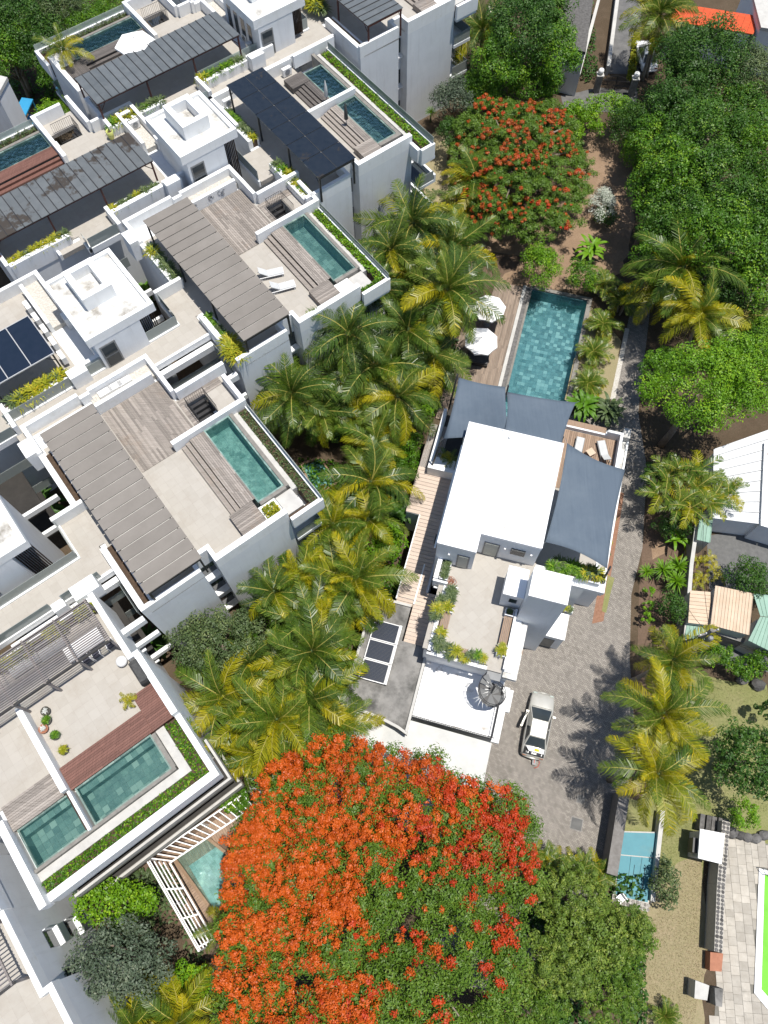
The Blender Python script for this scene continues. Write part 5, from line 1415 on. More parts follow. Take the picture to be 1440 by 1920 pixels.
# ------------------------------------------------------------------ east side: walls, sheds, neighbours
def px_poly(pts, z): return [at(*p, z) for p in pts]
def ribbed_roof(name, label, cat, px, z, mat, n, wallmat=None, grp=None, drop=0.0, along=0):
    """sheet roof on a closed shed; n sheets, each its own piece with a standing rib"""
    P = px_poly(px, z); c = (sum(p[0] for p in P)/4, sum(p[1] for p in P)/4)
    t = thing(name, label, cat, (*c, 0), grp)
    if wallmat:
        m = MB(); q = [(p[0]+(c[0]-p[0])*.05, p[1]+(c[1]-p[1])*.05) for p in P]; m.prism(q, 0, z-.12-drop); m.build('wall', M[wallmat], t)
    if along: P = P[1:]+P[:1]
    A, B, C, D = [Vector((*p, z)) for p in P]
    if along: B.z -= drop; C.z -= drop
    else: C.z -= drop; D.z -= drop
    for i in range(n):
        u0, u1 = i/n, (i+1)/n
        a, b = A.lerp(B, u0), A.lerp(B, u1); d, e = D.lerp(C, u0), D.lerp(C, u1)
        m = MB(); q = [a.lerp(b, .03), b.lerp(a, .03), e.lerp(d, .03), d.lerp(e, .03)]
        rib = [a.lerp(b, .9), b, e, d.lerp(e, .9)]
        for lo, hi, qq in ((0, .03, q), (.031, .07, rib)):
            k = len(m.v); m.v += [tuple(v+Vector((0, 0, lo))) for v in qq]+[tuple(v+Vector((0, 0, hi))) for v in qq]
            for f in ((0,3,2,1), (4,5,6,7), (0,1,5,4), (1,2,6,5), (2,3,7,6), (3,0,4,7)): m.face(tuple(k+x for x in f))
        m.build('roof_sheet', M[mat], t)
    return t
ribbed_roof('neighbour_house', 'low house with a large white sheet roof at the right edge', 'house', [(1338, 842), (1470, 795), (1440, 985), (1336, 972)], 2.7, 'roof_sheet', 9, 'white', along=1)
ribbed_roof('neighbour_wing', 'white flat-roofed wing beyond the white sheet roof, cut by the right edge', 'house', [(1432, 830), (1520, 800), (1510, 1010), (1425, 985)], 3.0, 'roof_white', 2, 'white')
ribbed_roof('lean_to', 'small pale green sheet lean-to at the head of the garden wall', 'shed', [(1311, 975), (1336, 975), (1331, 1018), (1306, 1012)], 2.4, 'sheet_green', 3, 'concrete_lt')
ribbed_roof('shed', 'smaller beige corrugated shed beside the garden wall', 'shed', [(1294, 1107), (1332, 1110), (1331, 1173), (1290, 1168)], 2.6, 'sheet_beige', 9, 'concrete_lt', 'corrugated sheds on the east side', along=1)
ribbed_roof('shed', 'larger beige corrugated shed between the smaller one and the green roof', 'shed', [(1341, 1098), (1412, 1113), (1404, 1191), (1332, 1172)], 3.0, 'sheet_beige', 12, 'concrete_lt', 'corrugated sheds on the east side')
ribbed_roof('shed', 'pale green low shed at the foot of the garden wall', 'shed', [(1288, 1168), (1322, 1174), (1322, 1200), (1283, 1197)], 2.0, 'sheet_green', 5, 'concrete_lt', 'corrugated sheds on the east side')
ribbed_roof('green_shed', 'green sheet-roofed shed, upper slope at the right edge', 'shed', [(1412, 1113), (1460, 1118), (1460, 1160), (1425, 1155)], 3.0, 'sheet_green', 5, None, 'green gable shed', .0)
ribbed_roof('green_shed', 'green sheet-roofed shed, lower slope at the right edge', 'shed', [(1425, 1156), (1460, 1161), (1455, 1222), (1407, 1198)], 3.0, 'sheet_green', 6, 'concrete_lt', 'green gable shed', .4)
def strip_wall(name, label, cat, px, z, w, mat, cap=None, z0=0):
    P = [at(*p, z) for p in px]; c = P[len(P)//2]
    t = thing(name, label, cat, (*c, 0))
    m = MB(); k = MB()
    for p, q in zip(P, P[1:]):
        d = Vector((q[0]-p[0], q[1]-p[1])); n = Vector((-d.y, d.x)).normalized()*w/2
        m.prism([(p[0]+n.x, p[1]+n.y), (p[0]-n.x, p[1]-n.y), (q[0]-n.x, q[1]-n.y), (q[0]+n.x, q[1]+n.y)], z0, z)
        n *= 1.25
        k.prism([(p[0]+n.x, p[1]+n.y), (p[0]-n.x, p[1]-n.y), (q[0]-n.x, q[1]-n.y), (q[0]+n.x, q[1]+n.y)], z+.001, z+.08)
    m.build('wall_body', M[mat], t)
    if cap: k.build('coping', M[cap], t)
    return t
strip_wall('garden_wall', 'weathered grey wall between the planted border and the side yard', 'wall', [(1306, 985), (1303, 1010), (1296, 1060), (1288, 1165), (1284, 1200)], 1.9, .22, 'concrete', 'concrete_lt')
strip_wall('drive_wall', 'white gate wall between the drive and the covered lap pool', 'wall', [(1171, 1486), (1147, 1640)], 2.0, .55, 'pole', 'pole')
strip_wall('kerb_wall', 'short pale kerb at the edge of the dry lawn', 'wall', [(1205, 1775), (1192, 1868)], .35, .12, 'concrete_lt')
strip_wall('yard_wall', 'grey block wall behind the sheds', 'wall', [(1330, 1180), (1405, 1205)], 1.6, .3, 'concrete', 'concrete')
# rubble wall: every face stone near the top is a stone of its own
def rubble(label, px, z, w, mat, r0, name='rubble_wall', base='stone_dark', seed=1, msz=.30):
    P = [at(*p, z) for p in px]; t = thing(name, label, 'wall', (*P[0], 0)); r = random.Random(seed)
    m = MB(); cnt = 0
    for p, q in zip(P, P[1:]):
        d = Vector((q[0]-p[0], q[1]-p[1])); L = d.length; d /= L; n = Vector((-d.y, d.x))
        m.prism([(p[0]+n.x*w/2, p[1]+n.y*w/2), (p[0]-n.x*w/2, p[1]-n.y*w/2), (q[0]-n.x*w/2, q[1]-n.y*w/2), (q[0]+n.x*w/2, q[1]+n.y*w/2)], 0, z)
        s = 0
        while s < L-.05:
            st = r.uniform(.8, 1.25)*msz; k = max(1, round(w/msz)); o = -w/2
            for j in range(k):
                cx_, cy_ = p[0]+d.x*(s+st/2)+n.x*(o+w/k/2), p[1]+d.y*(s+st/2)+n.y*(o+w/k/2)
                h = z+r.uniform(.02, .06); nn = r.randint(5, 7); ph = r.random()*6
                pts = [(cx_+st*.5*r.uniform(.78, 1.0)*math.cos(ph+2*math.pi*i/nn), cy_+w/k*.5*r.uniform(.8, 1.05)*math.sin(ph+2*math.pi*i/nn)) for i in range(nn)]
                MB().prism(pts, z-.05, h).build('stone', M[mat], t); cnt += 1
                o += w/k
            s += st
    m.build('wall_core', M[base], t)
    return t
rubble('dark basalt rubble wall along the edge of the paved pool yard', [(1362, 1540), (1352, 1660), (1347, 1785)], 1.7, .5, 'stone_dark', 0, base='mortar', seed=2, msz=.24)
rubble('grey stone wall round the near end of the covered lap pool', [(1148, 1684), (1216, 1702)], .7, .5, 'stone_wall', 0, base='mortar', seed=3, msz=.28)
# covered lap pool
lp = [at(*p, .5) for p in ((1166, 1558), (1238, 1560), (1217, 1694), (1152, 1680))]
c = (sum(p[0] for p in lp)/4, sum(p[1] for p in lp)/4)
t = thing('lap_pool', 'narrow pool hidden under a taut blue cover beside the white gate wall', 'pool', (*c, 0))
MB().prism(lp, 0, .42).build('basin', M['concrete_lt'], t)
A, B, C, D = [Vector((*p, .43)) for p in lp]
for u0, u1, v0, v1 in ((.03, .32, .38, .99), (.33, .62, .38, .99), (.63, .96, .38, .99), (.03, .96, .02, .365)):
    q = [A.lerp(B, u).lerp(D.lerp(C, u), v) for u, v in ((u0, v0), (u1, v0), (u1, v1), (u0, v1))]
    m = MB(); m.quad(*[tuple(v+Vector((0, 0, .02+.01*rnd.random()))) for v in q]); k = m.build('cover_panel', M['ptile_blue'], t)
    s = k.modifiers.new('thickness', 'SOLIDIFY'); s.thickness = .03
for u in (.45, .75):
    q = [A.lerp(B, u).lerp(D.lerp(C, u), v) for v in (.5, .85)]
    m = MB(); m.tube([tuple(v+Vector((0, 0, .05))) for v in q], .025, 4); m.build('strap', M['metal_dark'], t)
m = MB(); m.tube([tuple(B+Vector((.12, 0, 0))), tuple(C+Vector((.12, 0, 0)))], .05, 6); m.build('roller_rail', M['metal_dark'], t)
strip_wall('pool_wall', 'pale grey wall on the lawn side of the covered lap pool', 'wall', [(1243, 1520), (1224, 1690)], .9, .28, 'concrete_lt')
x, y = at(1161, 1684, .5); t = thing('garden_chair', 'small white resin chair at the corner of the covered lap pool', 'chair', (x, y, .45))
F = Local(x, y, .6)
pbox('seat', F, -.22, .22, -.22, .22, .85, .9, M['plastic_white'], t); pbox('backrest', F, .2, .24, -.22, .22, .901, 1.3, M['plastic_white'], t)
for a in (-.2, .16):
    for b in (-.2, .16): pbox('leg', F, a, a+.04, b, b+.04, .46, .849, M['plastic_white'], t)
# pump hut with white roof, steps of dark stone, boulders
q = px_poly([(1313, 1554), (1359, 1563), (1353, 1620), (1309, 1609)], 2.2); c = (sum(p[0] for p in q)/4, sum(p[1] for p in q)/4)
t = thing('pump_hut', 'small hut with a plain white roof at the corner of the paved pool yard', 'hut', (*c, 0))
MB().prism([(p[0]+(c[0]-p[0])*.12, p[1]+(c[1]-p[1])*.12) for p in q], 0, 2.05).build('wall', M['concrete_lt'], t); MB().prism(q, 2.051, 2.2).build('roof', M['roof_white'], t)
MB().prism([(p[0]+(c[0]-p[0])*.5-.6, p[1]+(c[1]-p[1])*.5) for p in q], .8, 1.7).build('hatch', M['metal_dark'], t)
for k in range(5):
    x, y = at(1318+k*11, 1541+k*2.5, 1.0); t = thing('stone_post', ['leftmost', 'second from left', 'middle', 'second from right', 'rightmost'][k]+' dark stone slab in the short row behind the white-roofed hut', 'stone', (x, y, 0), 'dark stone slabs behind the hut')
    pbox('slab', HOUSE, HOUSE.inv((x, y))[0]-.15, HOUSE.inv((x, y))[0]+.15, HOUSE.inv((x, y))[1]-.5, HOUSE.inv((x, y))[1]+.5, 0, .9+.1*(k % 2), M['stone_dark'], t)
r = random.Random(8)
for k, (px, py, s) in enumerate(((1372, 1561, .5), (1388, 1566, .42), (1402, 1570, .4), (1418, 1572, .42), (1432, 1566, .46), (1350, 1196, .3), (1420, 1283, .6), (1392, 1275, .5))):
    x, y = at(px, py, .2); m = MB(); rings = []
    for zz, f in ((0, .8), (s*.3, 1), (s*.7, .85), (s*.95, .45)):
        rings.append([(x+s*f*r.uniform(.8, 1.1)*math.cos(i*math.pi/4), y+s*f*.8*r.uniform(.8, 1.1)*math.sin(i*math.pi/4), zz) for i in range(8)])
    m.ring(rings); o = m.build('boulder', M['stone_dark'])
    tag(o, ['leftmost', 'second from left', 'middle', 'second from right', 'rightmost'][k]+' dark boulder edging the planting above the paved pool yard' if k < 5 else ['small dark stone under the hedge below the sheds', 'larger dark boulder near the right end of the hedge', 'smaller dark boulder left of the larger one by the hedge'][k-5], 'boulder', 'boulders edging the planting' if k < 5 else 'boulders below the hedge')
# paved pool yard: stones one by one
yd = [(1360, 1565), (1475, 1590), (1475, 1990), (1336, 1990), (1345, 1800)]
y0 = px_poly(yd, .03); c = (sum(p[0] for p in y0)/5, sum(p[1] for p in y0)/5)
t = tag(MB().sheet(y0, .02).build('pool_yard', M['grout']), kind='structure')
FY = Frame(-4.0)
def inside(p, poly):
    s = False
    for i in range(len(poly)):
        a, b = poly[i], poly[i-1]
        if (a[1] > p[1]) != (b[1] > p[1]) and p[0] < (b[0]-a[0])*(p[1]-a[1])/(b[1]-a[1])+a[0]: s = not s
    return s
cop = px_poly([(1423, 1628), (1475, 1640), (1475, 1905), (1440, 1893), (1414, 1862)], .1)
uv = [FY.inv(p) for p in y0]; u0, u1 = min(p[0] for p in uv), max(p[0] for p in uv); v0, v1 = min(p[1] for p in uv), max(p[1] for p in uv)
r = random.Random(5); u = u0; cnt = 0
while u < u1 and cnt < 298:
    w = r.choice([.42, .55, .62]); v = v0
    while v < v1 and cnt < 298:
        h = r.choice([.42, .5, .62])
        p = FY(u+w/2, v+h/2)
        if inside(p, y0) and not inside(p, cop):
            pbox('paving_stone', FY, u+.008, u+w-.008, v+.008, v+h-.008, .021, .045+.008*r.random(), M['paver_tile'], t); cnt += 1
        v += h
    u += w
t = thing('neighbour_pool', 'pool with a white coping and a bright green surface at the lower right edge', 'pool', (*cop[0], 0))
MB().prism(cop, .05, .14).build('coping', M['roof_white'], t)
inn = px_poly([(1434, 1640), (1475, 1650), (1475, 1885), (1446, 1875), (1428, 1855)], .15)
MB().prism(inn, .141, .16).build('cover', M['turf'], t)
m = MB()
for dx in (0, 10):
    a, b = at(1424+dx, 1627+dx*.3, .1), at(1432+dx, 1640+dx*.3, .1)
    m.tube([(*a, .14), (*a, .9), ((a[0]+b[0])/2, (a[1]+b[1])/2, 1.05), (*b, .8), (*b, .17)], .03, 5)
m.build('ladder_rail', M['metal_grey'], t)
# black sheet painted as the rubble wall's shadow, and slabs beside it
for name, lab, cat, px, z, mat in (('wall_shadow_sheet', 'black sheet painted as shadow along the stone wall', 'painted shadow', [(1340, 1622), (1350, 1622), (1340, 1788), (1326, 1788)], .03, 'rubber'),
                              ('stone_step', 'rusty brown stone slab at the end of the rubble wall', 'slab', [(1332, 1785), (1356, 1788), (1353, 1822), (1331, 1820)], .9, 'clay'),
                              ('concrete_step', 'grey concrete slab beside the black shadow sheet', 'slab', [(1304, 1838), (1330, 1848), (1326, 1876), (1302, 1872)], 1.3, 'concrete_lt'),
                              ('dark_step', 'dark slab standing at the corner of the pool yard', 'slab', [(1340, 1852), (1356, 1854), (1354, 1888), (1342, 1886)], 1.0, 'concrete')):
    q = px_poly(px, z); o = MB().prism(q, 0.0125, z).build(name, M[mat]); tag(o, lab, cat)
m = MB(); a, b = at(1336, 1655, .4), at(1328, 1755, .4); m.tube([(*a, .4), (*b, .4)], .06, 6); tag(m.build('white_pipe', M['plastic_white']), 'long white pipe lying on the lawn edge beside the black shadow sheet', 'pipe')
# utility pole and its wires
xb, yb = at(1333, 1183, 9.0); t = thing('utility_pole', 'wooden utility pole with a cross-arm beside the sheds', 'utility pole', (xb, yb, 0))
MB().tube([(xb, yb, 0), (xb, yb, 9.2)], [.16, .11], 8).build('pole', M['pole'], t)
pbox('cross_arm', Local(xb, yb, .3), -.7, .7, -.06, .06, 8.5, 8.62, M['pole'], t)
for k in range(4): MB().lathe(*Local(xb, yb, .3)(-.6+k*.4, 0), [(.04, 8.621), (.06, 8.7), (.03, 8.78)], 6).build('insulator', M['ac_white'], t)
MB().lathe(xb+.3, yb-.2, [(.16, 7.4), (.18, 7.5), (.18, 8.1), (.12, 8.2)], 10).build('transformer', M['metal_grey'], t)
def wire(p, q, sag, label):
    pts = []
    for i in range(13):
        s = i/12; pts.append((p[0]+(q[0]-p[0])*s, p[1]+(q[1]-p[1])*s, p[2]+(q[2]-p[2])*s - sag*4*s*(1-s)))
    tag(MB().tube(pts, .016, 4).build('overhead_wire', M['rubber']), label, 'wire', 'overhead wires from the utility pole')
wire((xb, yb, 8.8), (*at(1319, 985, 4), 4), .5, 'thin black wire running up past the green lean-to')
wire((xb, yb, 8.8), (*at(1500, 1240, 8), 8), .4, 'upper thin black wire running off the right edge from the pole')
wire((xb+.3, yb, 8.7), (*at(1500, 1255, 8), 8), .4, 'lower thin black wire running off the right edge from the pole')
wire((xb, yb, 8.6), (*at(1290, 1140, 3), 3), .2, 'short black wire dropping from the pole to the smaller beige shed')

# ------------------------------------------------------------------ far end: lane, gate, hedge, roofs
def wallseg(name, label, p, q, z, w, mat, cap=None): return strip_wall(name, label, 'wall', [p, q], z, w, mat, cap)
wallseg('lane_wall', 'pale low wall along the left side of the far lane', (1141, 125), (1160, -20), 1.0, .3, 'concrete_lt', 'concrete_lt')
wallseg('yard_wall', 'tall grey wall left of the far lane, seen edge-on', (1085, 140), (1125, -10), 2.2, .25, 'concrete', 'concrete_lt')
x, y = at(1152, 160, .8); gx0 = at(1128, 163, .6); gx1 = at(1177, 168, .6)
t = thing('lane_gate', 'dark iron double gate with arched tops across the far lane', 'gate', (x, y, 0))
for k in range(2):
    m = MB(); n = 12
    p0 = Vector((*gx0, 0)).lerp(Vector((*gx1, 0)), k*.5+.01); p1 = Vector((*gx0, 0)).lerp(Vector((*gx1, 0)), k*.5+.49)
    for i in range(n+1):
        s = i/n; e = s if k == 0 else 1-s; p = p0.lerp(p1, s); m.tube([p+Vector((0, 0, .08)), p+Vector((0, 0, 1.5+.5*math.sin(e*1.57)))], .03, 4)
    for zz in (.15, .9, 1.45): m.tube([p0+Vector((0, 0, zz)), p1+Vector((0, 0, zz))], .035, 4)
    m.build('gate_leaf', M['metal_dark'], t)
for lab, g_ in (('stone gate pillar with a white globe lamp, left of the far gate', gx0), ('stone gate pillar with a white globe lamp, right of the far gate', gx1)):
    d = Vector((gx0[0]-gx1[0], gx0[1]-gx1[1])).normalized()*.45*(1 if g_ is gx0 else -1)
    x, y = g_[0]+d.x, g_[1]+d.y; t = thing('gate_pillar', lab, 'pillar', (x, y, 0), 'pillars of the far gate')
    pbox('shaft', WORLD, x-.28, x+.28, y-.28, y+.28, 0, 1.9, M['concrete'], t); pbox('cap', WORLD, x-.35, x+.35, y-.35, y+.35, 1.901, 2.0, M['concrete_lt'], t)
    MB().lathe(x, y, [(.06, 2.001), (.24, 2.12), (.3, 2.32), (.24, 2.52), (.02, 2.62)], 12).build('globe', M['plastic_white'], t, smooth=True)
car(1212, 103, R_(2), 'small white car parked behind the yellow hedge beside the far lane', False, 'plastic_white')
def tiled_roof(label, px, z, n):
    P = px_poly(px, z); c = (sum(p[0] for p in P)/4, sum(p[1] for p in P)/4); t = thing('red_roofed_house', label, 'house', (*c, 0))
    MB().prism([(p[0]+(c[0]-p[0])*.08, p[1]+(c[1]-p[1])*.08) for p in P], 0, z-.1).build('wall', M['white'], t)
    A, B, C, D = [Vector((*p, z)) for p in P]
    for i in range(n):
        q = [A.lerp(B, i/n), A.lerp(B, (i+.97)/n), D.lerp(C, (i+.97)/n), D.lerp(C, i/n)]
        m = MB(); k = len(m.v); m.v += [tuple(v) for v in q]+[tuple(v+Vector((0, 0, .1))) for v in q]
        for f in ((0,3,2,1), (4,5,6,7), (0,1,5,4), (1,2,6,5), (2,3,7,6), (3,0,4,7)): m.face(tuple(k+x for x in f))
        m.build('roof_strip', M['tile_red'], t)
tiled_roof('house with an orange-red roof at the top right corner', [(1270, 8), (1425, 32), (1412, 66), (1255, 40)], 4.0, 12)
for name, lab, px, z in (('white_house', 'pale flat-roofed house behind the orange-red roof at the top right corner', [(1405, -40), (1500, -30), (1495, 60), (1428, 50)], 5.0),
                         ('grey_house', 'shaded grey building between the trees and the far lane', [(1075, -60), (1120, -60), (1098, 95), (1040, 80)], 5.0),
                         ('side_house', 'tall plain grey-walled building cut by the left edge beside the blue shelter', [(-90, 120), (12, 145), (-6, 178), (-90, 190)], 9.5)):
    P = px_poly(px, z); c = (sum(p[0] for p in P)/4, sum(p[1] for p in P)/4); t = thing(name, lab, 'house', (*c, 0))
    MB().prism(P, 0, z-.3).build('wall', M['white'], t)
    MB().prism([(p[0]+(c[0]-p[0])*-.03, p[1]+(c[1]-p[1])*-.03) for p in P], z-.299, z).build('roof', M['stone_dark' if name == 'grey_house' else 'concrete_lt'], t)  # grey house roof is coloured dark to paint in its shade
P = px_poly([(41, 183), (62, 186), (44, 225), (20, 222)], 2.6); c = (sum(p[0] for p in P)/4, sum(p[1] for p in P)/4)
t = thing('blue_shelter', 'bright blue flat shelter roof among the shrubs at the upper left', 'shelter', (*c, 0))
MB().prism(P, 2.5, 2.62).build('roof', M['blue'], t)
for p in P:
    x, y = p[0]+(c[0]-p[0])*.1, p[1]+(c[1]-p[1])*.1; pbox('post', WORLD, x-.05, x+.05, y-.05, y+.05, 0, 2.499, M['blue'], t)
MB().prism([(p[0]+(c[0]-p[0])*.25, p[1]+(c[1]-p[1])*.25) for p in P], .9, 1.0).build('shelf', M['blue'], t)

# ------------------------------------------------------------------ ground pools between block and tree
def ground_pool(label, px, mat='water_rough'):
    P = px_poly(px, .3); c = (sum(p[0] for p in P)/len(P), sum(p[1] for p in P)/len(P)); t = thing('plunge_pool', label, 'pool', (*c, 0), 'small ground pools')
    rim = [(p[0]+(c[0]-p[0])*-.16, p[1]+(c[1]-p[1])*-.16) for p in P]
    n = len(P)
    for i in range(n):
        j = (i+1) % n; MB().prism([P[i], P[j], rim[j], rim[i]], 0, .36).build('rim', M['dirt'], t)
    MB().prism(P, .01, .05).build('pool_floor', M['ptile_pale'], t)
    MB().prism(P, .24, .28).build('pool_water', M[mat], t)
ground_pool('turquoise rippled pool inside the white trellis at lower left', [(330, 1608), (385, 1572), (470, 1640), (405, 1712)])
ground_pool('small teal pool in the palms below the nearest block', [(566, 872), (600, 860), (628, 905), (592, 925)])
# white trellis pergola that frames the lower pool
pA, pB, pC = at(275, 1613, 2.4), at(472, 1478, 2.4), at(372, 1783, 2.4)
qA, qB, qC = at(318, 1618, 2.4), at(490, 1503, 2.4), at(402, 1765, 2.4)
c = pA; t = thing('trellis', 'white timber trellis framing two sides of the turquoise pool', 'trellis', (*c, 0))
def bar(p, q, z, w=.07, name='bar'):
    d = Vector((q[0]-p[0], q[1]-p[1])); L = d.length; F = Local((p[0]+q[0])/2, (p[1]+q[1])/2, math.atan2(d.y, d.x))
    pbox(name, F, -L/2, L/2, -w/2, w/2, z-.07, z, M['plastic_white'], t)
lp = lambda p, q, s: (p[0]+(q[0]-p[0])*s, p[1]+(q[1]-p[1])*s)
for s in (0, 1): bar(lp(pA, qA, s), lp(pB, qB, s), 2.4, .1, 'rail'); bar(lp(pA, qA, s), lp(pC, qC, s), 2.4, .1, 'rail')
for k in range(17): bar(lp(pA, pB, (k+.5)/17), lp(qA, qB, (k+.5)/17), 2.48)
for k in range(4): bar(lp(pA, qA, (k+.7)/5), lp(pC, qC, (k+.7)/5), 2.48)
for s in (.33, .66, .97): bar(lp(pA, pC, s), lp(qA, qC, s), 2.56, .09, 'rail')
for p in (pA, pB, pC, qB, qC, lp(pA, pB, .5), lp(pA, pC, .5)): pbox('post', WORLD, p[0]-.05, p[0]+.05, p[1]-.05, p[1]+.05, 0, 2.329, M['plastic_white'], t)
# tan boards on the ground under the trellis
for A_, B_ in ((pA, pB), (pA, pC)):
    d = math.dist(A_, B_); F = Local(A_[0], A_[1], math.atan2(B_[1]-A_[1], B_[0]-A_[0])); s = -1 if B_ is pB else 1
    g_ = thing('garden_deck', 'tan boarded deck under the '+('upper' if B_ is pB else 'lower')+' arm of the white trellis', 'deck', (A_[0], A_[1], 0), 'decks under the white trellis')
    n = int(d/.16); m = MB()
    for i in range(n): m.box(F, i*.16+.008, i*.16+.152, min(0, s*1.5), max(0, s*1.5), .012, .09+.004*rnd.random(), rnd.random())
    m.build('boards', M['wood_brown'], g_, kind='stuff')
t = thing('trellis', 'white timber grid over the soil between the end block and the palms', 'trellis', (*at(450, 1420, 2.4), 0))
g0, g1, g2, g3 = at(418, 1350, 2.2), at(436, 1342, 2.2), at(520, 1520, 2.2), at(478, 1500, 2.2)
for s in (0, .5, 1): bar(lp(g0, g1, s), lp(g3, g2, s), 2.2, .09, 'rail')
for k in range(9): bar(lp(g0, g3, (k+.5)/9), lp(g1, g2, (k+.5)/9), 2.28)
for p in (g0, g1, g2, g3): pbox('post', WORLD, p[0]-.05, p[0]+.05, p[1]-.05, p[1]+.05, 0, 2.129, M['plastic_white'], t)
patch('trellis_soil', [(265, 1620), (470, 1470), (420, 1340), (440, 1335), (520, 1500), (420, 1800), (370, 1800)], .006, 'brown_soil', .1, 22)
# ------------------------------------------------------------------ vegetation
NR = np.random.default_rng(11)
def leaf_quads(P, Nrm, size, rng, aspect=.55, droop=.0):
    """one small kite-shaped leaf per point"""
    n = len(P)
    t = rng.normal(size=(n, 3)); t -= (t*Nrm).sum(1)[:, None]*Nrm; t /= np.linalg.norm(t, axis=1)[:, None]+1e-9
    b = np.cross(Nrm, t); s = (size*rng.uniform(.7, 1.3, n))[:, None]
    V = np.empty((n, 4, 3))
    V[:, 0] = P - t*s*.5; V[:, 1] = P + b*s*aspect*.5 - t*s*.02; V[:, 2] = P + t*s*.5; V[:, 3] = P - b*s*aspect*.5 - t*s*.02
    if droop: V[:, 2, 2] -= s[:, 0]*droop
    return V.reshape(-1, 3), np.arange(n*4)
def clump_points(rng, C, Rr, n, up=.35, inner=.78):
    k = len(C); w = Rr**2; w = w/w.sum()
    ci = rng.choice(k, n, p=w)
    d = rng.normal(size=(n, 3)); d[:, 2] = d[:, 2]*.85+.45; d /= np.linalg.norm(d, axis=1)[:, None]
    P = C[ci] + d*Rr[ci][:, None]*rng.uniform(inner, 1.05, n)[:, None]
    Nn = d*.95 + rng.normal(size=(n, 3))*.34; Nn[:, 2] += up; Nn /= np.linalg.norm(Nn, axis=1)[:, None]
    return P, Nn, ci
def crown_clumps(rng, rx, ry, rz, k, r0=.26, r1=.42, low=-.25, flat=1.0):
    d = rng.normal(size=(k*4, 3)); d /= np.linalg.norm(d, axis=1)[:, None]; d = d[d[:, 2] > low][:k]; k = len(d)
    rad = rng.uniform(.5, 1.0, k)[:, None]
    R = (rx+ry)/2
    C = d*rad*np.array([rx, ry, rz]); Rr = rng.uniform(r0, r1, k)*R*.8
    Rr = np.minimum(Rr, rz*.75)
    return C, Rr

TRIS = [0]
def foliage_mesh(name, mat, rx, ry, rz, leaf, cover, seed, k=None, aspect=.55, low=-.1, r0=.26, r1=.42):
    rng = np.random.default_rng(seed); k = k or int((26+6*(rx+ry))*(2.3 if r1 < .3 else 1.4))
    C, Rr = crown_clumps(rng, rx, ry, rz, k, r0, r1, low)
    n = int(cover*rx*ry*3.14/(leaf*leaf*aspect*.5))
    P, Nn, ci = clump_points(rng, C, Rr, n)
    V, idx = leaf_quads(P, Nn, leaf, rng, aspect)
    base = rng.uniform(.0, 1.0, len(C))
    tint = np.clip(base[ci]*.55 + rng.uniform(0, .55, n), 0, 1)
    TRIS[0] += 2*n
    return np_mesh(name, V, 4, idx, [M[mat]], tint)

def trunk_mesh(base, top, r, limbs, seed, name='trunk'):
    rr = random.Random(seed); m = MB(); b, t = Vector(base), Vector(top)
    pts = [b.lerp(t, s)+Vector((rr.uniform(-.15, .15)*(0 < s < 1), rr.uniform(-.15, .15)*(0 < s < 1), 0)) for s in (0, .3, .65, 1)]
    m.tube(pts, [r*1.25, r, r*.85, r*.6], 8)
    return m
def tree(px, py, z, rx, ry, label, mat='leaf_green', rz=None, leaf=.24, cover=4.2, seed=1, name='tree', group=None, cat='tree', low=-.25, k=None, aspect=.55, mesh=None, scale=1.0, r0=.26, r1=.42, trunk=True, xy=None):
    """crown centred where the photograph shows it at height z; radii given in picture elements"""
    c = xy or at(px, py, z)
    if xy is None:
        e = at(px+rx, py, z); f = at(px, py+ry, z)
        wx, wy = math.dist(c, e), math.dist(c, f)*.92
    else: wx, wy = rx, ry
    rz = rz or min(z*.55, (wx+wy)*.36)
    t = thing(name, label, cat, (*c, 0), group)
    me = mesh or foliage_mesh('crown', mat, wx, wy, rz, leaf, cover, seed, k, aspect, low, r0, r1)
    link('crown', me, t, (*c, z))
    if trunk:
        m = trunk_mesh((*c, 0), (c[0]+.2, c[1]-.1, z-.1*rz), .07+.045*(wx+wy)/2, 4, seed)
        r = random.Random(seed)
        m.build('trunk', M['bark'], t, smooth=True)
        l = MB()
        for i in range(6):
            a = i*1.05+r.uniform(-.3, .3); s = r.uniform(.5, .75)
            l.tube([(c[0], c[1], z*.5), (c[0]+wx*s*.5*math.cos(a), c[1]+wy*s*.5*math.sin(a), z*.75), (c[0]+wx*s*math.cos(a), c[1]+wy*s*math.sin(a), z+rz*.15)], [.11, .08, .03], 5)
        l.build('branches', M['bark'], t, smooth=True, kind='stuff')
    return t

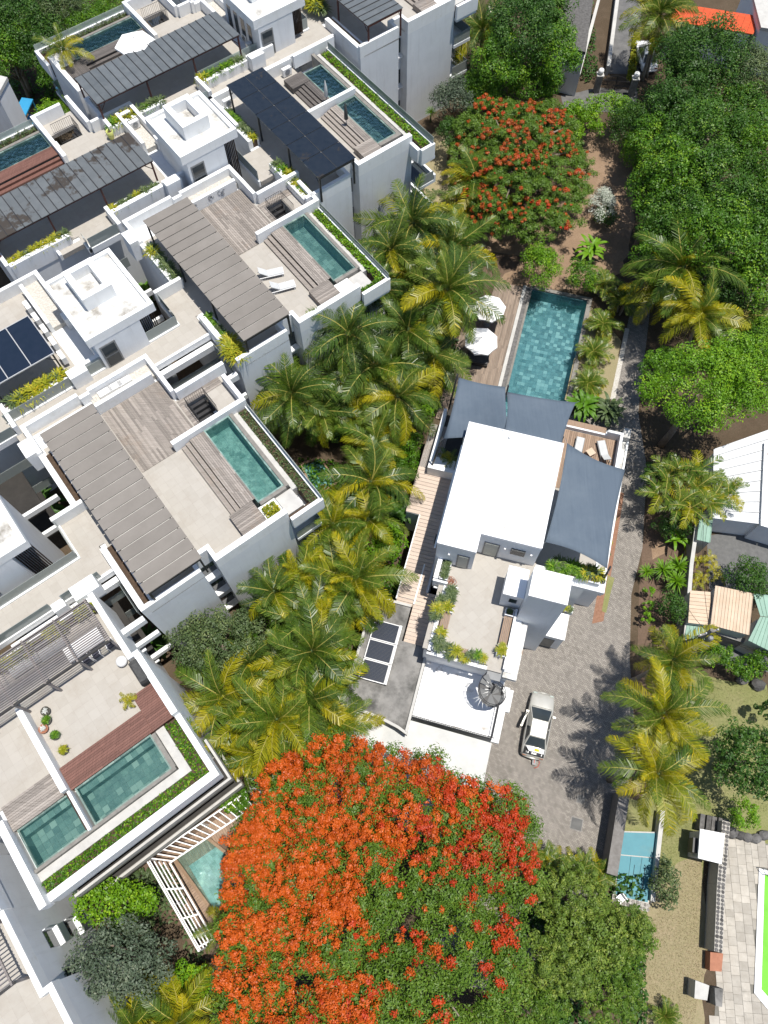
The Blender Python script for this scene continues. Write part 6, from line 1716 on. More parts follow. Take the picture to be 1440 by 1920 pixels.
# ---- palm fronds
def frond_mesh(name, L, e0, e1, mat, n=64, ll=.82, w=.041, seed=1, hang=.45, twist=0.0):
    r = np.random.default_rng(seed); V = []; F = []; mi = []; tn = []
    K = 14; pts = [np.zeros(3)]; tg = []; bend = r.uniform(-.35, .35)
    for i in range(K):
        e = math.radians(e0+(e1-e0)*(i/(K-1))**1.15); yaw = bend*(i/K)**1.5
        tdir = np.array([math.cos(e)*math.cos(yaw), math.cos(e)*math.sin(yaw), math.sin(e)]); tg.append(tdir); pts.append(pts[-1]+tdir*L/K)
    def P(t):
        s = t*K; i = min(int(s), K-1); return pts[i]+(pts[i+1]-pts[i])*(s-i), tg[i]
    for i in range(0, K, 2):                        # rib
        a, ta = P(i/K); b, tb = P((i+2)/K); wa, wb = .034*(1-i/K*.85), .034*(1-(i+2)/K*.85)
        k = len(V); V += [a+[0, -wa, .012], a+[0, wa, .012], b+[0, wb, .012], b+[0, -wb, .012]]; F.append((k, k+1, k+2, k+3)); mi.append(1); tn.append(.5)
    for s in (-1, 1):
        comb = r.uniform(-.15, .15)                  # the two sides never hang quite alike
        for i in range(n):
            t = .09+.90*(i+.5+r.uniform(-.4, .4))/n; p, d = P(min(.995, t))
            if r.random() < .06: continue
            l = ll*L/3.2*(math.sin(math.pi*min(1, t*.84+.14))**.6)*(.6 if t > .93 else 1)*r.uniform(.82, 1.12)
            side = np.cross([0, 0, 1.0], d); side /= np.linalg.norm(side); up = np.cross(d, side)
            sw = .5+.55*t + r.uniform(-.14, .14); h = hang*r.uniform(.2, 1.5)+comb
            d1 = side*s + d*sw + up*(.35-h*.7); d1 /= np.linalg.norm(d1)
            d2 = d1*.8 + np.array([0, 0, -hang*1.6*r.uniform(.6, 1.5)]) + d*.3; d2 /= np.linalg.norm(d2)
            wv = d*w*.5*r.uniform(.7, 1.25)
            q = p+d1*l*.55; e_ = q+d2*l*.5*r.uniform(.8, 1.15)
            k = len(V); V += [p-wv*.8, p+wv*.8, q+wv, q-wv, e_]
            tt = float(np.clip(r.beta(2, 3)+.2*(t > .75)*r.random(), 0, 1))
            F += [(k, k+1, k+2, k+3), (k+3, k+2, k+4)]; mi += [0, 0]; tn += [tt, min(1, tt+.1)]
    me = bpy.data.meshes.new(name); me.from_pydata([tuple(v) for v in V], [], F)
    me.materials.append(M[mat]); me.materials.append(M['rachis'])
    me.polygons.foreach_set('material_index', mi); a_ = me.attributes.new('tint', 'FLOAT', 'FACE'); a_.data.foreach_set('value', tn); me.update()
    return me
FR = {}
for mat in ('palm_green', 'palm_yellow', 'palm_dark'):
    FR[mat] = [frond_mesh('frond', 3.2, 30, -45, mat, seed=1), frond_mesh('frond', 3.2, 22, -65, mat, seed=2, hang=.6), frond_mesh('frond', 3.0, 14, -82, mat, seed=3, hang=.7), frond_mesh('frond', 3.3, 34, -55, mat, seed=6, hang=.55),
               frond_mesh('frond', 3.1, 26, -72, mat, seed=7, hang=.5), frond_mesh('frond', 2.9, 38, -20, mat, seed=4, hang=.3)]
FR['dead'] = [frond_mesh('frond', 2.6, -30, -85, 'dead', seed=5, hang=.6, n=26)]
ARECA = [frond_mesh('frond', 2.0, 60, -35, 'palm_green', n=22, ll=.85, w=.07, seed=8, hang=.2), frond_mesh('frond', 1.9, 48, -60, 'palm_yellow', n=22, ll=.85, w=.07, seed=9, hang=.25), frond_mesh('frond', 2.0, 66, -10, 'palm_green', n=22, ll=.85, w=.07, seed=10, hang=.2)]

def palm(px, py, z, R, label, yellow=0.3, n=18, lean=1.2, seed=1, group='coconut palms', name='coconut_palm', fr=None, dead=1, droop=0, trunk=True, base=None):
    r = random.Random(seed); c = at(px, py, z); b = base or (c[0]+r.uniform(-lean, lean), c[1]+r.uniform(-lean, lean))
    t = thing(name, label, 'palm tree', (*b, 0), group)
    if trunk:
        pts = []
        for i in range(8):
            s = i/7; pts.append((b[0]+(c[0]-b[0])*s**1.6, b[1]+(c[1]-b[1])*s**1.6, (z+.05)*s))
        MB().tube(pts, [.26]+[.17-.05*i/7 for i in range(1, 8)], 8).build('trunk', M['palm_bark'], t, smooth=True)
    az0 = r.uniform(0, 6.28)
    tl = r.uniform(0, 6.28); tm = Matrix.Rotation(r.uniform(.03, .3), 3, Vector((math.cos(tl), math.sin(tl), 0))); n = max(11, round(n*r.uniform(.75, 1.2)))
    for i in range(n):
        az = az0+i*2.39996+r.uniform(-.2, .2); s = (i+.5)/n
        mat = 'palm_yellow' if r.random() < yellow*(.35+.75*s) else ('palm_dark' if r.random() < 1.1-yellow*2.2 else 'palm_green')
        me = r.choice((fr or FR[mat])[:5]) if s > .2 else (fr or FR[mat])[-1]
        if dead and i >= n-dead and not fr: me = FR['dead'][0]
        pitch = -R_(48*(1-s)**1.3) + R_(16*s) + R_(droop) + r.uniform(-.12, .12)
        k = R/2.9*r.uniform(.85, 1.1)*(.75 if s < .15 else 1)
        e = (tm @ Matrix.Rotation(az, 3, 'Z') @ Matrix.Rotation(pitch, 3, 'Y') @ Matrix.Rotation(r.uniform(-.5, .5), 3, 'X')).to_euler()
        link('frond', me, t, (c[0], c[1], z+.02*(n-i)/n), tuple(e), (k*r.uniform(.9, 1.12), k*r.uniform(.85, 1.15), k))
    if z > 4:
        m = MB(); m.lathe(c[0], c[1], [(.05, z-.35), (.2, z-.2), (.17, z+.1), (.05, z+.45)], 8); m.build('crown_shaft', M['leaf_olive'], t, smooth=True)
    return t

P_ = [
 # px, py, height, frond length, yellow, label
 (1262, 1238, 6.8, 3.2, 1.2, 'sunlit yellow-green coconut palm beside the drive, nearest the sheds'),
 (1242, 1338, 6.6, 3.1, 1.2, 'sunlit yellow-green coconut palm beside the drive, middle one of three'),
 (1232, 1452, 6.6, 3.3, 1.2, 'sunlit yellow-green coconut palm leaning over the covered lap pool'),
 (1282, 503, 7.0, 4.0, .7, 'large coconut palm standing against the dense green trees right of the garden pool'),
 (1308, 592, 6.0, 3.4, .9, 'yellowish coconut palm below the larger one right of the garden pool'),
 (893, 345, 5.5, 3.6, 1.6, 'pale yellow palm in front of the red-flowering tree'),
 (775, 420, 7.0, 4.2, .35, 'coconut palm at the top of the palm grove by the tall shaded wall'),
 (735, 470, 6.0, 3.4, .3, 'coconut palm tucked under the roof corner beside the long green planter'),
 (845, 470, 6.2, 3.8, .25, 'dark green coconut palm above the two white parasols'),
 (838, 545, 7.5, 4.2, .5, 'tall coconut palm whose fronds hang over the white parasols'),
 (775, 520, 5.8, 3.6, .4, 'coconut palm in the middle of the upper palm grove'),
 (655, 628, 8.2, 3.4, .1, 'tall slender dark palm in front of the white wall below the loungers'),
 (765, 620, 6.0, 3.7, .3, 'coconut palm left of the lower parasol'),
 (705, 690, 6.2, 3.6, .3, 'coconut palm in the centre of the grove between block and villa'),
 (745, 745, 5.8, 3.4, .45, 'coconut palm left of the first shade sail'),
 (640, 720, 5.6, 3.2, .35, 'coconut palm in the shaded middle of the grove'),
 (548, 740, 6.4, 3.5, .35, 'coconut palm at the corner of the pool planter of the nearest block'),
 (705, 832, 4.6, 3.0, .8, 'low yellowish coconut palm above the teal pool in the palms'),
 (695, 905, 5.6, 3.3, .45, 'coconut palm beside the leafy shrubs left of the beige boardwalk'),
 (690, 975, 5.0, 3.0, .9, 'yellow-green coconut palm right of the tall shaded wall'),
 (628, 1085, 5.8, 3.7, .8, 'big yellow-green coconut palm above the grey concrete roof'),
 (672, 1085, 5.4, 3.3, .8, 'coconut palm beside the beige walkway end'),
 (515, 1110, 5.0, 2.9, .4, 'coconut palm in front of the dark slot of the nearest block'),
 (585, 1165, 5.6, 3.4, .7, 'coconut palm right of the grey-green shrub tree'),
 (585, 1222, 5.8, 3.4, .55, 'coconut palm leaning over the solar collectors'),
 (545, 1240, 5.4, 3.2, .7, 'yellow-green coconut palm below the grey-green shrub tree'),
 (582, 1310, 5.6, 3.3, .45, 'coconut palm at the lower corner of the grey concrete roof'),
 (520, 1350, 5.4, 3.3, .8, 'coconut palm just above the great red-orange tree'),
 (418, 1308, 5.4, 3.0, .8, 'coconut palm beside the side wall of the end block'),
 (485, 1410, 4.6, 2.8, .9, 'yellowish coconut palm by the white timber grid'),
 (432, 1730, 3.2, 2.4, .9, 'low palm between the turquoise pool and the red-orange tree'),
 (335, 1915, 4.6, 3.0, 1.6, 'yellow palm frond crown at the bottom edge, left of the red-orange tree'),
 (250, 1925, 4.2, 2.6, .6, 'green palm at the bottom edge below the grey-green tree'),
 (905, 60, 5.0, 3.6, .3, 'dark palm beside the tall side wall at the top of the picture'),
 (1238, 28, 6.0, 3.8, .9, 'yellowish palm beside the far lane at the top edge'),
 (1225, 82, 4.5, 2.8, .9, 'small palm over the white parked car'),
 (805, 440, 5.0, 3.2, .2, 'shorter coconut palm right of the topmost one in the grove'),
 (700, 545, 5.5, 3.3, .25, 'coconut palm against the louvred wall below the planter corner'),
 (810, 665, 5.0, 3.4, .35, 'coconut palm between the grove and the daybed'),
 (605, 770, 5.0, 3.0, .5, 'coconut palm half hidden behind the corner one by the nearest block'),
 (715, 800, 4.6, 3.0, .5, 'coconut palm over the shrubs left of the boardwalk head'),
 (625, 985, 5.0, 3.2, .9, 'yellowish palm close to the tall shaded wall of the nearest block'),
 (560, 1085, 4.6, 3.0, .9, 'pale yellow palm at the foot of the nearest block'),
 (655, 1125, 5.0, 2.8, .8, 'coconut palm above the first solar collector'),
 (470, 1245, 4.4, 2.8, .5, 'small coconut palm just below the grey-green shrub tree'),
 (570, 1380, 4.6, 3.0, .7, 'coconut palm wedged against the top of the great flame tree'),
 (625, 1350, 4.8, 2.8, .5, 'coconut palm below the curved roof edge'),
 (450, 1355, 4.4, 2.8, .8, 'yellow-green palm right of the end block side wall'),
 (1240, 545, 5.0, 2.8, .7, 'smaller palm at the left of the pair right of the garden pool'),
 (120, 95, 12.6, 2.2, 1.0, 'small yellow-green palm at the pool corner of the upper left block'),
]
for k, (px, py, z, R, ye, lab) in enumerate(P_):
    if z > 12: palm(px, py, T+1.4, R, lab, ye, 12, .1, 60+k, 'palms on the roofs', dead=0); continue
    palm(px, py, z+((k*7) % 5-2)*.35, R*(.92+.07*((k*3) % 5)), lab, ye*.62, 25 if R > 3 else 19, 1.3, 100+k, dead=(k % 3 == 0)+(ye > .6))
# low feathery palms, cycads and clumps
def clump(px, py, z, R, label, n=26, stems=5, seed=1, grp=None, name='areca_palm', fr=None, spread=.8):
    r = random.Random(seed); c = at(px, py, z); t = thing(name, label, 'palm', (*c, 0), grp)
    for s in range(stems):
        a = s*2.4; d = spread*r.uniform(.3, 1); x, y = c[0]+d*math.cos(a), c[1]+d*math.sin(a); zz = z*r.uniform(.75, 1.05)
        if zz > .6: MB().tube([(c[0]+(x-c[0])*.4, c[1]+(y-c[1])*.4, 0), (x, y, zz)], [.09, .06], 6).build('stem', M['palm_bark'], t)
        for i in range(n//stems):
            k = R/2.0*r.uniform(.8, 1.1)
            link('frond', r.choice(fr or ARECA), t, (x, y, zz), (r.uniform(-.2, .2), r.uniform(-.15, .55), i*2.4+s+r.uniform(-.3, .3)), (k, k, k))
    return t
clump(1285, 915, 4.2, 2.3, 'large clump of olive areca palms beside the white sheet roof', 60, 10, 1, spread=2.0)
clump(1345, 920, 3.6, 1.9, 'smaller areca clump spilling over the white sheet roof', 30, 6, 2, spread=1.0)
CY = [FR['palm_green'][1], FR['palm_green'][0], FR['palm_green'][2]]
for px, py, lab in ((1130, 610, 'cycad-like palm, topmost of the row beside the garden pool'), (1113, 660, 'cycad-like palm, middle of the row beside the garden pool'), (1103, 722, 'cycad-like palm, lowest of the row beside the garden pool')):
    clump(px, py, .9, 1.9, lab, 34, 2, px, 'cycads beside the garden pool', 'cycad', None, .2)
clump(1395, 590, 3.0, 3.0, 'grey-green date palm at the right edge below the dense trees', 26, 1, 5, None, 'date_palm', [FR['palm_green'][3]], .05)
for px, py, R, lab in ((1130, 530, 1.9, 'orange-stemmed palm clump at the upper right corner of the garden pool'), (1170, 565, 2.0, 'green palm clump by the path right of the garden pool')):
    clump(px, py, 1.6, R, lab, 24, 4, px, 'palm clumps by the garden pool', spread=.6)
clump(1315, 1065, .5, 1.0, 'yellow feathery hedge plant between the garden wall and the side yard', 40, 8, 9, spread=1.5, name='hedge_palm', fr=[ARECA[1]])
clump(843, 855, 4.9, .95, 'bright yellow-green fan of palm in the white box at the corner of the villa', 26, 3, 3, 'box palms', 'box_palm', [ARECA[1], ARECA[1], ARECA[0]], .35)
clump(318, 1372, T+1.2, 1.5, 'feathery palm in the trough corner of the end block', 16, 1, 4, None, 'trough_palm', None, .05)
clump(238, 1312, T+.5, .75, 'small yellow-green potted palm on the end block terrace', 12, 1, 6, None, 'potted_palm', [ARECA[1]], .05)
clump(487, 105+15, T+.9, .8, 'potted palm against the corner wall behind the black glass pergola', 10, 1, 7, None, 'potted_palm', [ARECA[0]], .05)
for px, py, lab in ((1245, 1905, 'spiky green palm lily at the bottom edge of the dry lawn'),): clump(px, py, .4, 1.3, lab, 22, 1, 8, None, 'palm_lily', [ARECA[2]], .05)

# broad leaves: banana-like plants, yuccas
def blade_mesh(name, L, W, e0, e1, mat, seed=1):
    V = []; F = []; K = 8; p = np.zeros(3); tn = []
    for i in range(K+1):
        s = i/K; e = math.radians(e0+(e1-e0)*s); w = W*.5*math.sin(math.pi*min(1, s*.93+.07))**.6
        V += [p+[0, -w, .12*w], p.copy(), p+[0, w, .12*w]]
        p = p+np.array([math.cos(e), 0, math.sin(e)])*L/K
    for i in range(K):
        k = i*3; F += [(k, k+1, k+4, k+3), (k+1, k+2, k+5, k+4)]; tn += [.35+.4*i/K, .5+.3*i/K]
    me = bpy.data.meshes.new(name); me.from_pydata([tuple(v) for v in V], [], F); me.materials.append(M[mat])
    a_ = me.attributes.new('tint', 'FLOAT', 'FACE'); a_.data.foreach_set('value', tn); me.update(); return me
BL = {m: [blade_mesh('leaf', 1.5, .30, 65, -25, m), blade_mesh('leaf', 1.4, .27, 50, -50, m)] for m in ('leaf_green', 'leaf_bright', 'leaf_dark', 'leaf_olive')}
YU = [blade_mesh('leaf', .8, .05, 50, 20, 'leaf_bright'), blade_mesh('leaf', .85, .05, 25, -10, 'leaf_bright'), blade_mesh('leaf', .8, .05, 8, -15, 'leaf_green')]
def broad(px, py, z, R, label, mat='leaf_green', n=12, stems=3, seed=1, grp=None, name='banana_plant', spread=.6, fr=None, lo=-.2, hi=.6):
    r = random.Random(seed); c = at(px, py, z); t = thing(name, label, 'plant', (*c, 0), grp)
    for s in range(stems):
        a = s*2.4+seed; d = spread*(s/max(1, stems-1))**.6 if stems > 1 else 0
        x, y = c[0]+d*math.cos(a), c[1]+d*math.sin(a)
        if z > .4: MB().tube([(x, y, 0), (x, y, z)], [.08, .06], 6).build('stem', M['leaf_olive'], t)
        for i in range(n):
            k = R/1.4*r.uniform(.75, 1.1); link('leaf', r.choice(fr or BL[mat]), t, (x, y, z), (0, r.uniform(lo, hi), i*2.4+r.uniform(-.3, .3)), (k, k, k))
    return t
for px, py, z, R, n, st, mat, lab in ((1095, 760, 1.0, 1.4, 11, 7, 'leaf_green', 'bird-of-paradise clump behind the loungers, left part'), (1140, 772, 1.0, 1.35, 11, 6, 'leaf_olive', 'bird-of-paradise clump behind the loungers, right part'),
                             (1105, 468, 1.2, 1.6, 8, 3, 'leaf_bright', 'banana plant at the top of the garden beside the dry soil'), (1278, 1010, 1.0, 1.2, 7, 2, 'leaf_bright', 'bright broad-leaved plant at the head of the garden wall'),
                             (735, 905, 2.6, 1.6, 9, 5, 'leaf_dark', 'dark broad-leaved thicket beside the boardwalk, upper part'), (748, 960, 2.2, 1.4, 9, 4, 'leaf_dark', 'dark broad-leaved thicket beside the boardwalk, lower part'),
                             (85, 945, 2.0, 1.9, 9, 3, 'leaf_dark', 'dark broad-leaved plant deep in the light well at the left'), (275, 545, 2.0, 1.7, 8, 3, 'leaf_green', 'green broad-leaved plant in the gap beside the stair tower'),
                             (285, 1205, 1.2, 1.8, 9, 3, 'leaf_dark', 'dark broad-leaved plants at the foot of the end block wall')):
    broad(px, py, z, R, lab, mat, n, st, px+py, None)
for px, py, lab in ((1243, 1068, 'spiky yucca, left one beside the garden wall'), (1272, 1062, 'spiky yucca, upper right one beside the garden wall'), (1268, 1090, 'spiky yucca, lower right one beside the garden wall'), (1212, 1072, 'small dark spiky yucca at the edge of the drive'), (808, 210, 'spiky yucca at the foot of the tall side wall at top')):
    broad(px, py, 1.2, 1.15 if px < 1230 else 1.75, lab, n=80, stems=1, seed=px, grp='spiky yuccas', name='yucca', fr=YU, lo=-.5, hi=.5)

# ---- crowns of broadleaved trees
TR = [
 (205, 20, 4.0, 30, 30, 'leaf_green', 'green shrub tree at the top edge beside the blue-grey wall'),
 (1245, 205, 5.0, 42, 40, 'leaf_dark', 'dark tree right of the far gate'),
 (1290, 170, 6.5, 62, 50, 'leaf_dark', 'dark green tree between the orange-red roof and the dense stand'),
 (1385, 215, 7.0, 62, 52, 'leaf_green', 'broad green tree below the olive tree at the right edge'),
 (1228, 270, 6.0, 48, 50, 'leaf_green', 'broad green tree at the upper left corner of the dense stand'),
 (1300, 410, 8.0, 75, 62, 'leaf_green', 'broad green tree in the lower middle of the dense stand'),
 (1225, 375, 6.0, 46, 62, 'leaf_green', 'broad green tree reaching over the garden hedge'),
 (1395, 405, 8.0, 70, 66, 'leaf_green', 'broad green tree in the right middle of the dense stand'),
 (1235, 480, 5.5, 50, 48, 'leaf_green', 'green tree left of the large coconut palm'),
 (1330, 530, 5.0, 70, 50, 'leaf_dark', 'dark green tree behind the pair of palms right of the pool'),
 (1420, 530, 5.5, 60, 55, 'leaf_green', 'green tree at the right edge behind the date palm'),
 (1440, 640, 4.5, 45, 45, 'leaf_green', 'green tree at the right edge below the date palm'),
 (1240, 690, 3.5, 42, 40, 'leaf_green', 'green shrub tree at the left foot of the rounded bright tree'),
 (905, 175, 3.5, 45, 38, 'leaf_green', 'green shrub tree left of the smaller flame tree top'),
 (1000, 165, 3.5, 60, 30, 'leaf_green', 'green shrub tree behind the smaller flame tree'),
 (160, 60, 4.5, 42, 42, 'leaf_green', 'green tree left of the upper left roof pool'),
 (15, 85, 5.5, 55, 50, 'leaf_green', 'green tree at the left edge near the top'),
 (70, 90, 5.0, 55, 45, 'leaf_dark', 'dark green tree in the middle of the top left thicket'),
 (1095, 1770, 5.0, 80, 70, 'leaf_feather', 'feathery tree in the middle of the stand below the drive'),
 (1190, 1760, 2.6, 40, 45, 'leaf_fine', 'light green feathery shrub below the covered lap pool'),
 (660, 560, 2.4, 40, 40, 'leaf_green', 'green undergrowth shrub against the wall of the loungers block'),
 (740, 580, 2.2, 50, 45, 'leaf_green', 'green undergrowth shrub in the upper palm grove'),
 (655, 800, 2.0, 40, 36, 'leaf_green', 'green undergrowth shrub left of the teal pool'),
 (720, 860, 2.2, 45, 45, 'leaf_green', 'green undergrowth shrub right of the teal pool'),
 (650, 1030, 2.2, 50, 45, 'leaf_green', 'green undergrowth shrub below the tall shaded wall'),
 (590, 1120, 2.0, 45, 40, 'leaf_green', 'green undergrowth shrub among the lower palms'),
 (650, 1270, 2.2, 40, 40, 'leaf_green', 'green undergrowth shrub against the grey concrete roof'),
 (500, 1330, 2.0, 50, 40, 'leaf_green', 'green undergrowth shrub above the white timber grid'),
 (610, 1370, 2.0, 50, 35, 'leaf_dark', 'dark undergrowth shrub at the top of the great flame tree'),
 (268, 1905, 3.0, 60, 45, 'leaf_green', 'green shrub tree at the bottom edge between the corner block and the flame tree'),
 (445, 1500, 2.0, 30, 30, 'leaf_green', 'low green shrub inside the upper end of the white timber grid'),
 # px, py, z, rx, ry, material, leaf, label
 (1262, 215, 6.5, 62, 45, 'leaf_dark', 'dark green tree below the orange-red roof, left part'),
 (1325, 110, 7.5, 85, 62, 'leaf_dark', 'large dark green tree under the orange-red roof'),
 (1268, 110, 5.5, 36, 50, 'leaf_dark', 'dark tree beside the white parked car'),
 (1410, 150, 6.5, 50, 60, 'leaf_olive', 'olive tree at the right edge below the white house'),
 (1325, 255, 8.5, 78, 60, 'leaf_green', 'broad green tree, topmost of the dense stand at right'),
 (1262, 330, 7.5, 72, 65, 'leaf_green', 'broad green tree, left flank of the dense stand at right'),
 (1360, 350, 8.5, 82, 75, 'leaf_green', 'broad green tree in the middle of the dense stand at right'),
 (1430, 290, 8.0, 60, 80, 'leaf_green', 'broad green tree at the right edge of the dense stand'),
 (1262, 425, 7.0, 70, 60, 'leaf_green', 'broad green tree over the edge of the dry garden soil'),
 (1350, 450, 7.5, 85, 70, 'leaf_green', 'broad green tree behind the large coconut palm'),
 (1430, 450, 7.0, 60, 80, 'leaf_green', 'broad green tree at the right edge above the date palm'),
 (1305, 735, 8.0, 108, 92, 'leaf_bright', 'rounded bright green tree shading the drive'),
 (1392, 700, 8.0, 70, 75, 'leaf_bright', 'bright green tree behind the rounded one at the right edge'),
 (935, 120, 6.0, 52, 55, 'leaf_green', 'green tree between the tall side wall and the far forecourt'),
 (975, 55, 7.5, 62, 75, 'leaf_dark', 'dark green tree left of the shaded grey building'),
 (1045, 105, 6.0, 42, 55, 'leaf_green', 'green tree in front of the shaded grey building'),
 (1030, 20, 7.0, 50, 50, 'leaf_green', 'green tree at the top edge left of the far lane'),
 (850, 185, 3.5, 38, 35, 'leaf_grey', 'grey-green shrub tree at the foot of the tall side wall'),
 (45, 40, 6.0, 75, 60, 'leaf_dark', 'dark tree in the top left corner'),
 (115, 30, 5.0, 60, 50, 'leaf_olive', 'olive tree beside the blue-grey wall at top left'),
 (18, 108, 5.0, 45, 36, 'leaf_green', 'green tree at the left edge above the plain grey wall'),
 (118, 142, 4.0, 45, 36, 'leaf_green', 'shrubby green tree beside the upper left block'),
 (408, 1205, 4.5, 92, 72, 'leaf_olive', 'grey-green shrub tree in front of the nearest block'),
 (215, 1690, 4.0, 85, 48, 'leaf_bright', 'bright green shrub tree beside the white trellis'),
 (228, 1800, 6.5, 100, 88, 'leaf_grey', 'tall grey-green tree in front of the corner block'),
 (350, 1850, 3.5, 52, 52, 'leaf_bright', 'bright green shrub left of the red-orange tree near the bottom edge'),
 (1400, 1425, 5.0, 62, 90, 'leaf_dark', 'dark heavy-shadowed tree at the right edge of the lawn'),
 (1395, 1525, 1.8, 26, 32, 'leaf_bright', 'yellow-green shrub above the boulders'),
 (1400, 1090, 2.2, 40, 42, 'leaf_dark', 'dark shrub at the edge of the side yard'),
 (1425, 1110, 1.5, 32, 22, 'leaf_grey', 'pale flowering shrub at the right edge of the side yard'),
 (715, 1015, 3.0, 50, 45, 'leaf_bright', 'bright feathery green shrub beside the beige boardwalk'),
 (1012, 500, 2.5, 38, 38, 'leaf_bright', 'round bright green shrub at the head of the garden pool'),
 (1092, 518, 2.0, 30, 28, 'leaf_green', 'rounded green shrub at the upper right of the garden pool'),
 (1085, 232, 2.2, 48, 32, 'leaf_bright', 'light green shrub at the top left of the garden hedge'),
 (1175, 235, 2.6, 34, 34, 'leaf_dark', 'dark clipped round shrub in the corner of the garden hedge'),
 (1193, 290, 2.0, 24, 42, 'leaf_bright', 'pale green climbing shrub along the right of the garden'),
 (1140, 212, 2.4, 60, 22, 'leaf_bright', 'light green hedge shrub along the top of the garden'),
 (1128, 385, 1.4, 24, 28, 'bloom_white', 'white-flowering shrub in the dry garden'),
 (1135, 402, 1.0, 22, 18, 'leaf_dark', 'dark low shrub beside the white-flowering one'),
 (1190, 215, 1.4, 36, 16, 'leaf_green', 'green hedge shrub in front of the far gate'),
 (1245, 1655, 1.6, 26, 50, 'leaf_olive', 'feathery green bush beside the covered lap pool'),
 (1258, 1140, 2.0, 26, 34, 'leaf_dark', 'dark feathery shrub beside the garden wall'),
 (1345, 1228, 1.5, 32, 22, 'leaf_green', 'green hedge shrub below the sheds, left part'),
 (1395, 1250, 1.5, 36, 25, 'leaf_green', 'green hedge shrub below the sheds, middle part'),
 (1435, 1240, 1.5, 28, 25, 'leaf_green', 'green hedge shrub below the sheds, at the right edge'),
 (1435, 1330, 2.0, 18, 22, 'leaf_dark', 'small dark shrub at the right edge of the lawn'),
 (845, 250, 3.0, 24, 26, 'leaf_dark', 'dark red-leaved shrub at the corner of the tall side wall'),
 (862, 400, 3.0, 26, 24, 'leaf_yel', 'yellow-flecked shrub below the pale yellow palm'),
 (790, 760, 2.4, 26, 40, 'leaf_bright', 'bright climbing shrub beside the first shade sail'),
 (765, 850, 2.0, 24, 50, 'leaf_green', 'green shrub hugging the boardwalk edge'),
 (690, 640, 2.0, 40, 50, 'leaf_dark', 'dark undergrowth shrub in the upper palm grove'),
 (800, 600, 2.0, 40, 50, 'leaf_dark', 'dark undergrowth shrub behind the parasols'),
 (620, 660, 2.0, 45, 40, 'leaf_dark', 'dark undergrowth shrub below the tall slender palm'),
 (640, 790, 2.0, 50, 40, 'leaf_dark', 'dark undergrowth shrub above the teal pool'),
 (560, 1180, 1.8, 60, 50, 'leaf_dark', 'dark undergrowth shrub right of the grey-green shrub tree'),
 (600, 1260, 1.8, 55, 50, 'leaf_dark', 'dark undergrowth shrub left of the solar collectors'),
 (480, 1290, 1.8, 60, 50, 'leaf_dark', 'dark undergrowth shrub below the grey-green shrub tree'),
 (1215, 1135, 1.1, 10, 12, 'leaf_bright', 'small clipped round bush at the drive edge, upper'),
 (1212, 1160, 1.1, 11, 13, 'leaf_bright', 'small clipped round bush at the drive edge, lower'),
 (1216, 1108, 1.1, 11, 11, 'leaf_bright', 'small clipped round bush at the drive edge, topmost'),
 (1240, 1190, .9, 16, 14, 'leaf_olive', 'low bush with red flowers at the lower end of the border'),
 (1225, 900, 1.6, 22, 30, 'leaf_dark', 'dark shrub at the foot of the areca clump, left'),
 (1262, 985, 1.6, 40, 20, 'leaf_dark', 'dark shrub at the foot of the areca clump, below'),
 (98, 222, 2.0, 32, 28, 'leaf_bright', 'bright green shrub right of the blue shelter'),
]
for k, (px, py, z, rx, ry, mat, lab) in enumerate(TR):
    if mat == 'leaf_green' and rx > 45 and k % 2: mat = 'leaf_mid'; z -= .8
    big = rx > 45
    leaf = .19 if z > 5 and py < 600 else (.17 if big else .14)
    if mat == 'leaf_olive' or mat == 'leaf_grey': leaf = .16
    tree(px, py, z, rx, ry, lab, mat, leaf=leaf, cover=(3.0 if py < 650 else 3.3) if mat != 'leaf_grey' else 3.0, seed=200+k, name='tree' if z > 2.6 else 'shrub', cat='tree' if z > 2.6 else 'shrub',
         rz=None if z > 2.6 else z*.75, low=-.1 if z > 2.6 else -.35, group=None, k=None if rx > 20 else 14, trunk=z > 2.6, r0=.14 if rx > 60 else (.18 if rx > 40 else .26), r1=.28 if rx > 60 else (.32 if rx > 40 else .42))

# mass of fine-leaved green trees at the bottom right of the flame tree
for k, (px, py, z, rx, ry, mat, lab) in enumerate((
 (1065, 1680, 5.0, 85, 70, 'leaf_feather', 'feathery green tree between the flame tree and the drive'), (1150, 1740, 4.0, 75, 62, 'leaf_feather', 'feathery green tree below the covered lap pool'),
 (1040, 1800, 5.5, 95, 85, 'leaf_feather', 'feathery olive tree right of the flame tree, near the bottom'), (1140, 1850, 4.0, 70, 90, 'leaf_fine', 'light feathery tree beside the dry lawn at the bottom'),
 (980, 1890, 5.5, 90, 60, 'leaf_fine', 'feathery green tree at the bottom edge below the flame tree'))):
    tree(px, py, z, rx, ry, lab, mat, leaf=.13, cover=3.6, seed=400+k, r0=.07, r1=.17, aspect=.4, k=260)
for px, py, lab in ((1015, 1612, 'fan-leaved palm shrub at the edge of the drive below the flame tree, left'), (1112, 1632, 'fan-leaved palm shrub at the edge of the drive beside the lap pool, right'), (1065, 1622, 'fan-leaved palm shrub at the edge of the drive, between two others')):
    clump(px, py, 1.6, 1.25, lab, 34, 6, px, 'fan-leaved palm shrubs along the drive', 'palm_shrub', [ARECA[0], ARECA[0], ARECA[1], ARECA[2]], 1.0)

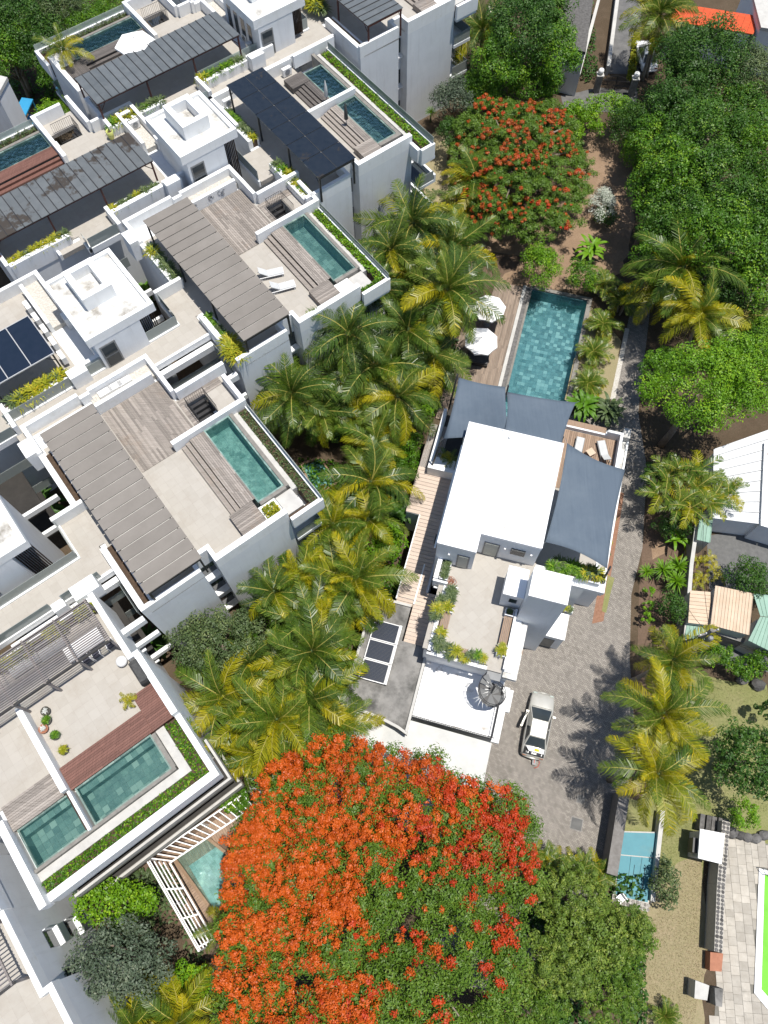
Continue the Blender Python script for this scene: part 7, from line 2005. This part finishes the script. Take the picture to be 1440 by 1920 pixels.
# ---- the two flame trees
def flame_tree(px, py, z, rx, ry, label, seed, prob, red, nclus, dz=2.4, bl='blossom', k=150, cover=3.6, cl=(.16, .40), lr=(.09, .17), outline=None):
    rng = np.random.default_rng(seed); c = at(px, py, z); wx = math.dist(c, at(px+rx, py, z)); wy = math.dist(c, at(px, py+ry, z))*.95
    t = thing('flame_tree', label, 'tree', (*c, 0), 'flame trees')
    # a flat umbrella made of lobes; leaf sprays and blossom heads sit on the lobes
    dome = lambda x, y: dz*(1-np.clip((x/wx)**2+(y/wy)**2, 0, 1.3))
    nl = int(k*.42); a = rng.uniform(0, 2*math.pi, nl); q = np.sqrt(rng.uniform(0, 1, nl)); ob = (1+.04*np.sin(5*a+seed))/(np.abs(np.cos(a))**2.8+np.abs(np.sin(a))**2.8)**(1/2.8)
    LX = np.cos(a)*q*wx*.9*ob; LY = np.sin(a)*q*wy*.9*ob; LR = rng.uniform(*lr, nl)*(wx+wy)/2; LZ = dome(LX, LY)+rng.uniform(-.7, .35, nl)
    if outline:                          # lobes keep inside the outline the crown has on the ground plan
        PO = [(p[0]-c[0], p[1]-c[1]) for p in (at(*q_, z+.8) for q_ in outline)]; mx = sum(p[0] for p in PO)/len(PO); my = sum(p[1] for p in PO)/len(PO)
        PO = [(mx+(p[0]-mx)*.90, my+(p[1]-my)*.90) for p in PO]; xs = [p[0] for p in PO]; ys = [p[1] for p in PO]; g_ = []
        while len(g_) < nl:
            p = (rng.uniform(min(xs), max(xs)), rng.uniform(min(ys), max(ys)))
            if inside(p, PO): g_.append(p)
        LX = np.array([p[0] for p in g_]); LY = np.array([p[1] for p in g_])
    for it in range(25):                 # push lobes apart so that the crown closes
        dx = LX[:, None]-LX[None]; dy = LY[:, None]-LY[None]; dd = np.sqrt(dx*dx+dy*dy)+np.eye(nl)*9; f = np.clip(1.15*LR.mean()*1.5-dd, 0, None)/dd*.18
        OX, OY = LX.copy(), LY.copy()
        LX += (dx*f).sum(1); LY += (dy*f).sum(1)
        if outline:
            ok = np.array([inside((x, y), PO) for x, y in zip(LX, LY)]); LX = np.where(ok, LX, OX); LY = np.where(ok, LY, OY); continue
        e = np.sqrt((LX/(wx*.97))**2+(LY/(wy*.97))**2); sc = np.where(e > 1.08, 1.08/e, 1); LX *= sc; LY *= sc
    LZ = dome(LX, LY)+rng.uniform(-1.1, .5, nl)
    def on_lobes(m, li, reach=1.0):
        t_ = rng.uniform(0, 2*math.pi, m); w_ = np.sqrt(rng.uniform(0, 1, m))*reach; r_ = LR[li]
        return LX[li]+np.cos(t_)*w_*r_, LY[li]+np.sin(t_)*w_*r_, LZ[li]+(1-w_**2)*r_*.85-.35
    li = rng.choice(nl, k*3, p=LR**2/(LR**2).sum()); X, Y, Z = on_lobes(k*3, li)
    C = np.stack([X, Y, Z-.45], 1); Rr = rng.uniform(.035, .07, k*3)*(wx+wy)/2
    n = int(cover*wx*wy*3.14/(.17*.17*.4*.5)); n = min(n, 190000)
    P, Nn, ci = clump_points(rng, C, Rr*1.35, n, .6, .3); P[:, 2] = C[ci, 2]+(P[:, 2]-C[ci, 2])*.6
    V, idx = leaf_quads(P, Nn, .17, rng, .4); tint = np.clip(rng.uniform(.1, .7, k*3)[ci]*.5+rng.uniform(0, .6, n), 0, 1); TRIS[0] += 2*n
    link('crown', np_mesh('crown', V, 4, idx, [M['leaf_fine']], tint), t, (*c, z))
    # blossom heads: bunches of petals on the upper side of the lobes that flower
    pl = np.array([prob(x/wx, y/wy, rng) for x, y in zip(LX, LY)])*LR**2; li = rng.choice(nl, nclus, p=pl/pl.sum())
    X, Y, Z = on_lobes(nclus, li, .82); cs = np.stack([X, Y], 1); C2 = np.stack([X, Y, Z+rng.uniform(-.2, .12, nclus)], 1); R2 = rng.uniform(*cl, nclus)
    m2 = int(nclus*80); P, Nn, ci = clump_points(rng, C2, R2, m2, .45, .25); P[:, 2] = C2[ci, 2]+(P[:, 2]-C2[ci, 2])*.7
    V, idx = leaf_quads(P, Nn, .105, rng, .8); tint = np.clip((rng.uniform(.1, .8, nl)[li]*.5+rng.uniform(0, .3, nclus))[ci]*.85+rng.uniform(0, .28, m2), 0, 1); TRIS[0] += 2*m2
    isred = np.array([red(x/wx, y/wy, rng) for x, y in cs])[ci]
    link('blossom', np_mesh('blossom', V, 4, idx, [M[bl], M['blossom_red']], tint, isred.astype(np.int32)), t, (*c, z))
    tr = MB(); tr.tube([(c[0]+.3, c[1], 0), (c[0]+.1, c[1]+.2, z*.35), (c[0], c[1], z*.55)], [.55, .42, .36], 10); tr.build('trunk', M['bark'], t, smooth=True)
    r = random.Random(seed)
    for i in range(9):
        a = i*.7+r.uniform(-.2, .2); s = r.uniform(.6, .95); ex, ey = wx*s*math.cos(a), wy*s*math.sin(a)
        b = MB(); b.tube([(c[0], c[1], z*.5), (c[0]+ex*.4, c[1]+ey*.4, z*.85), (c[0]+ex*.75, c[1]+ey*.75, z+dz*.2), (c[0]+ex, c[1]+ey, z+dz*(1-s*s)-.3)], [.26, .19, .1, .04], 6)
        b.build('branch', M['bark'], t, smooth=True)
    return t
def pr1(x, y, rng):
    s = min(x+.22, .34-y-.1*x)           # red on the left flank and along the far rim, green inside at lower right
    return rng.choice([1, 1, .8, .5, .25]) if s < 0 else (rng.choice([.7, .3, .15]) if s < .16 else rng.choice([.25, .05, .02, .02]))
flame_tree(716, 1712, 7.6, 316, 392, 'huge flame tree covered in red-orange blossom at the bottom of the picture', 5, pr1, lambda x, y, r: (x*.8-y*.25+r.uniform(-.35, .35)) > .16, 2500, 2.6, k=380, cover=4.2, outline=[(505, 1430), (560, 1378), (700, 1370), (765, 1415), (855, 1440), (885, 1500), (955, 1488), (1005, 1545), (1015, 1610), (985, 1720), (965, 1850), (960, 2080), (700, 2130), (420, 2080), (388, 1920), (400, 1790), (405, 1650), (412, 1545), (478, 1492)])
def pr2(x, y, rng):
    return rng.choice([1, .3, .08]) if abs(x*.5-y*.6+.05) < .3 else rng.choice([.5, .06, .03, .03])
flame_tree(976, 298, 5.0, 112, 130, 'smaller flame tree with green crown and scattered red blossom in the upper garden', 9, pr2, lambda x, y, r: r.uniform() < .1, 540, 2.2, 'blossom_dull', 300, 6.0, (.10, .26), (.12, .22))

# ---- planting on the roofs and the villa
def tuft_mesh(name, mat, R, n, seed):
    rng = np.random.default_rng(seed); V = []; F = []; tn = []; 
    for i in range(n):
        az = rng.uniform(0, 6.283); e0 = rng.uniform(.5, 1.35); L = R*rng.uniform(.6, 1.15); w = .03
        d = np.array([math.cos(az), math.sin(az), 0]); s = np.array([-d[1], d[0], 0]); p = np.array([rng.uniform(-.12, .12), rng.uniform(-.12, .12), 0.]); k0 = len(V)
        for j in range(4):
            e = e0-j*.55; ww = w*(1, 1.2, .9, .1)[j]; V += [p-s*ww, p+s*ww]; p = p+(d*math.cos(e)+np.array([0, 0, math.sin(e)]))*L/3
        t = rng.uniform(.15, 1)
        for j in range(3): k = k0+2*j; F.append((k, k+1, k+3, k+2)); tn.append(min(1, t*.8+.1*j))
    me = bpy.data.meshes.new(name); me.from_pydata([tuple(v) for v in V], [], F); me.materials.append(M[mat]); a_ = me.attributes.new('tint', 'FLOAT', 'FACE'); a_.data.foreach_set('value', tn); me.update(); return me
TUFT = {('y', i): tuft_mesh('planter_plant', 'leaf_yel', .62, 150, 30+i) for i in range(3)}
TUFT.update({('g', i): tuft_mesh('planter_plant', 'leaf_olive', .6, 150, 40+i) for i in range(3)})
TUFT.update({('d', i): tuft_mesh('planter_plant', 'leaf_green', .6, 150, 50+i) for i in range(3)})
TUFT.update({('s', i): tuft_mesh('planter_plant', 'silver', .4, 60, 60+i) for i in range(3)})
def tuft(x, y, z, kind, label, group, s=1.0, name='planter_plant', cat='plant'):
    k = s*rnd.uniform(.85, 1.15)
    o = link(name, TUFT[(kind, rnd.randrange(3))], None, (x, y, z), (0, 0, rnd.uniform(0, 6.28)), (k, k, k)); tag(o, label, cat, group); return o
ORD = ['first', 'second', 'third', 'fourth', 'fifth', 'sixth', 'seventh', 'eighth', 'ninth']
def row(F, a0, a1, b, z, n, kinds, label, s=1.0, wob_=.1, end='from the stair tower end'):
    for i in range(n):
        x, y = F(a0+(a1-a0)*(i+.5)/n+rnd.uniform(-.12, .12), b+rnd.uniform(-wob_, wob_)); tuft(x, y, z, rnd.choice(kinds), ORD[i]+' '+label+(', from its upper end' if len(label.split()) < 12 else ', from above'), label.replace(' plant', ' plants', 1), s)
row(E3, -13.3, -9.1, -3.4, T+.5, 8, 'ygg', 'leafy yellow-green plant in the upper planter of the loungers block', 1.15)
row(E3, -5.0, -2.0, -3.4, T+.5, 5, 'gdd', 'leafy green plant in the lower planter of the loungers block', .9)
row(E3, -2.0, -.3, -3.5, T+.5, 5, 'y', 'bright yellow plant at the planter end of the loungers block', 1.45)
row(E2, -12.3, -8.0, -3.35, T+.45, 8, 'yggd', 'leafy plant in the upper planter beside the black glass pergola', 1.1)
row(E2, -4.7, -.2, -3.35, T+.45, 7, 'ygdd', 'leafy plant in the lower planter beside the black glass pergola', 1.1)
row(W2, -13.3, -9.1, -3.4, T+.5, 8, 'yygg', 'yellow-green plant in the right planter of the stained pergola', .95)
row(W2, -5.2, -.3, -3.4, T+.5, 8, 'yyg', 'yellow-green plant in the left planter of the stained pergola', 1.05)
row(W1, -13.3, -9.1, -3.4, T+.5, 8, 'gdyg', 'green leafy plant in the right planter of the long dark pergola', 1.25)
row(W1, -5.2, -.3, -3.4, T+.5, 8, 'gdyg', 'green leafy plant in the left planter of the long dark pergola', 1.3)
row(W3, -13.3, -9.5, -3.4, T+.5, 9, 'yyg', 'bright yellow-green plant in the planter below the solar panels', 1.45)
row(E1, -9.5, -6.5, -3.4, T+.5, 7, 'yyg', 'tall yellow plant beside the pergola at the top edge', 1.7)
for i, v in enumerate((-6.4, -6.9, -8.3, -8.7, -9.1, -10.6, -11.0, -11.4, -11.9)): tuft(*AF(-22.15, v), T+.45, rnd.choice('yyg'), ORD[i]+' yellow plant from the right behind the upper edge of the slatted pergola', 'yellow plants behind the slatted pergola', 1.0)
for n_, (a, b, z, k, s) in enumerate(((-.35, 16.3, 7.12, 'g', .95), (-.3, 15.8, 7.12, 'g', 1.0), (-.4, 15.2, 7.12, 'y', .9), (-.9, 15.6, 7.1, 'g', .95), (-1.0, 14.9, 7.1, 'y', .9), (-1.0, 14.4, 7.1, 'g', .8))): tuft(*HOUSE(a, b), z, k, ORD[n_]+' '+'leafy plant overhanging the west planter of the villa terrace, from the house end', 'leafy plants in the west planter of the villa terrace', s)
for n_, (a, b, z, k, s) in enumerate(((-.35, 13.4, 7.12, 'y', .8), (-.4, 12.9, 7.12, 'g', .9), (-.3, 12.5, 7.12, 'g', 1.0), (.3, 12.6, 7.12, 'g', .9), (.8, 12.5, 7.12, 'y', .9), (.5, 12.1, 7.0, 'g', .8))): tuft(*HOUSE(a, b), z, k, ORD[n_]+' '+'leafy plant in the front corner planter of the villa terrace, from the house end', 'leafy plants in the front corner planter of the villa terrace', s)
for n_, (a, b, z, k, s) in enumerate(((1.8, 12.5, 7.12, 'g', .9), (2.2, 12.6, 7.12, 'd', .9), (2.6, 12.5, 7.12, 'y', .8), (1.5, 12.2, 7.0, 'y', .8))): tuft(*HOUSE(a, b), z, k, ORD[n_]+' '+'leafy plant beside the head of the spiral stair, from the house end', 'leafy plants beside the head of the spiral stair', s)
for n_, (a, b, z, k, s) in enumerate(((3.6, 13.3, 7.12, 'y', .75), (3.65, 13.6, 7.12, 'y', .6))): tuft(*HOUSE(a, b), z, k, ORD[n_]+' '+'yellow plant in the box by the slatted bench, from the house end', 'yellow plants in the box by the slatted bench', s)
tuft(*HOUSE(3.6, 16.0), 7.12, 'g', 'small green plant in the box below the roof hut window', None, .45)
for n_, (a, b, s) in enumerate(((-1.1, 17.3, .6), (-1.1, 17.7, .65), (-1.1, 18.1, .6))): tuft(*HOUSE(a, b), 7.12, 'g', ('nearest', 'middle', 'farthest')[n_]+' pale green plant from the red wire ornament', 'pale green plants by the red wire ornament', s)
for i in range(9): tuft(*HOUSE(5.85+i*.37, 20.15+rnd.uniform(-.25, .25)), 6.52, rnd.choice('gydg'), ORD[i]+' leafy plant from the tower in the long planter below the largest shade sail', 'leafy plants below the largest shade sail', 1.15)
for i in range(3): tuft(*HOUSE(7.45+i*.3, 18.75), 2.6, 'gyg'[i], ('left', 'middle', 'right')[i]+' variegated plant in the small box beside the tower', 'variegated plants in the small box beside the tower', .6)
for i in range(9): tuft(*HOUSE(9.7+rnd.uniform(-.1, .25), 21.5+i*.95), 3.0, rnd.choice('gyg'), ORD[i]+' creeping plant from the tower along the drive side ledge of the villa', 'creeping plants along the drive side ledge', .5)
# potted plants along the white dividing wall
for k, (px, py, kind, mat, lab) in enumerate(((84, 1333, 's', 'pot_dark', 'silvery plant in a dark pot, first along the white dividing wall'), (86, 1350, 'd', 'pot_dark', 'small green plant in a round dark bowl on the end block terrace'), (80, 1366, 's', 'clay', 'larger silvery plant in a pot beside the dividing wall'),
                                    (102, 1378, 'd', 'pot_dark', 'dark bowl with a sparse green plant'), (118, 1406, 'y', 'pot_dark', 'dark bowl with a small yellow plant, last along the dividing wall'))):
    x, y = at(px, py, T+.4); t = thing('potted_plant', lab, 'potted plant', (x, y, T), 'pots along the dividing wall')
    MB().lathe(x, y, [(.16, T+.002), (.26, T+.2), (.28, T+.36), (.24, T+.37), (.22, T+.30)], 14).build('pot', M[mat], t, smooth=True)
    link('foliage', TUFT[(kind, k % 3)], t, (x, y, T+.34), (0, 0, k), (.55, .55, .6))
x, y = at(207, 252, T+.4); t = thing('glazed_pot', 'tall yellow-green glazed pot on the pale terrace by the stained pergola', 'pot', (x, y, T))
MB().lathe(x, y, [(.2, T+.002), (.26, T+.35), (.3, T+.75), (.25, T+.76), (.22, T+.55)], 16).build('pot_wall', M['pot_green'], t, smooth=True)
MB().lathe(x, y, [(.2, T+.56), (.2, T+.6)], 12).build('pot_soil', M['soil'], t)
# hedging in the pool-edge troughs and yellow hedge strip by the lane
def hedge(F, a0, a1, b0, b1, z, h, mat, label, n, seed, leaf=.13):
    rng = np.random.default_rng(seed); A = rng.uniform(a0, a1, n); B = rng.uniform(b0, b1, n); lump = .6+.4*np.sin(A*6+seed)*np.sin(A*2.3+B*4)
    Z = z+h*lump*rng.uniform(.2, 1, n); P = np.array([[*F(a, b), zz] for a, b, zz in zip(A, B, Z)]); Nn = rng.normal(size=(n, 3))*.6; Nn[:, 2] += .8; Nn /= np.linalg.norm(Nn, axis=1)[:, None]
    c = P.mean(0); c[2] = z; V, idx = leaf_quads(P-c, Nn, leaf, rng); TRIS[0] += 2*n
    o = link('trough_hedge', np_mesh('trough_hedge', V, 4, idx, [M[mat]], rng.uniform(0, 1, n)), None, tuple(c), kind='stuff'); tag(o, label, 'hedge'); return o
hedge(E3, -8.6, -.1, 8.48, 9.12, T+.1, .5, 'leaf_bright', 'dense bright green hedge along the pool edge of the loungers block', 1700, 1, .16)
hedge(E3, -.3, .05, 7.0, 8.6, T+.1, .4, 'leaf_green', 'short green hedge at the pool end of the loungers block', 420, 2)
hedge(E4, -8.6, .0, 8.5, 9.12, T+.1, .34, 'leaf_olive', 'sparse low planting along the pool edge of the nearest block', 1300, 3)
hedge(E2, -13.4, .9, 7.2, 7.95, T+.1, .45, 'leaf_bright', 'green hedge along the edge of the twin small pools', 2100, 4, .16)
hedge(AF, -10.25, -9.62, -15.8, -5.7, T+.05, .5, 'leaf_green', 'green trough hedge along the twin tiled pools of the end block', 1700, 5, .16)
hedge(AF, -13.3, -10.3, -6.36, -5.66, T+.05, .5, 'leaf_green', 'green trough hedge round the corner of the end block', 520, 6, .16)
hedge(W2, -8.6, -.1, 8.5, 9.1, T+.1, .5, 'leaf_olive', 'low hedge beyond the pool with red-brown steps', 1800, 7)
hedge(W1, -8.6, -.1, 8.5, 9.1, T+.1, .45, 'leaf_olive', 'low hedge beyond the pool of the upper left block', 1600, 8)
hedge(E4, -1.5, -.5, 5.7, 6.7, T+.3, .4, 'leaf_yel', 'yellow plant cushion at the pool corner of the nearest block', 300, 9, .2)
L0, L1 = at(1197, 60, .6), at(1183, 148, .6); LF = Local(L0[0], L0[1], math.atan2(L1[1]-L0[1], L1[0]-L0[0]))
hedge(LF, 0, math.dist(L0, L1), -.4, .4, 0, .9, 'leaf_yel', 'clipped yellow hedge strip along the far lane', 2600, 10, .2)
# ground cover under the palms and beside the walls
def litter(label, px, n, mat, seed, h=.35, leaf=.3):
    rng = np.random.default_rng(seed); P0 = [at(*p, 0) for p in px]; xs = [p[0] for p in P0]; ys = [p[1] for p in P0]; out = []
    while len(out) < n:
        p = (rng.uniform(min(xs), max(xs)), rng.uniform(min(ys), max(ys)))
        if inside(p, P0) and math.sin(p[0]*1.3+seed)+math.sin(p[1]*1.1+p[0]*.6) > rng.uniform(-1.6, 1.2): out.append((p[0], p[1], rng.uniform(.03, h)))
    P = np.array(out); Nn = rng.normal(size=(n, 3))*.5; Nn[:, 2] += .9; Nn /= np.linalg.norm(Nn, axis=1)[:, None]; c = P.mean(0); c[2] = 0
    V, idx = leaf_quads(P-c, Nn, leaf, rng); TRIS[0] += 2*n; o = link('ground_cover', np_mesh('ground_cover', V, 4, idx, [M[mat]], rng.uniform(0, .8, n)), None, tuple(c), kind='stuff'); tag(o, label, 'ground cover')
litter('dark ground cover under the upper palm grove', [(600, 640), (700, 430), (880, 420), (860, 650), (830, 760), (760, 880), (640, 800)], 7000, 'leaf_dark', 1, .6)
litter('green ground cover between the nearest block and the villa', [(560, 860), (760, 880), (750, 1120), (680, 1320), (480, 1420), (330, 1250), (420, 1130), (590, 1050)], 9000, 'leaf_green', 2, .5)
litter('ground cover in the upper left thicket', [(-40, -20), (230, -20), (150, 120), (100, 260), (-40, 260)], 7000, 'leaf_green', 3, 1.0)
litter('ground cover at the foot of the corner block', [(180, 1640), (330, 1620), (420, 1900), (180, 1960), (120, 1760)], 4000, 'leaf_olive', 4, .5)
litter('dark undergrowth below the dense stand at right', [(1190, 180), (1440, 60), (1440, 560), (1200, 560)], 6000, 'leaf_dark', 5, .8)
litter('undergrowth along the far forecourt', [(870, 60), (1110, 0), (1120, 150), (1000, 190), (870, 200)], 4500, 'leaf_dark', 6, .8)
litter('dark undergrowth below the feathery trees', [(960, 1620), (1200, 1640), (1210, 1990), (900, 1990)], 5000, 'leaf_dark', 7, .8)
# grass: short tufts over the lawns
def grass(label, px, n, mat, seed):
    rng = np.random.default_rng(seed); P0 = [at(*p, 0) for p in px]; xs = [p[0] for p in P0]; ys = [p[1] for p in P0]; Q = rng.uniform((min(xs), min(ys)), (max(xs), max(ys)), (n*3, 2))
    Q = np.array([q for q in Q if inside(q, P0)])[:n]; n = len(Q); P = np.concatenate([Q, rng.uniform(.02, .07, (n, 1))], 1); Nn = rng.normal(size=(n, 3)); Nn[:, 2] = abs(Nn[:, 2])*.6; Nn /= np.linalg.norm(Nn, axis=1)[:, None]
    c = P.mean(0); c[2] = 0; V, idx = leaf_quads(P-c, Nn, .07, rng, .3); V[:, 2] = np.maximum(V[:, 2], .012); TRIS[0] += 2*n; o = link('grass', np_mesh('grass', V, 4, idx, [M[mat]], rng.uniform(0, 1, n)), None, tuple(c), kind='stuff'); tag(o, label, 'grass')
M['grass'] = leafmat('short_grass', (0.16, 0.18, 0.05), (0.24, 0.235, 0.09), (0.36, 0.31, 0.18), .2)
M['straw'] = leafmat('dry_grass', (0.24, 0.195, 0.105), (0.34, 0.27, 0.16), (0.44, 0.37, 0.25), .2)
grass('short green grass of the right-hand lawn', [(1215, 1295), (1300, 1265), (1440, 1285), (1440, 1520), (1330, 1540), (1300, 1610), (1235, 1690), (1225, 1560), (1210, 1480)], 22000, 'grass', 1)
grass('dry grass of the strip along the rubble wall', [(1240, 1690), (1300, 1610), (1330, 1620), (1325, 1800), (1300, 1920), (1200, 1920), (1205, 1760)], 11000, 'straw', 2)
print('foliage triangles', TRIS[0])
